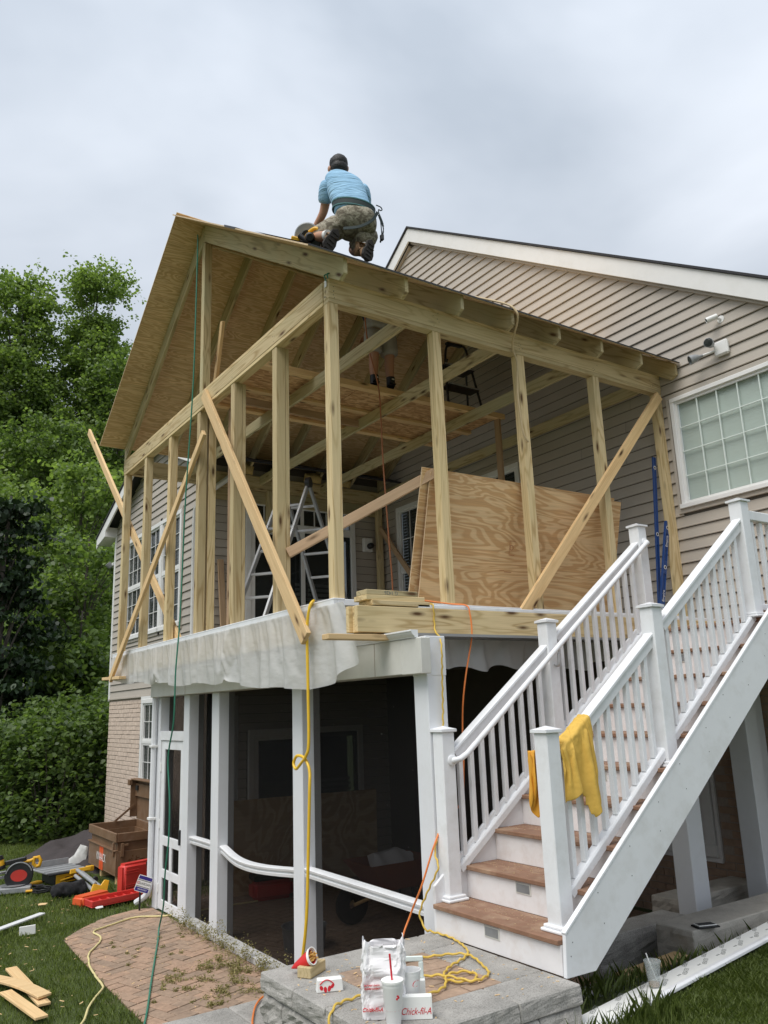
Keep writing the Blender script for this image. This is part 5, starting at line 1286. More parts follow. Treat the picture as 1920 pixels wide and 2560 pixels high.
# local: x length, y towards house
MB().prism([(-.075,0),(.085,0),(.085,.014),(-.045,.014),(-.062,.026),(-.085,.028),(-.098,.020),(-.10,.004)], Lt, mt_ @ Matrix(((0,0,1,0),(1,0,0,0),(0,1,0,0),(0,0,0,1)))).build('moulding', MT['white'], tb, bevel=.002)
MB().box((0,-.044,.0142),(Lt,.083,.0147), mt_).build('film', MT['carton'], tb)
ins_ = random.Random(2)
for i in range(15):
    for j in range(2):
        x = .12+i*.25+j*.12; 
        text_mesh('print', 'VERSATEX', .038, MT['ink_grey'], mt_ @ Matrix.Translation((x,.052-.068*j,.0150)) @ Matrix.Rotation(.35,4,'Z'), tb, extrude=.0001, shear=.3, align='LEFT', sx=.72)
    d = MB()
    for u in range(3): d.box((.2+i*.25+u*.014,.0,.0148),(.208+i*.25+u*.014,.012,.0152), mt_)
    d.build('print', MT['ink_grey'], tb)
ic = thing('iced_coffee_cup', (.87,-1.95,.36), 'clear plastic cup with straw and coffee dregs standing on the trim board', 'cup')
mi = Matrix.Translation((.872,-1.945,.3605))
MB().lathe([(0,.002),(.028,.0),(.030,.004),(.044,.125),(.046,.130),(.047,.134),(.045,.134),(.042,.122),(.028,.006),(0,.006)], 28, mi).build('cup', MT['clearcup'], ic, smooth=True)
MB().lathe([(0,.138),(.040,.138),(.0485,.136),(.0485,.128)], 28, mi).build('lid', MT['clearcup'], ic, smooth=True)
MB().lathe([(0,.0065),(.0275,.0065),(.0295,.024),(0,.024)], 24, mi).build('dregs', MT['coffee'], ic, smooth=True)
MB().tube([mi @ Vector((.022,-.01,.012)), mi @ Vector((-.018,.008,.138)), mi @ Vector((-.03,.012,.175))], .0035, 8).build('straw', MT['foam'], ic, smooth=True)
ph = thing('phone', (2.15,-1.37,.351), 'smartphone with pale rim lying on a dark wallet on the stone slab', 'phone')
mp_ = axes((2.165,-1.36,.3515), Vector((.9,-.35,0)), Vector((.35,.9,0)))
MB().box((-.085,-.05,0),(.085,.05,.010)).build('wallet', MT['black'], ph, bevel=.003, mw=mp_)
MB().box((-.072,-.036,.0105),(.072,.036,.0185)).build('body', MT['carton'], ph, bevel=.003, mw=mp_); MB().box((-.064,-.031,.0187),(.064,.031,.0192)).build('screen', MT['black'], ph, mw=mp_)
wb_ = thing('water_bottle', (3.66,-.3,.245), 'clear plastic water bottle with blue label standing under the stairs', 'bottle')
mw_ = Matrix.Translation((3.64,-.30,.2405))
MB().lathe([(0,0),(.030,0),(.032,.01),(.032,.07),(.029,.075),(.032,.08),(.032,.13),(.024,.165),(.0125,.182),(.0125,.195)], 22, mw_).build('bottle', MT['clearcup'], wb_, smooth=True)
MB().lathe([(.0326,.105),(.0326,.135)], 22, mw_).build('label', MT['bluelevel'], wb_, smooth=True); MB().lathe([(0,.212),(.014,.212),(.014,.195)], 16, mw_).build('cap', MT['ink_white'], wb_, smooth=True)
# rocks in the bed
def rock(x, y, z, s, seed):
    bm = bmesh.new(); bmesh.ops.create_icosphere(bm, subdivisions=2, radius=1)
    for v in bm.verts:
        n = mnoise.noise(v.co*1.3+Vector((seed,0,0)))*.45+mnoise.noise(v.co*3+Vector((0,seed,0)))*.15; v.co = v.co*(1+n); v.co.z *= .62; v.co *= s
    me = bpy.data.meshes.new('rock'); bm.to_mesh(me); bm.free()
    return link('rock', me, MT['rock'], None, Matrix.Translation((x,y,z)) @ Matrix.Rotation(seed,4,'Z'))
rk = random.Random(12)
for i in range(46):
    x = rk.uniform(.5,2.3); y = rk.uniform(-1.5,-.85)
    if i > 34: x = rk.uniform(2.2,3.9); y = rk.uniform(-1.0,-.5)
    z = float(gz(x,y)); tag(rock(x, y, z+.02, rk.uniform(.04,.10), i*1.7), 'rough brown rock in the shaded bed under the staircase', 'rock', 'rocks under the staircase')
tag(board('scrap_board', (1.35,-1.28,.17), (1.95,-1.30,.20), .12, .02, MT['pine']), 'pale wood scrap lying in the rock bed under the stringer', 'lumber')

# ------------------------------------------------------------------ tools and boxes on the lawn
G = -.25
jb = thing('job_box', (.6,7.05,G), 'open brown steel job site box with its lid raised beside the brick wall', 'tool chest')
x0, x1, y0, y1, zb, zt = .25, .95, 6.36, 7.74, -.14, .40
b = MB(); t = .02
b.box((x0,y0,zb),(x1,y1,zb+.02)); zc = .17
for (a, c, d, e) in ((x0,y0,x0+t,y1),(x1-t,y0,x1,y1),(x0+t,y0,x1-t,y0+t),(x0+t,y1-t,x1-t,y1)): b.box((a,c,zb+.02),(d,e,zc))
b.build('body', MT['brownbox'], jb, bevel=.004)
b = MB(); q = .03
for (a, c, d, e) in ((x0+q,y0+q,x0+q+t,y1-q),(x1-q-t,y0+q,x1-q,y1-q),(x0+q+t,y0+q,x1-q-t,y0+q+t),(x0+q+t,y1-q-t,x1-q-t,y1-q)): b.box((a,c,zc),(d,e,.30))
b.build('neck', MT['brownbox'], jb)
b = MB(); q = -.012
for (a, c, d, e) in ((x0+q,y0+q,x0+q+.03,y1-q),(x1-q-.03,y0+q,x1-q,y1-q),(x0+q+.03,y0+q,x1-q-.03,y0+q+.03),(x0+q+.03,y1-q-.03,x1-q-.03,y1-q)): b.box((a,c,.285),(d,e,zt))
b.build('rim', MT['brownbox'], jb, bevel=.006)
for y in (6.44, 7.2): abox('skid', (x0+.05,y,G-.01), (x1-.05,y+.09,zb-.001), MT['pine'], jb, .004)
b = MB(); b.box((x1-.015,y0,zt+.01),(x1+.005,y1,1.0)); b.box((x1-.12,y0,zt+.04),(x1-.0155,y0+.02,1.0)); b.box((x1-.12,y1-.02,zt+.04),(x1-.0155,y1,1.0)); b.box((x1-.12,y0+.02,.98),(x1-.0155,y1-.02,1.0)); b.box((x1-.05,y0+.02,.74),(x1-.016,y1-.02,.93))
lid = b.build('lid', MT['brownbox'], jb, bevel=.004)
abox('notice', (x1-.018,6.62,.50), (x1-.0155,6.86,.70), MT['paperwhite'], lid); abox('latch', (x1-.075,7.55,.83), (x1-.05,7.64,.90), MT['black'], lid, .004)
abox('latch', (x1-.15,7.70,.90), (x1-.10,7.80,.98), MT['brownbox'], lid, .004)
MB().beam((x1-.06,7.70,.62),(x0+.35,7.70,.40),.012,.03).build('lid_stay', MT['brownbox'], jb)
abox('handle', (x0-.025,6.42,.10), (x0-.002,6.46,.28), MT['brownbox'], jb, .004); abox('handle', (x0+.06,y0-.03,.10), (x0+.10,y0-.001,.27), MT['brownbox'], jb, .004); abox('handle', (x0+.10,y0-.028,.23), (x0+.16,y0-.002,.26), MT['brownbox'], jb, .004)
abox('front_lip', (x0-.02,y0+.0,zc-.001), (x0+.03,y1,zc+.015), MT['brownbox'], jb, .003)
ml = axes((x0-.0015,7.06,.02), (0,-1,0), (0,0,1))
for yy in (.075,-.075):
    for xx in (-.05,.05): MB().box((xx-.047,yy-.085,0),(xx+.047,yy+.070,.0008), ml).build('logo', MT['logo_orange'], jb)

text_mesh('lettering', 'KNAACK', .15, MT['ink_white'], axes((x0-.0040,7.06,.02),(0,-1,0),(0,0,1)), jb, extrude=.0003, sx=.75)
sc2 = MB(); rs_ = random.Random(8)
for i in range(26): x = x0+.30+rs_.uniform(-.16,.20); z = zb+.10+rs_.uniform(-.05,.13); sc2.box((x,y0-.0016,z),(x+rs_.uniform(.01,.05),y0-.0002,z+rs_.uniform(.008,.03)), Matrix())
sc2.build('rust_scuffs', MT['rust'], jb)

# red upright case, flat red lid, orange case
def case(name, c, ang, sz, mat, label, ribs=True):
    t = thing(name, c, label, 'case'); m = Matrix.Translation(c) @ Matrix.Rotation(ang,4,'Z'); w, d, h = sz
    bd = MB().box((-w/2,-d/2,0),(w/2,d/2,h)).build('shell', mat, t, bevel=min(sz)*.22, seg=3, smooth=True, mw=m)
    if ribs:
        for z in (.24,.30,.68,.76): MB().box((-w*.46,-d/2-.006,h*z),(-w*.05,-d/2+.004,h*z+.010)).build('rib', mat, t, bevel=.003, mw=m)
        MB().box((w*.18,-d/2-.006,h*.84),(w*.26,-d/2+.004,h*.96)).build('latch', MT['black'], t, bevel=.002, mw=m)
    return t, m
rc, rm = case('red_tool_case', (.36,5.80,G+.002), .30, (.48,.17,.36), MT['redcase'], 'red plastic tool case standing upright beside the yard sign')
for (a, b_) in (((-.02,.10),(.10,.16)),((.10,.16),(.06,.10)),((.06,.10),(.19,.17))):
    MB().beam(rm @ Vector((a[0],-.0905,a[1])), rm @ Vector((b_[0],-.0905,b_[1])), .002, .014, up=rm.to_3x3() @ Vector((0,0,1))).build('logo', MT['ink_white'], rc)
text_mesh('lettering', 'Milwaukee', .045, MT['ink_white'], rm @ Matrix.Translation((.08,-.0908,.085)) @ Matrix.Rotation(math.pi/2,4,'X') @ Matrix.Rotation(.35,4,'Z'), rc, shear=.2)
t = thing('red_tool_case', (.0,5.25,G), 'open red case half lying flat on the grass beside the patio', 'case')
m = axes((-.05,5.28,G+.03), Vector((.97,.12,.02)), Vector((-.12,.97,0)))
b = MB(); w, d, h = .66, .26, .075
b.box((-w/2,-d/2,0),(w/2,d/2,.012)); b.box((-w/2,-d/2,.012),(w/2,-d/2+.015,h)); b.box((-w/2,d/2-.015,.012),(w/2,d/2,h)); b.box((-w/2,-d/2+.015,.012),(-w/2+.015,d/2-.015,h)); b.box((w/2-.015,-d/2+.015,.012),(w/2,d/2-.015,h))
for i in range(6): b.box((-w/2+.07+i*.1,-d/2+.016,.012),(-w/2+.085+i*.1,d/2-.016,h*.6))
b.build('shell', MT['redcase'], t, bevel=.006, mw=m)
oc, om = case('orange_tool_case', (-.27,5.50,G+.002), .42, (.42,.20,.115), MT['orangecase'], 'flat orange plastic tool case closed on the grass', False)
for x in (-.12,.10): MB().box((x,-.106,.06),(x+.05,-.098,.09)).build('latch', MT['redcase'], oc, bevel=.003, mw=om)
# yard sign
ys = thing('yard_sign', (.07,4.70,G), 'small purple and white security company yard sign on a black stake', 'sign')
MB().box((.058,4.695,G-.05),(.078,4.705,.10)).build('stake', MT['black'], ys)
msn = axes((.098,4.672,.037), Vector((.165,-.03,-.065)), Vector((.045,.0,.165)))
MB().prism([(-.085,-.075),(-.075,-.088),(.075,-.088),(.085,-.075),(.085,.075),(.075,.088),(-.075,.088),(-.085,.075)], .004, msn).build('plate', MT['ink_white'], ys, bevel=.001)
st_ = MB(); st_.box((-.078,.045,.0042),(.078,.081,.0048), msn); st_.box((-.078,-.081,.0042),(.078,-.040,.0048), msn); st_.build('stripes', MT['ink_blue'], ys)
s2_ = MB(); s2_.box((-.080,.032,.0042),(.080,.038,.0048), msn); s2_.box((-.080,-.034,.0042),(.080,-.028,.0048), msn); s2_.build('stripes', MT['ink_black'], ys)
text_mesh('lettering', 'GUARDIAN', .036, MT['ink_black'], msn @ Matrix.Translation((.010,.002,.0045)), ys, extrude=.0003, sx=.78)
text_mesh('lettering', '1-800-PROTECT', .020, MT['ink_white'], msn @ Matrix.Translation((0,-.060,.0050)), ys, extrude=.0002, sx=.85)
MB().lathe([(.008,.0045),(.014,.0045),(.014,.0052),(.008,.0052),(.008,.0045)], 16, msn @ Matrix.Translation((-.068,.004,0))).build('logo', MT['ink_red'], ys)

# table saw lying on the grass
ts = thing('table_saw', (-.25,7.1,G), 'yellow portable table saw with grey table lying on the lawn', 'saw')
mts = Matrix.Translation((-.25,7.12,G+.01)) @ Matrix.Rotation(.18,4,'Z')
b = MB(); b.box((-.19,-.22,.0),(.19,.22,.16)); b.build('body', MT['black'], ts, bevel=.01, mw=mts)
b = MB(); b.prism([(-.18,.02),(.17,.04),(.19,.15),(-.18,.13)], .02, mts @ Matrix(((1,0,0,0),(0,0,-1,-.22),(0,1,0,0),(0,0,0,1)))); b.build('side_panel', MT['yellowtool'], ts, bevel=.004)
b = MB(); b.box((-.06,-.246,.05),(.10,-.241,.10), mts); b.build('slot', MT['rust'], ts)
MB().tube([mts @ Vector(p) for p in ((-.13,-.255,.065),(.0,-.262,.085),(.12,-.255,.10))], .012, 8).build('push_stick', MT['yellowtool'], ts, smooth=True)
MB().box((-.32,-.25,.162),(.22,.24,.182)).build('table_top', MT['alug'], ts, bevel=.004, mw=mts)
MB().box((-.30,.25,.175),(.20,.265,.285)).build('fence', MT['alug'], ts, bevel=.003, mw=mts @ Matrix.Rotation(-.1,4,'X'))
for y in (-.16,.0,.16): MB().box((-.31,y,.1835),(.21,y+.012,.1845)).build('slot', MT['gunmetal'], ts, mw=mts)
MB().tube([mts @ Vector(p) for p in ((-.30,-.262,.15),(.24,-.262,.155))], .013, 8).build('rail', MT['gunmetal'], ts, smooth=True)
MB().box((.23,-.27,.12),(.33,-.20,.19)).build('rail_end', MT['yellowtool'], ts, bevel=.008, mw=mts)
# mitre saw
ms = thing('mitre_saw', (-.9,6.9,G), 'yellow and black mitre saw with red blade guard at the left edge of the lawn', 'saw')
mm0 = Matrix.Translation((-.90,6.92,G+.005)) @ Matrix.Rotation(-.25,4,'Z')
MB().box((-.36,-.16,.0),(.22,.14,.075)).build('base', MT['alug'], ms, bevel=.012, mw=mm0)
MB().lathe([(0,.076),(.15,.076),(.16,.09),(.0,.092)], 28, mm0).build('turntable', MT['galv'], ms, smooth=True)
mg = mm0 @ Matrix.Translation((.06,-.02,.20)) @ Matrix.Rotation(math.pi/2,4,'X')
MB().lathe([(0,-.02),(.165,-.02),(.175,-.01),(.175,.02),(.165,.03),(0,.032)], 36, mg).build('blade_guard', MT['gunmetal'], ms, smooth=True)
MB().lathe([(0,.034),(.10,.034),(.10,.030)], 30, mg @ Matrix.Diagonal((1,.72,1,1))).build('blade', MT['redcase'], ms)
MB().tube([mg @ Vector((.16*math.cos(a),.16*math.sin(a),.036)) for a in [i*math.pi/18+.3 for i in range(16)]], .008, 6).build('guard_edge', MT['alug'], ms, smooth=True)
MB().lathe([(0,0),(.05,.0),(.055,.02),(.055,.13),(.04,.15),(0,.15)], 20, mm0 @ Matrix.Translation((-.16,-.03,.29)) @ Matrix.Rotation(-.25,4,'Y')).build('motor', MT['yellowtool'], ms, smooth=True)
MB().lathe([(.057,.0),(.06,.01),(.06,.04),(.057,.05)], 20, mm0 @ Matrix.Translation((-.16,-.03,.29)) @ Matrix.Rotation(-.25,4,'Y')).build('motor_band', MT['black'], ms, smooth=True)
MB().lathe([(0,.12),(.058,.12),(.05,.17),(0,.175)], 20, mm0 @ Matrix.Translation((-.16,-.03,.29)) @ Matrix.Rotation(-.25,4,'Y')).build('motor_cap', MT['black'], ms, smooth=True)
MB().beam(mm0 @ Vector((-.12,-.03,.36)), mm0 @ Vector((.14,-.03,.40)), .04, .06).build('arm', MT['black'], ms, bevel=.012)
hh = [(.12,.37),(.20,.385),(.235,.41),(.30,.40),(.315,.36),(.305,.30),(.24,.285),(.225,.325),(.19,.345),(.12,.335)]
hm = mm0 @ Matrix(((1,0,0,0),(0,0,-1,-.005),(0,1,0,0),(0,0,0,1)))
hob = MB()
outer = [(.10,.385),(.19,.40),(.225,.435),(.305,.425),(.335,.375),(.325,.295),(.235,.275),(.21,.325),(.10,.345)]; innr = [(.235,.335),(.245,.385),(.285,.385),(.298,.36),(.292,.315),(.248,.308)]
hob.tube([hm @ Vector((x,y,.02)) for x, y in ((.26,.29),(.225,.33),(.235,.40),(.29,.405),(.315,.36),(.30,.30),(.26,.29))], .024, 10)
hob.tube([hm @ Vector((x,y,.02)) for x, y in ((.10,.36),(.18,.365),(.24,.385))], [.02,.022,.022], 10)
hob.build('handle', MT['yellowtool'], ms, smooth=True)
MB().tube([mm0 @ Vector((-.30,.05,.17)), mm0 @ Vector((-.02,.12,.18))], .018, 10).build('slide_rail', MT['alu'], ms, smooth=True); MB().tube([mm0 @ Vector((-.30,.02,.23)), mm0 @ Vector((-.05,.10,.24))], .018, 10).build('slide_rail', MT['alu'], ms, smooth=True)
MB().tube([mm0 @ Vector((-.20,-.15,.08)), mm0 @ Vector((-.20,-.15,.14)), mm0 @ Vector((-.20,-.14,.15))], [.03,.01,.014], 10).build('clamp', MT['carton'], ms, smooth=True)
MB().box((.16,-.20,.01),(.27,-.11,.035)).build('side_knob', MT['yellowtool'], ms, bevel=.008, mw=mm0)
# cable coil and cordless drill among the saws
cb_ = []
for i in range(64): a = i*.42; cb_.append((-.62+.11*math.cos(a)+.015*math.sin(i*1.7), 6.52+.13*math.sin(a)+.015*math.cos(i*1.1), G+.03+.0007*i))
tag(MB().tube(cb_, .007, 6).build('cable_coil', MT['black'], smooth=True), 'coil of black power cable on the grass between the saws', 'cable')
dr_ = thing('cordless_drill', (-.62,6.98,G), 'yellow and black cordless drill lying between mitre saw and table saw', 'drill')
MB().tube([(-.70,6.92,G+.06),(-.60,6.98,G+.06),(-.54,7.02,G+.06)], [.030,.036,.022], 12).build('housing', MT['yellowtool'], dr_, smooth=True)
MB().tube([(-.54,7.02,G+.06),(-.50,7.045,G+.06)], [.018,.012], 10).build('chuck', MT['gunmetal'], dr_, smooth=True)
MB().beam((-.67,6.93,G+.05),(-.60,6.82,G+.045),.035,.03).build('grip', MT['black'], dr_, bevel=.008); MB().box((-.64,6.77,G+.01),(-.55,6.84,G+.07)).build('battery', MT['black'], dr_, bevel=.008)
# folding saw stand
fsd = thing('saw_stand', (-.1,6.2,G), 'folded saw stand with grey tubes and yellow end brackets on the grass', 'stand')
for dx, dz in ((0,.0),(.085,.03),(.02,.07)): MB().tube([(-.17+dx,6.72,-.12+dz),(-.13+dx,5.95,-.19+dz)], .024, 10).build('tube', MT['alug'], fsd, smooth=True)
MB().prism([(-.09,-.03),(.13,-.02),(.16,.10),(.10,.12),(.05,.06),(-.04,.09)], .03, axes((-.10,5.93,-.20),(1,0,.0),(0,.25,1))).build('end_bracket', MT['yellowtool'], fsd, bevel=.006)
MB().prism([(-.13,-.02),(.14,.0),(.15,.05),(-.12,.04)], .05, axes((-.10,6.82,-.09),(1,0,.0),(0,.2,1))).build('end_bracket', MT['yellowtool'], fsd, bevel=.006)
for p in ((-.10,6.3,-.12),(-.03,6.25,-.11)): MB().lathe([(0,-.03),(.03,-.03),(.03,.03),(0,.03)], 12, axes(p,(1,0,0),(0,0,1))).build('clamp_knob', MT['black'], fsd, smooth=True)
tag(pillow('black_bag', axes((-.36,6.10,G+.0), (1,0,0), (0,.45,.9)), [(-.22,.0),(.19,-.01),(.20,.12),(.16,.20),(.02,.17),(-.10,.19),(-.22,.16),(-.25,.09)], .07, MT['blackcloth'], res=.02, folds=lambda x, y: .02*math.sin(40*x+22*y)+.02*mnoise.noise(Vector((x*15,y*15,0))), back=.5, edge=.07), 'crumpled black cloth bag on the grass in front of the table saw', 'bag')
# heap under a brown tarp by the hedge
def heap():
    n = 46; vs_ = []; cx_, cy_ = .45, 9.0
    for j in range(n):
        for i in range(n):
            u = (i/(n-1)-.5)*2; v = (j/(n-1)-.5)*2; r = math.hypot(u, v); p = Vector((u*2.6, v*2.6, 0))
            h = max(0, 1-r**1.6)*(.72+.35*mnoise.noise(p*.8))+.13*abs(mnoise.noise(p*2.3))*max(0,1-r)+.03*mnoise.noise(p*7)*max(0,1-r)
            vs_.append((cx_+u*.9, cy_+v*1.5, G-.02+.50*h))
    return MB().add(vs_, [(j*n+i, j*n+i+1, (j+1)*n+i+1, (j+1)*n+i) for j in range(n-1) for i in range(n-1)]).build('tarp_heap', MT['tarp'], smooth=True)
tag(heap(), 'dark brown tarp covered heap between the hedge and the job box', 'tarp')
tag(pillow('plastic_wrap', axes((.14,7.9,G+.02),(.95,-.3,0),(.1,.3,.95)), [(-.16,0),(.10,0),(.13,.30),(.02,.34),(-.06,.2),(-.14,.14)], .03, MT['sheet'], res=.03, folds=lambda x, y: .02*math.sin(30*x+17*y)), 'crumpled clear plastic wrap beside the brown tarp heap', 'plastic')
# offcuts on the lawn
tag(board('trim_offcut', (-1.55,4.62,G+.045), (-.90,5.12,G+.055), .085, .018, MT['white']), 'white trim strip lying on the lawn at the left edge', 'lumber')
tag(board('trim_offcut', (-1.25,4.50,G+.04), (-1.10,4.45,G+.05), .02, .09, MT['trim']), 'short pale block under the white trim strip', 'lumber')
tag(board('wood_offcut', (-1.545,3.20,G+.035), (-1.505,2.0,G+.035), .095, .02, MT['pine']), 'straight pine offcut lowest in the crossed pile on the lawn', 'lumber')
tag(board('wood_offcut', (-1.70,2.52,G+.038), (-1.59,1.68,G+.045), .095, .02, MT['pine']), 'pine offcut pointing at the camera from the crossed pile', 'lumber')
cv = MB(); NN = 14
for k_ in range(NN+1):
    t = k_/NN; c = Vector((-1.84,3.05,0)).lerp(Vector((-1.485,2.10,0)), t)+Vector((.05,.03,0))*math.sin(math.pi*t); d = Vector((.95,.36,0))*.058
    for z in (G+.056, G+.076): cv.v += [tuple(c-d+Vector((0,0,z))), tuple(c+d+Vector((0,0,z)))]
cv.f = sum([[(4*i,4*i+4,4*i+5,4*i+1),(4*i+2,4*i+3,4*i+7,4*i+6),(4*i,4*i+2,4*i+6,4*i+4),(4*i+1,4*i+5,4*i+7,4*i+3)] for i in range(NN)], []) + [(0,1,3,2),(4*NN,4*NN+2,4*NN+3,4*NN+1)]
tag(cv.build('wood_offcut', MT['pine'], bevel=.003), 'curved pale wood offcut on top of the crossed pile on the lawn', 'lumber')
for i, (x, y, l) in enumerate(((-.78,5.72,'pale wood chip on the grass near the black bag'),(-.30,5.02,'white paper scrap on the grass before the orange case'),(.05,-2.35,'pale wood chip in the tall grass by the stone landing'))): tag(MB().prism([(-.05,-.02),(.03,-.03),(.06,.01),(0,.03),(-.045,.02)], .006, Matrix.Translation((x,y,float(gz(x,y))+.055)) @ Matrix.Rotation(.5*i,4,'Z') @ Matrix.Rotation(.2,4,'X')).build('wood_chip', MT['pine'] if i != 1 else MT['paperwhite']), l, 'scrap')

# ------------------------------------------------------------------ dim things inside the screened porch
tag(board('plywood_sheet', (1.05,4.62,.27), (3.3,4.62,.24), .014, 1.18, MT['plyroof']), 'plywood panel leaning inside the dark screened porch', 'plywood')
tb_, tm_ = case('red_tool_box', (1.50,4.22,G+.003), -.15, (.50,.26,.22), MT['redcase'], 'red tool box on the floor inside the screened porch', False)
MB().box((-.24,-.125,.221),(.24,.125,.285)).build('lid_tray', MT['black'], tb_, bevel=.01, mw=tm_)
MB().tube([tm_ @ Vector(p) for p in ((-.12,0,.285),(-.12,0,.33),(.12,0,.33),(.12,0,.285))], .01, 8).build('handle', MT['black'], tb_)
wbw = thing('wheelbarrow', (2.15,2.5,G), 'orange wheelbarrow with a white sack inside the screened porch', 'wheelbarrow')
b = MB(); T0 = [(1.70,2.25,.33),(2.55,2.25,.33),(2.55,2.85,.33),(1.70,2.85,.33)]; B0 = [(1.92,2.38,.05),(2.40,2.38,.05),(2.40,2.72,.05),(1.92,2.72,.05)]
b.add(T0+B0, [(4,5,6,7),(0,1,5,4),(1,2,6,5),(2,3,7,6),(3,0,4,7)]); tr = b.build('tray', MT['orange_barrow'], wbw); tr.modifiers.new('thickness','SOLIDIFY').thickness = .006
MB().tube([(2.65,2.42,.12),(2.0,2.44,.04),(1.62,2.5,-.06)], .018, 8).build('shaft', MT['pine'], wbw); MB().tube([(2.65,2.68,.12),(2.0,2.66,.04),(1.62,2.58,-.06)], .018, 8).build('shaft', MT['pine'], wbw)
MB().lathe([(.05,-.03),(.17,-.035),(.19,-.02),(.19,.02),(.17,.035),(.05,.03)], 22, axes((1.62,2.54,-.06),(1,0,0),(0,0,1))).build('wheel', MT['black'], wbw, smooth=True)
for y in (2.42,2.68): MB().tube([(2.3,y,.06),(2.36,y,-.245)], .012, 8).build('leg', MT['gunmetal'], wbw)
pillow('sack', axes((2.1,2.5,.30),(1,-.1,0),(0,.5,.8)), [(-.26,-.1),(.26,-.12),(.28,.06),(.1,.15),(-.12,.12),(-.26,.10)], .09, MT['paperwhite'], wbw, res=.03, folds=lambda x, y: .02*math.sin(24*x+12*y))
tub = thing('metal_tub', (.80,2.15,G), 'round galvanised tub inside the screened porch beside the middle column', 'tub')
MB().lathe([(0,.01),(.19,.0),(.21,.20),(.22,.205),(.205,.205),(.185,.02),(0,.02)], 30, Matrix.Translation((.82,2.1,G))).build('tub_wall', MT['galv'], tub, smooth=True)
# ------------------------------------------------------------------ people
def skin_mesh(name, nodes, edges, mat, parent=None, root=None, sub=2):
    names = list(nodes); idx = {n: i for i, n in enumerate(names)}
    me = bpy.data.meshes.new(name); me.from_pydata([nodes[n][0] for n in names], [(idx[a], idx[b]) for a, b in edges], [])
    o = bpy.data.objects.new('tmp', me); COL.objects.link(o)
    sk = o.modifiers.new('skin', 'SKIN'); sk.use_smooth_shade = True; sk.branch_smoothing = .6
    for i, n in enumerate(names):
        r = nodes[n][1]; d = me.skin_vertices[0].data[i]; d.radius = (r, r) if not isinstance(r, tuple) else r; d.use_root = (n == root)
    ss = o.modifiers.new('sub', 'SUBSURF'); ss.levels = sub; ss.render_levels = sub
    bpy.context.view_layer.update()
    m2 = bpy.data.meshes.new_from_object(o.evaluated_get(bpy.context.evaluated_depsgraph_get()))
    bpy.data.objects.remove(o); m2.materials.clear()
    for p in m2.polygons: p.use_smooth = True
    m2.name = name
    return link(name, m2, mat, parent)
def ell(name, c, r, mat, parent, rot=None, n=18, noise_amp=0, seed=0):
    bm = bmesh.new(); bmesh.ops.create_uvsphere(bm, u_segments=n, v_segments=n//2+2, radius=1)
    for v in bm.verts:
        k = 1+noise_amp*mnoise.noise(v.co*3+Vector((seed,0,0))); v.co = Vector((v.co.x*r[0]*k, v.co.y*r[1]*k, v.co.z*r[2]*k))
    for f in bm.faces: f.smooth = True
    me = bpy.data.meshes.new(name); bm.to_mesh(me); bm.free()
    mw = Matrix.Translation(c) @ (rot or Matrix())
    return link(name, me, mat, parent, mw)
def boot(parent, ankle, heel, toe, up, sole_n, s=1.0, upper='boot', sole='sole'):
    """work boot from heel to toe; sole_n points out of the sole"""
    heel = Vector(heel); toe = Vector(toe); n = Vector(sole_n).normalized()
    x = (toe-heel).normalized(); n = (n-x*n.dot(x)).normalized(); y = n.cross(x)
    m = Matrix((x, y, -n)).transposed().to_4x4(); m.translation = heel; L = (toe-heel).length
    out_ = [(-.02,.0),(.02,.034),(.10*L/.28,.034),(.17*L/.28,.046),(.24*L/.28,.044),(L,.022),(L+.012,.0)]; pl = out_+[(a,-b) for a, b in out_[-2:0:-1]]
    so = MB().prism([(a, b*s) for a, b in pl], .028, m).build('boot_sole', MT[sole], parent, bevel=.004)
    for k in range(5): MB().box((.03+k*L*.19,-.03,-.006),(.045+k*L*.19,.03,.0),m).build('tread_lug', MT[sole], so)
    nd = {'h': (m @ Vector((.025,0,.055)), .042*s), 'm': (m @ Vector((L*.45,0,.052)), .042*s), 't': (m @ Vector((L*.86,0,.045)), .036*s), 'a': (m @ Vector((.045,0,.12)), .047*s), 'c': (Vector(ankle), .048*s)}
    return skin_mesh('boot', nd, [('h','m'),('m','t'),('h','a'),('a','c')], MT[upper], parent, 'h')
def fingers(prefix, nodes, edges, wrist, palm_dir, side_dir, curl_dir, L=.085):
    """five separate fingers rooted in the palm"""
    pd = Vector(palm_dir).normalized(); sd_ = Vector(side_dir).normalized(); cd = Vector(curl_dir).normalized(); w = Vector(wrist)
    nodes[prefix+'p'] = (w+pd*.055, (.040,.018)); edges.append((prefix+'w', prefix+'p'))
    for i, (o_, l) in enumerate(((-.030,.066),(-.010,.078),(.010,.075),(.028,.060))):
        k = prefix+'f%d' % i; b_ = w+pd*.088+sd_*o_
        nodes[k+'0'] = (b_, .0095); nodes[k+'1'] = (b_+pd*l*.42+cd*l*.12, .0088); nodes[k+'2'] = (b_+pd*l*.62+cd*l*.45, .008); nodes[k+'3'] = (b_+pd*l*.60+cd*l*.75, .007)
        edges += [(prefix+'p', k+'0'), (k+'0', k+'1'), (k+'1', k+'2'), (k+'2', k+'3')]
    k = prefix+'t'; b_ = w+pd*.035-sd_*.036
    nodes[k+'0'] = (b_, .0115); nodes[k+'1'] = (b_+pd*.03-sd_*.018+cd*.012, .010); nodes[k+'2'] = (b_+pd*.055-sd_*.012+cd*.035, .0085)
    edges += [(prefix+'p', k+'0'), (k+'0', k+'1'), (k+'1', k+'2')]


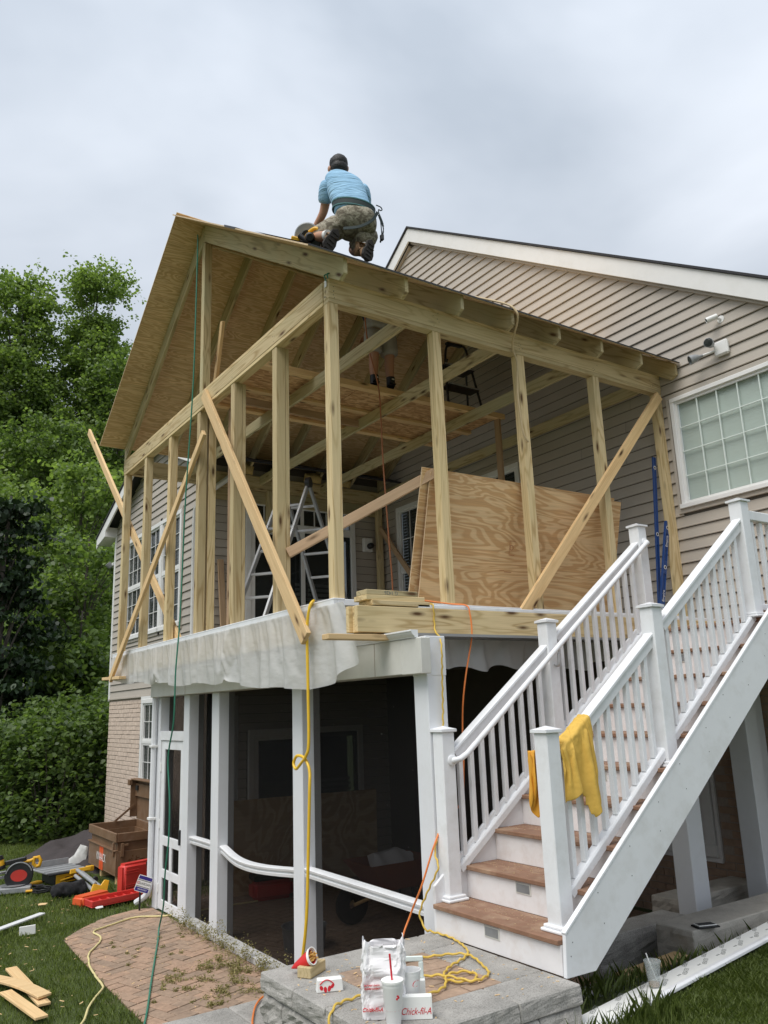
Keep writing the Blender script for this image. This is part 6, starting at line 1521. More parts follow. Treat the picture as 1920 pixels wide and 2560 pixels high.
def loft(name, rings, mat, parent, sub=2, power=2.4, n=20, wr=0, closed=True):
    """soft garment through elliptical rings: (centre, half-width vector, half-depth vector)"""
    vs_ = []
    for k, (c, a, d) in enumerate(rings):
        c, a, d = Vector(c), Vector(a), Vector(d)
        for i in range(n):
            t = 2*math.pi*i/n; co, si = math.cos(t), math.sin(t)
            p = c+a*math.copysign(abs(co)**(2/power), co)+d*math.copysign(abs(si)**(2/power), si)
            vs_.append(p+(p-c).normalized()*wr*mnoise.noise(p*11))
    K = len(rings); fs_ = [(k*n+i, k*n+(i+1) % n, (k+1)*n+(i+1) % n, (k+1)*n+i) for k in range(K-1) for i in range(n)]
    fs_ += [tuple(reversed(range(n))), tuple(range((K-1)*n, K*n))]
    o = MB().add(vs_, fs_).build(name, mat, parent, smooth=True)
    o.data.polygons.foreach_set('use_smooth', [True]*len(o.data.polygons)); o.data.attributes.remove(o.data.attributes['sharp_edge']) if 'sharp_edge' in o.data.attributes else None
    m_ = o.modifiers.new('sub', 'SUBSURF'); m_.levels = sub; m_.render_levels = sub
    return o
def limb(name, pts, radii, mat, parent, n=16, wr=.004):
    """trouser leg or sleeve"""
    P = [Vector(p) for p in pts]; R = []
    for i, p in enumerate(P):
        t = (P[min(i+1,len(P)-1)]-P[max(i-1,0)]).normalized(); a = t.cross(Vector((.3,.2,1))).normalized(); R.append((p, a*radii[i], t.cross(a)*radii[i]))
    return loft(name, R, mat, parent, 1, 2.0, n, wr)

# worker kneeling on the roof, seen from behind
w1 = thing('person', (.30,.15,5.80), 'worker in light blue t-shirt and camouflage shorts kneeling on the new roof', 'person')
V = Vector
B = {'hip': (V((.338,.09,6.16)), .10), 'waist': (V((.335,.14,6.34)), .085), 'chest': (V((.335,.215,6.55)), .095), 'neckb': (V((.31,.255,6.70)), .065), 'neck': (V((.303,.275,6.755)), .052), 'head': (V((.303,.287,6.835)), .078), 'top': (V((.303,.285,6.895)), .066),
     'shL': (V((.205,.30,6.645)), .056), 'elL': (V((.228,.45,6.42)), .041), 'Lw': (V((.20,.66,6.28)), .028),
     'shR': (V((.455,.15,6.60)), .056), 'elR': (V((.60,.36,6.47)), .041), 'Rw': (V((.40,.60,6.28)), .028),
     'hipL': (V((.265,.14,6.155)), .086), 'knL': (V((.082,.44,6.085)), .060), 'caL': (V((.085,.28,6.03)), .052), 'anL': (V((.10,.145,5.98)), .038),
     'hipR': (V((.43,.05,6.14)), .086), 'knR': (V((.46,.32,6.01)), .060), 'caR': (V((.435,.17,5.955)), .052), 'anR': (V((.41,.03,5.90)), .038)}
E_ = [('hip','waist'),('waist','chest'),('chest','neckb'),('neckb','neck'),('neck','head'),('head','top'),('chest','shL'),('shL','elL'),('elL','Lw'),('chest','shR'),('shR','elR'),('elR','Rw'),
      ('hip','hipL'),('hipL','knL'),('knL','caL'),('caL','anL'),('hip','hipR'),('hipR','knR'),('knR','caR'),('caR','anR')]
fingers('L', B, E_, (.20,.66,6.28), (-.05,.6,-.55), (.9,.1,0), (.1,-.2,-1)); fingers('R', B, E_, (.40,.60,6.28), (-.45,.6,-.45), (.6,.6,0), (.1,-.2,-1))
skin_mesh('body', B, E_, MT['skin'], w1, 'hip')
ra = V((.83,-.555,-.05)); da = V((.52,.79,-.28))
T1 = [((.340,.075,6.175),.178,.125),((.338,.095,6.25),.182,.128),((.336,.14,6.36),.176,.122),((.334,.18,6.46),.182,.124),((.330,.215,6.56),.192,.124),((.322,.240,6.645),.182,.112),((.314,.258,6.700),.135,.092),((.306,.272,6.742),.074,.070)]
loft('tshirt', [(c, ra*w-V((0,0,.02)), da*d) for c, w, d in T1], MT['tshirt'], w1, wr=.012)
limb('sleeve', [(.20,.300,6.655),(.190,.325,6.60),(.200,.365,6.53),(.214,.40,6.47)], [.062,.072,.068,.066], MT['tshirt'], w1); limb('sleeve', [(.445,.165,6.62),(.490,.17,6.575),(.545,.235,6.53),(.58,.30,6.50)], [.062,.075,.070,.066], MT['tshirt'], w1)
loft('shorts', [((.340,.085,6.25),ra*.176,da*.122),((.342,.075,6.17),ra*.190,da*.135),((.345,.085,6.09),ra*.190,da*.130),((.345,.11,6.03),ra*.150,da*.10)], MT['camo'], w1, wr=.014)
limb('shorts_leg', [(.245,.13,6.13),(.185,.255,6.11),(.130,.355,6.095),(.10,.405,6.09)], [.118,.112,.100,.092], MT['camo'], w1, wr=.012); limb('shorts_leg', [(.450,.03,6.10),(.462,.12,6.055),(.468,.22,6.025),(.470,.265,6.01)], [.118,.115,.104,.096], MT['camo'], w1, wr=.012)
hr1 = ell('hair', (.303,.284,6.868), (.086,.092,.084), MT['hair'], w1, noise_amp=.05); ell('hair', (.303,.268,6.815), (.082,.074,.070), MT['hair'], w1, noise_amp=.05)
for dx, dy in ((-.075,.042),(.068,-.040)): ell('ear', (.303+dx,.287+dy,6.815), (.014,.022,.030), MT['skin'], w1)
ell('nose', (.345,.355,6.81), (.014,.022,.020), MT['skin'], w1)
for s in (-1, 1): ell('eye', (.343+s*.028,.347-s*.020,6.838), (.010,.010,.008), MT['sole'], w1)
MB().tube([(.33,.352,6.778),(.352,.350,6.776),(.37,.325,6.778)], .005, 6).build('mouth', MT['cordbrown'], w1)
boot(w1, (.10,.150,5.985), (.135,.055,5.985), (.045,.09,5.795), None, (.0,-1,-.25), 1.3); boot(w1, (.41,.035,5.905), (.415,-.06,5.91), (.365,-.05,5.72), None, (.15,-1,-.2), 1.3)
MB().tube([(.094,.19,5.992),(.10,.155,5.985)], .047, 14).build('sock', MT['sock'], w1, smooth=True); MB().tube([(.42,.07,5.915),(.415,.05,5.91)], .046, 14).build('sock', MT['sock'], w1, smooth=True)
# safety harness: waist strap, leg straps, dangling lanyard
def belt(pts, w, mat, nm='harness_strap'):
    P = catmull(pts, 6); m = MB()
    for i in range(len(P)-1): m.beam(P[i], P[i+1], .006, w)
    return m.build(nm, mat, w1)
bl = [V((.337,.10,6.285))+ra*(.190*math.cos(a))+V((.555,.83,0))*(.134*math.sin(a))+V((0,0,-.03*math.cos(a))) for a in [i*math.pi/12-math.pi for i in range(25)]]
belt(bl, .045, MT['harness']); belt([p+V((0,0,.03)) + (p-V((.335,.10,6.285)))*.02 for p in bl], .010, MT['harnesst']); belt([p-V((0,0,.03)) + (p-V((.335,.10,6.285)))*.02 for p in bl], .010, MT['harnesst'])
belt([(.47,-.085,6.20),(.41,-.085,6.10),(.31,-.03,6.035),(.20,.06,6.03)], .026, MT['harness']); belt([(.50,-.06,6.20),(.55,-.05,6.08),(.565,.03,5.99)], .026, MT['harness'])
cord('lanyard', [(.46,-.08,6.27),(.505,-.085,6.262),(.522,-.08,6.245),(.51,-.075,6.235),(.49,-.07,6.235),(.51,-.065,6.15),(.525,-.055,6.06),(.53,-.05,6.0)], .005, MT['harness'], parent=w1); MB().box((.515,-.07,5.955),(.543,-.035,6.012)).build('clip', MT['black'], w1, bevel=.005)

# circular saw on the roof beside him
cs = thing('circular_saw', (.03,.50,6.06), 'yellow and black circular saw resting on the roof beside the kneeling worker', 'saw')
sm = axes((.03,.45,6.03), Vector((.83,-.50,-.28)), Vector((.35,.75,.5)))
MB().box((-.15,-.06,-.004),(.14,.07,.002)).build('shoe', MT['alug'], cs, mw=sm)
gm = sm @ Matrix.Translation((.0,.03,.075)) @ Matrix.Rotation(math.pi/2,4,'X')
MB().lathe([(0,-.015),(.112,-.015),(.118,.0),(.118,.02),(.108,.03),(0,.03)], 30, gm).build('blade_guard', MT['alug'], cs, smooth=True)
MB().lathe([(0,.032),(.05,.034),(.05,.030)], 20, gm).build('blade_cap', MT['black'], cs)
MB().tube([sm @ V((.03,.0,.065)), sm @ V((.05,-.12,.065))], [.050,.042], 16).build('motor', MT['yellowtool'], cs, smooth=True)
MB().tube([sm @ V((.05,-.12,.065)), sm @ V((.055,-.15,.065))], [.044,.03], 16).build('motor_cap', MT['black'], cs, smooth=True)
MB().tube(catmull([sm @ V(p) for p in ((.02,-.03,.11),(.07,-.05,.15),(.13,-.06,.13),(.16,-.06,.07))],5), .019, 10).build('handle', MT['yellowtool'], cs, smooth=True)
MB().tube([sm @ V((-.06,-.05,.06)), sm @ V((.04,-.07,.02))], .024, 10).build('front_knob', MT['black'], cs, smooth=True)
MB().box((.06,-.10,.0),(.15,-.03,.06)).build('battery', MT['black'], cs, bevel=.008, mw=sm)
MB().box((-.13,-.05,.0),(-.05,.0,.045)).build('base_bracket', MT['yellowtool'], cs, bevel=.008, mw=sm)

# second worker standing on the platform, bent under the roof
w2 = thing('person', (1.9,2.0,ZT+.056), 'worker in grey shorts and navy shirt standing on the work platform', 'person')
z0 = ZT+.056; ox, oy = 1.885, 2.03
B = {'hip': (V((ox,oy,z0+.86)), .11), 'waist': (V((ox-.02,oy+.05,z0+1.0)), .085), 'chest': (V((ox-.06,oy+.24,z0+1.18)), .08), 'neckb': (V((ox-.07,oy+.40,z0+1.29)), .065), 'neck': (V((ox-.07,oy+.46,z0+1.31)), .052), 'head': (V((ox-.07,oy+.56,z0+1.33)), .085), 'top': (V((ox-.07,oy+.60,z0+1.40)), .07),
     'shL': (V((ox-.24,oy+.30,z0+1.23)), .06), 'elL': (V((ox-.36,oy+.42,z0+1.02)), .043), 'Lw': (V((ox-.28,oy+.64,z0+.98)), .029),
     'shR': (V((ox+.14,oy+.26,z0+1.21)), .06), 'elR': (V((ox+.30,oy+.34,z0+1.02)), .043), 'Rw': (V((ox+.24,oy+.58,z0+.98)), .029),
     'hipL': (V((ox-.085,oy,z0+.79)), .092), 'knL': (V((ox-.088,oy-.012,z0+.45)), .060), 'caL': (V((ox-.080,oy+.022,z0+.31)), .056), 'anL': (V((ox-.075,oy+.02,z0+.09)), .039),
     'hipR': (V((ox+.09,oy-.005,z0+.79)), .092), 'knR': (V((ox+.105,oy-.03,z0+.45)), .060), 'caR': (V((ox+.115,oy+.0,z0+.31)), .056), 'anR': (V((ox+.115,oy-.015,z0+.09)), .039)}
E_ = [('hip','waist'),('waist','chest'),('chest','neckb'),('neckb','neck'),('neck','head'),('head','top'),('chest','shL'),('shL','elL'),('elL','Lw'),('chest','shR'),('shR','elR'),('elR','Rw'),
      ('hip','hipL'),('hipL','knL'),('knL','caL'),('caL','anL'),('hip','hipR'),('hipR','knR'),('knR','caR'),('caR','anR')]
fingers('L', B, E_, (ox-.28,oy+.64,z0+.98), (.2,.9,-.2), (.9,-.1,0), (0,-.2,-1)); fingers('R', B, E_, (ox+.24,oy+.58,z0+.98), (-.2,.9,-.2), (.9,.1,0), (0,-.2,-1))
skin_mesh('body', B, E_, MT['skin'], w2, 'hip')
rx_ = V((1,0,0))
loft('shirt', [((ox,oy,z0+.80),rx_*.185,V((0,.14,0))),((ox-.01,oy+.01,z0+.90),rx_*.18,V((0,.135,.03))),((ox-.03,oy+.08,z0+1.04),rx_*.175,V((0,.11,.08))),((ox-.06,oy+.23,z0+1.18),rx_*.20,V((0,.08,.11))),((ox-.07,oy+.34,z0+1.25),rx_*.17,V((0,.05,.09))),((ox-.07,oy+.42,z0+1.29),rx_*.08,V((0,.03,.07)))], MT['navy'], w2, wr=.01)
limb('sleeve', [(ox-.20,oy+.28,z0+1.22),(ox-.27,oy+.33,z0+1.17),(ox-.31,oy+.38,z0+1.10)], [.07,.075,.07], MT['navy'], w2); limb('sleeve', [(ox+.10,oy+.25,z0+1.20),(ox+.19,oy+.28,z0+1.16),(ox+.24,oy+.32,z0+1.09)], [.07,.075,.07], MT['navy'], w2)
loft('shorts', [((ox,oy,z0+.88),rx_*.172,V((0,.125,0))),((ox,oy,z0+.80),rx_*.185,V((0,.135,0))),((ox,oy,z0+.70),rx_*.185,V((0,.13,0)))], MT['shorts'], w2, wr=.01)
limb('shorts_leg', [(ox-.09,oy,z0+.74),(ox-.092,oy-.005,z0+.60),(ox-.092,oy-.008,z0+.48),(ox-.09,oy-.008,z0+.43)], [.105,.105,.100,.100], MT['shorts'], w2, wr=.01); limb('shorts_leg', [(ox+.092,oy-.01,z0+.74),(ox+.10,oy-.015,z0+.60),(ox+.105,oy-.02,z0+.48),(ox+.106,oy-.022,z0+.43)], [.105,.105,.100,.100], MT['shorts'], w2, wr=.01)
ell('hair', (ox-.07,oy+.555,z0+1.385), (.09,.095,.085), MT['hair'], w2, noise_amp=.05)
for s in (-1, 1):
    ell('ear', (ox-.07+s*.088,oy+.56,z0+1.33), (.014,.022,.03), MT['skin'], w2); ell('eye', (ox-.07+s*.034,oy+.652,z0+1.335), (.010,.010,.008), MT['sole'], w2)
ell('nose', (ox-.07,oy+.662,z0+1.31), (.014,.022,.020), MT['skin'], w2); MB().tube([(ox-.095,oy+.645,z0+1.275),(ox-.07,oy+.652,z0+1.273),(ox-.045,oy+.645,z0+1.275)], .005, 6).build('mouth', MT['cordbrown'], w2)
for (x, y) in ((ox-.075,oy+.02),(ox+.115,oy-.015)):
    boot(w2, (x,y,z0+.115), (x-.005,y-.055,z0+.002), (x+.02,y+.21,z0+.002), None, (0,0,-1), .95, 'black')
    MB().tube([(x,y,z0+.09),(x,y,z0+.19)], .048, 14).build('sock', MT['black'], w2, smooth=True)
    MB().box((x-.015,y-.052,z0+.15),(x+.015,y-.046,z0+.162)).build('sock_mark', MT['ink_white'], w2)

w2.matrix_basis = WM[w2.name] @ Matrix.Scale(1.08, 4)
# ------------------------------------------------------------------ vegetation
def quads_object(name, V_, mat, parent=None, per=4):
    """V_: (n, per, 3) array of polygon corners"""
    n = len(V_); me = bpy.data.meshes.new(name); me.vertices.add(n*per); me.vertices.foreach_set('co', V_.astype(np.float32).ravel())
    me.loops.add(n*per); me.loops.foreach_set('vertex_index', np.arange(n*per, dtype=np.int32))
    me.polygons.add(n); me.polygons.foreach_set('loop_start', np.arange(0, n*per, per, dtype=np.int32)); me.polygons.foreach_set('loop_total', np.full(n, per, dtype=np.int32))
    me.update(); me.validate(); return link(name, me, mat, parent)
def leaves(C, size, rng_, up=.55, droop=0):
    """leaf-shaped hexagons at points C, faces mostly upward, folded a little"""
    n = len(C); nrm = rng_.normal(size=(n,3)); nrm[:,2] = np.abs(nrm[:,2])+up; nrm /= np.linalg.norm(nrm,axis=1)[:,None]
    a = rng_.normal(size=(n,3)); a[:,2] -= droop; a -= nrm*np.sum(a*nrm,1)[:,None]; a /= np.linalg.norm(a,axis=1)[:,None]; b = np.cross(nrm,a)
    s = size*rng_.uniform(.6,1.25,size=(n,1))
    P = [(-.5,0,0),(-.22,.34,.10),(.18,.36,.10),(.55,0,-.08),(.18,-.36,.10),(-.22,-.34,.10)]
    return np.stack([C+a*(s*x)+b*(s*y)+nrm*(s*z) for x,y,z in P], 1)
def make_tree(name, base, h, crown, rng_, mats, label, nclump, nleaf, leaf, group, trunk=.25, lean=(0,0), conifer=False, clump=.8):
    """tapered trunk, limbs to clumps, leaf faces spread through the clumps. crown: list of ((dx,dy,z),(rx,ry,rz)) lobes"""
    t = thing(name, base, label, 'tree', group); base = Vector(base)
    tm = MB(); top = base+Vector((lean[0],lean[1],h*.93))
    tp_ = [base.lerp(top,s)+Vector((.12*math.sin(7*s),.1*math.sin(5*s+1),0))*trunk*3 for s in [i/9 for i in range(10)]]
    tm.tube(tp_, [trunk*(1-.9*i/9)+.015 for i in range(10)], 9)
    CL = []
    wts = np.array([c[1][0]*c[1][1]*c[1][2] for c in crown])**.7; wts /= wts.sum()
    for k in range(nclump):
        (c, r) = crown[rng_.choice(len(crown), p=wts)]
        d = rng_.normal(size=3); d /= np.linalg.norm(d); rad = rng_.uniform(.25,1)**.45
        p = np.array(c)+d*np.array(r)*rad; CL.append((p, clump*rng_.uniform(.6,1.3)))
    for (p, r) in CL[:max(10, nclump//2)]:
        q = base+Vector(p); s = min(.95, max(.15, (q.z-base.z)/h-.10)); i = int(s*9); a = tp_[i]
        mid = a.lerp(q,.5)+Vector((0,0,.12*(q-a).length))
        r0 = trunk*(1-.9*s)*.22
        tm.tube([a,mid,q], [r0+.012,r0*.6+.01,.008], 5, cap=False)
    tm.build('trunk', MT['bark'], t, smooth=True)
    P = []
    for (p, r) in CL:
        # leaves strung along a few twigs fanning out of the clump: ragged outline with holes
        m = int(nleaf*(r/clump)**2); nt = max(5, m//16); dirs = rng_.normal(size=(nt,3)); dirs[:,2] = dirs[:,2]*.55+.18; dirs /= np.linalg.norm(dirs,axis=1)[:,None]
        ln = r*rng_.uniform(.5,1.55,size=(nt,1)); tw = rng_.integers(0,nt,m); tt = rng_.uniform(.1,1,size=(m,1))**.7
        g = dirs[tw]*ln[tw]*tt+rng_.normal(size=(m,3))*leaf*.75
        g[:,2] -= .10*r*(tt[:,0]**2)
        if conifer: g[:,2] *= .45
        P.append(g+p)
    P = np.concatenate(P)+np.array(base)
    L_ = leaves(P, leaf, rng_, up=.45 if not conifer else .1, droop=.6 if not conifer else 1.4)
    half = rng_.random(len(L_)) < .55
    quads_object('crown', L_[half], mats[0], t, 6); quads_object('crown', L_[~half], mats[1], t, 6)
    return t
LG = leafmat('leaf_mid_green', (.105,.165,.050), (.215,.295,.10), .5); LB = leafmat('leaf_bright_green', (.145,.21,.062), (.265,.35,.13), .5); LD = leafmat('leaf_dark_green', (.062,.105,.034), (.15,.215,.07), .48); LC = leafmat('needle_dark', (.012,.026,.011), (.030,.055,.020), .15)
# camera frame helpers to stand trees along sight directions at their own distances
fh = Vector((F_.x, F_.y, 0)).normalized(); rh = Vector((fh.y, -fh.x, 0))
GR = 'woodland trees behind the house'
def gpos(r, f): p = Vector((-3.1056,-5.2983,0))+rh*r+fh*f; return (p.x, p.y, -.5)
# (lateral metres, distance, height, ...) lobes in metres relative to the base
def lobes(spec): return [((rh*a).to_tuple()[:2]+(z,), (rx, rx, rz)) if not isinstance(a, tuple) else a for (a, z, rx, rz) in spec]
def L3(spec): return [(((rh*a+fh*b).x, (rh*a+fh*b).y, z), (rx, rx, rz)) for (a, b, z, rx, rz) in spec]
rg = np.random.default_rng(5)
make_tree('tulip_tree', gpos(-14.4,37.6), 25.4, L3([(0,0,23.0,1.3,2.4),(-.2,0,20.2,1.9,2.2),(.9,.4,18.4,1.7,1.9),(-.6,0,15.4,2.3,2.2),(.6,.4,12.4,2.4,2.4),(-.8,.5,9.5,2.7,2.4)]), rg, (LG,LB), 'tall tulip tree whose crown tops the treeline beside the porch gable', 330, 200, .165, GR, .17, clump=.85)
make_tree('tulip_tree', gpos(-17.4,36), 23.6, L3([(-.5,0,21.6,1.1,2.4),(-1.6,0,20.2,1.1,2.2),(.75,0,21.8,.8,2.0),(0,0,17.6,2.0,2.4),(-.4,0,13.5,2.4,2.6),(-.2,0,9.5,2.6,2.6)]), rg, (LG,LB), 'twin topped tree with pale crown near the left edge of the sky', 330, 190, .165, GR, .17, clump=.8)
make_tree('tulip_tree', gpos(-17.6,32), 22.2, L3([(.2,0,21.3,.5,.8),(-.9,0,20.6,1.0,1.3),(-1.4,0,17,1.3,2.0),(-1.2,0,12,2.0,3.0)]), rg, (LG,LD), 'tree cut off by the left edge with a sprig against the sky', 110, 150, .16, GR, .15, clump=.7)
make_tree('maple_tree', gpos(-11.9,35), 18.6, L3([(0,0,16.8,1.6,1.6),(-.6,0,14,1.9,2.0),(.4,0,11.2,2.2,2.2),(-.4,0,8,2.4,2.2)]), rg, (LG,LD), 'maple rising right behind the left roof edge', 240, 180, .16, GR, .15, clump=.8)
make_tree('maple_tree', gpos(-13.8,31), 14.6, L3([(0,0,12.6,2.0,1.6),(-1.4,0,11.0,1.8,1.6),(0,0,8.8,2.6,2.2),(.4,0,5.6,2.6,2.0)]), rg, (LD,LG), 'broad shaded maple in the middle of the woodland', 220, 190, .15, GR, .15, clump=.8)
make_tree('maple_tree', gpos(-13.7,27.5), 11.4, L3([(-.6,0,9.9,1.6,1.2),(-1.0,0,8.0,1.8,1.5),(.5,0,6.4,1.7,1.4)]), rg, (LB,LG), 'yellow green maple low at the left edge of the woodland', 90, 200, .14, GR, .12, clump=.75)
make_tree('maple_tree', gpos(-9.3,24), 10.6, L3([(0,0,9.0,1.3,1.2),(-.7,0,7.2,1.6,1.5),(.2,0,5.2,1.8,1.5),(-.5,.0,3.2,1.9,1.3)]), rg, (LG,LB), 'young maple with bright leaves beside the house corner', 150, 110, .15, GR, .10, clump=.6)
make_tree('maple_tree', gpos(-7.9,21), 7.6, L3([(0,0,6.4,1.0,1.0),(-.5,0,4.6,1.3,1.2),(-.2,0,2.9,1.4,1.1)]), rg, (LG,LD), 'small maple nearest the siding wall with layered leaves', 100, 80, .14, GR, .07, clump=.5)
make_tree('cedar_tree', gpos(-8.9,18.5), 8.2, L3([(0,0,6.4,.6,1.4),(0,0,4.4,1.0,1.5),(.1,0,2.4,1.3,1.3)]), rg, (LC,LC), 'dark cedar at the far left in front of the maples', 130, 120, .13, GR, .14, conifer=True, clump=.5)
make_tree('maple_tree', gpos(-7.6,20.0), 5.4, L3([(-.4,0,4.0,1.1,.9),(.6,0,3.0,1.1,.8),(-.6,0,2.2,1.3,.8)]), rg, (LD,LG), 'low maple sapling spreading just above the hedge', 80, 60, .15, GR, .06, clump=.45)
# hedge shrubs
def shrub(base, w, h, label, mats, n=6500, leaf=.10):
    t = thing('hedge_shrub', base, label, 'shrub', 'hedge shrubs behind the lawn'); b = np.array(base)
    tm = MB()
    for k in range(9):
        a = k*.7; q = Vector(base)+Vector((math.cos(a)*w*.5,math.sin(a)*w*.5,h*.75)); tm.tube([Vector(base)+Vector((math.cos(a)*.1,math.sin(a)*.1,0)), q], [.03,.008], 5)
    tm.build('stems', MT['bark'], t)
    d = rg.normal(size=(n,3)); d /= np.linalg.norm(d,axis=1)[:,None]; d[:,2] = np.abs(d[:,2])**.7*np.sign(d[:,2]); rad = rg.uniform(0,1,size=(n,1))**.16
    lump = np.array([1+.22*mnoise.noise(Vector(x)*2.6+Vector(base)) + .1*mnoise.noise(Vector(x)*6) for x in d])[:,None]
    P = b+np.array([0,0,h*.48])+d*rad*lump*np.array([w,w,h*.55])
    P = P[P[:,2] > base[2]+.02]
    quads_object('foliage', leaves(P, leaf, rg, .7), mats, t, 6)
for i, (r, f, w, h, l) in enumerate(((-7.9,16.6,1.25,2.5,'leftmost dark clipped hedge shrub behind the mitre saw'),(-6.6,16.4,1.2,2.55,'hedge shrub behind the table saw'),(-5.6,16.9,1.05,2.7,'hedge shrub touching the brick wall'),(-7.2,17.9,1.2,2.9,'taller hedge shrub in the second row at the left'),(-6.0,18.2,1.2,3.0,'taller hedge shrub in the second row near the house'))):
    shrub(gpos(r, f), w, h, l, LD)
# far wood that reads as one mass
n = 26000; P = np.empty((n,3)); lat = rg.uniform(-34,-8,n); dep = rg.uniform(46,58,n); zz = rg.uniform(0,1,n)**.8*(11.5+2.0*np.sin(lat*.9)+1.4*np.sin(lat*2.3+1))
for k in range(3): P[:,k] = (-3.1056,-5.2983,0)[k]+rh[k]*lat+fh[k]*dep
P[:,2] = zz-.4
tag(quads_object('far_wood', leaves(P, .5, rg, .4), LD, None, 6), 'dark distant wood filling gaps between the trees', 'wood', kind='stuff')
n = 5000; lat = rg.uniform(-14,-4.6,n); dep = rg.uniform(19,30,n); P = np.stack([-3.1056+rh.x*lat+fh.x*dep, -5.2983+rh.y*lat+fh.y*dep, -.4+rg.uniform(0,1,n)*2.2], 1)
tag(quads_object('undergrowth', leaves(P, .16, rg, .5), LD, None, 6), 'dark undergrowth between hedge and woodland', 'undergrowth', kind='stuff')

# lawn: blades
PP = np.array(patio_poly)
def inpoly(x, y):
    c = np.zeros(len(x), bool); j = len(PP)-1
    for i in range(len(PP)):
        cond = ((PP[i,1] > y) != (PP[j,1] > y)) & (x < (PP[j,0]-PP[i,0])*(y-PP[i,1])/(PP[j,1]-PP[i,1]+1e-12)+PP[i,0]); c ^= cond; j = i
    return c
def blades(name, xr, yr, n, h, w, label, mask=None, hvar=.4, mat='grass', bend=.5, zoff=0):
    x = rg.uniform(*xr, n); y = rg.uniform(*yr, n); k = ~inpoly(x, y)
    if mask is not None: k &= mask(x, y)
    x, y = x[k], y[k]; n = len(x); z = gz(x, y)-.005+zoff
    a = rg.uniform(0, 2*np.pi, n); hh_ = h*rg.uniform(1-hvar, 1+hvar, n); clumpn = .75+.5*(np.sin(x*9+2*np.sin(y*5))*np.sin(y*8+1.5*np.sin(x*6))*.5+.5); hh_ *= clumpn
    bx_, by_ = np.cos(a), np.sin(a); wx, wy = -by_*w, bx_*w; be = bend*hh_*rg.uniform(.2,1.3,n)
    b0 = np.stack([x-wx, y-wy, z],1); b1 = np.stack([x+wx, y+wy, z],1)
    m0 = np.stack([x-wx*.8+bx_*be*.35, y-wy*.8+by_*be*.35, z+hh_*.6],1); m1 = np.stack([x+wx*.8+bx_*be*.35, y+wy*.8+by_*be*.35, z+hh_*.6],1)
    tp = np.stack([x+bx_*be, y+by_*be, z+hh_],1)
    return tag(quads_object(name, np.stack([b0,b1,m1,tp,m0],1), MT[mat], None, 5), label, 'grass', kind='stuff')
left_free = lambda x, y: ~((x > -1.06) & (y < .1)) & ~((x > .2) & (y < 4.9)) & ~((x > .24) & (y > 6.3) & (y < 7.8) & (x < 1)) & (x < 1.25)
blades('lawn_grass', (-3.2,1.3), (.2,4.6), 62000, .042, .0022, 'mown green lawn to the left of the patio', lambda x, y: left_free(x, y) & (x > -2.9+.12*(4-y)*0))
blades('lawn_grass', (-3.0,1.3), (4.4,12.5), 62000, .05, .0032, 'mown green lawn behind the patio under the tools', left_free)
right_free = lambda x, y: ~((x > -1.03) & (x < .19) & (y > -2.10) & (y < -.78)) & (gz(x, y) > .02)
blades('lawn_grass', (-.5,4.6), (-3.2,-1.4), 100000, .038, .0013, 'mown green lawn in the lower right corner', lambda x, y: right_free(x, y) & ((y+2.155)-(x+.30)*.1705 < -.105), bend=.9)
blades('tall_grass', (.18,4.1), (-2.15,-1.36), 3600, .095, .0012, 'tall uncut grass along the stone slabs and stringer foot', lambda x, y: right_free(x, y) & ~((x > 2.0) & (y > -1.38)) & ((y+2.155)-(x+.30)*.1705 > .10), hvar=.6, bend=.45)
blades('tall_grass', (-.1,.7), (-2.35,-2.08), 600, .10, .0012, 'tall grass tuft at the right end of the stone landing', lambda x, y: right_free(x, y) & ~(np.abs((y+2.155)-(x+.30)*.1705) < .105), hvar=.6, bend=.45)
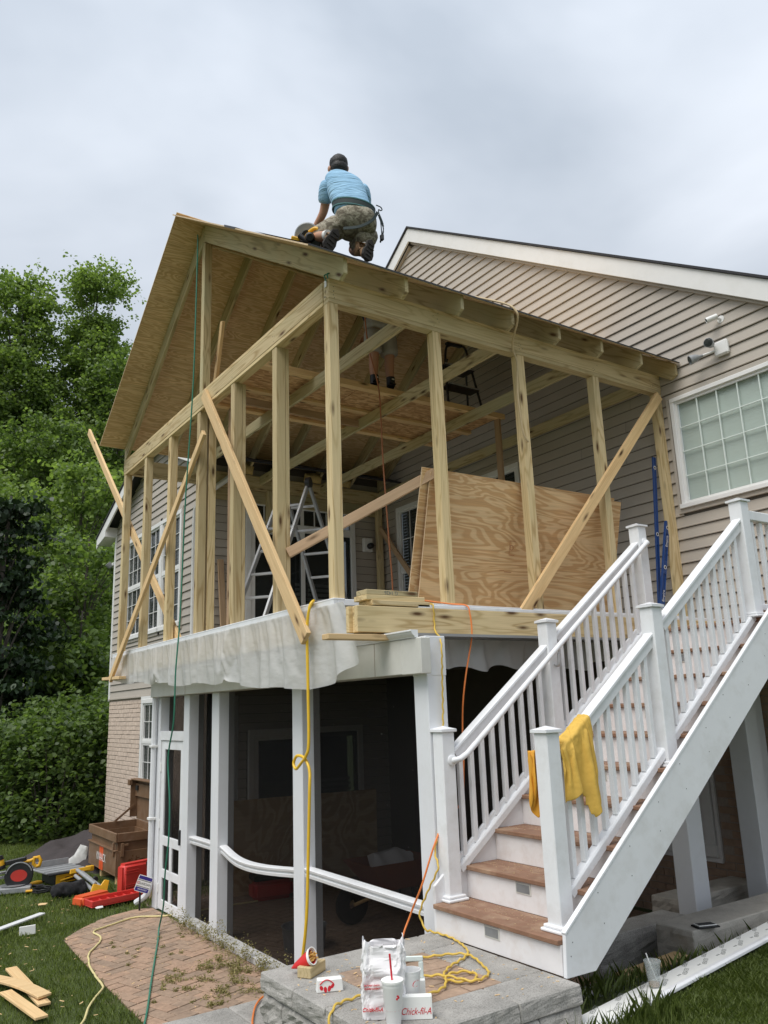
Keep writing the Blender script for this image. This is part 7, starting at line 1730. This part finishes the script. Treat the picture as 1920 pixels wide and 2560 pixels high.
# weeds along the porch sill and in the paver joints
def weeds(name, pts, label):
    Q = []
    for (x, y, r, h, n) in pts:
        for s in range(max(3, n//14)):
            a = rg.uniform(0,6.28); tip = np.array([x+math.cos(a)*r*rg.uniform(.2,1), y+math.sin(a)*r*rg.uniform(.2,1), FL+h*rg.uniform(.5,1.1)]); b_ = np.array([x+rg.normal()*r*.25, y+rg.normal()*r*.25, FL])
            t = rg.uniform(.15,1.05,size=(14,1)); Q.append(b_+(tip-b_)*t+rg.normal(size=(14,3))*.010)
            d = (tip-b_); 
    P = np.concatenate(Q); P[:,2] = np.maximum(P[:,2], FL+.004)
    return tag(quads_object(name, leaves(P, .0135, rg, .5), MT['grassdry'], None, 6), label, 'weeds', kind='stuff')
wp_ = [(.17,y+rg.normal()*.05,.08+.06*rg.random(),.10+.15*rg.random(),130) for y in np.arange(1.2,3.9,.12)] + [(.10-abs(rg.normal())*.18,1.15+rg.random()*1.2,.09,.05,90) for _ in range(30)] + [(.17,2.55,.09,.30,160),(.18,1.55,.07,.24,120)]
weeds('weeds', wp_, 'dry yellowish weeds growing along the white porch sill')
wj = [(rg.uniform(-.8,.1),rg.uniform(1.0,4.2),.03,.012,30) for _ in range(26)] + [(-.25-.3*rg.random(),1.2+rg.random()*.9,.10,.02,70) for _ in range(14)]
weeds('joint_weeds', wj, 'small weeds and litter in the patio joints')

# site litter: sawdust and splinters scattered on patio, landing and lawn
lt = MB(); rl = random.Random(21)
for i in range(420):
    k_ = rl.random()
    if k_ < .45: x, y = rl.uniform(-.9,.2), rl.uniform(.9,4.3); z = FL+.003
    elif k_ < .7: x, y = rl.uniform(-.97,.16), rl.uniform(-2.0,-.84); z = PZ+.001
    else: x, y = rl.uniform(-2.2,-.4), rl.uniform(1.5,6.5); z = float(gz(x,y))+.035
    l_ = rl.uniform(.003,.014)*(1.6 if k_ > .7 else 1); lt.box((-l_,-l_*.3,0),(l_,l_*.3,.0015), Matrix.Translation((x,y,z)) @ Matrix.Rotation(rl.uniform(0,3.1),4,'Z') @ Matrix.Rotation(rl.uniform(-.15,.15),4,'Y'))
tag(lt.build('sawdust_litter', MT['pine']), 'pale splinters and sawdust scattered over patio, landing and lawn', 'litter', kind='stuff')
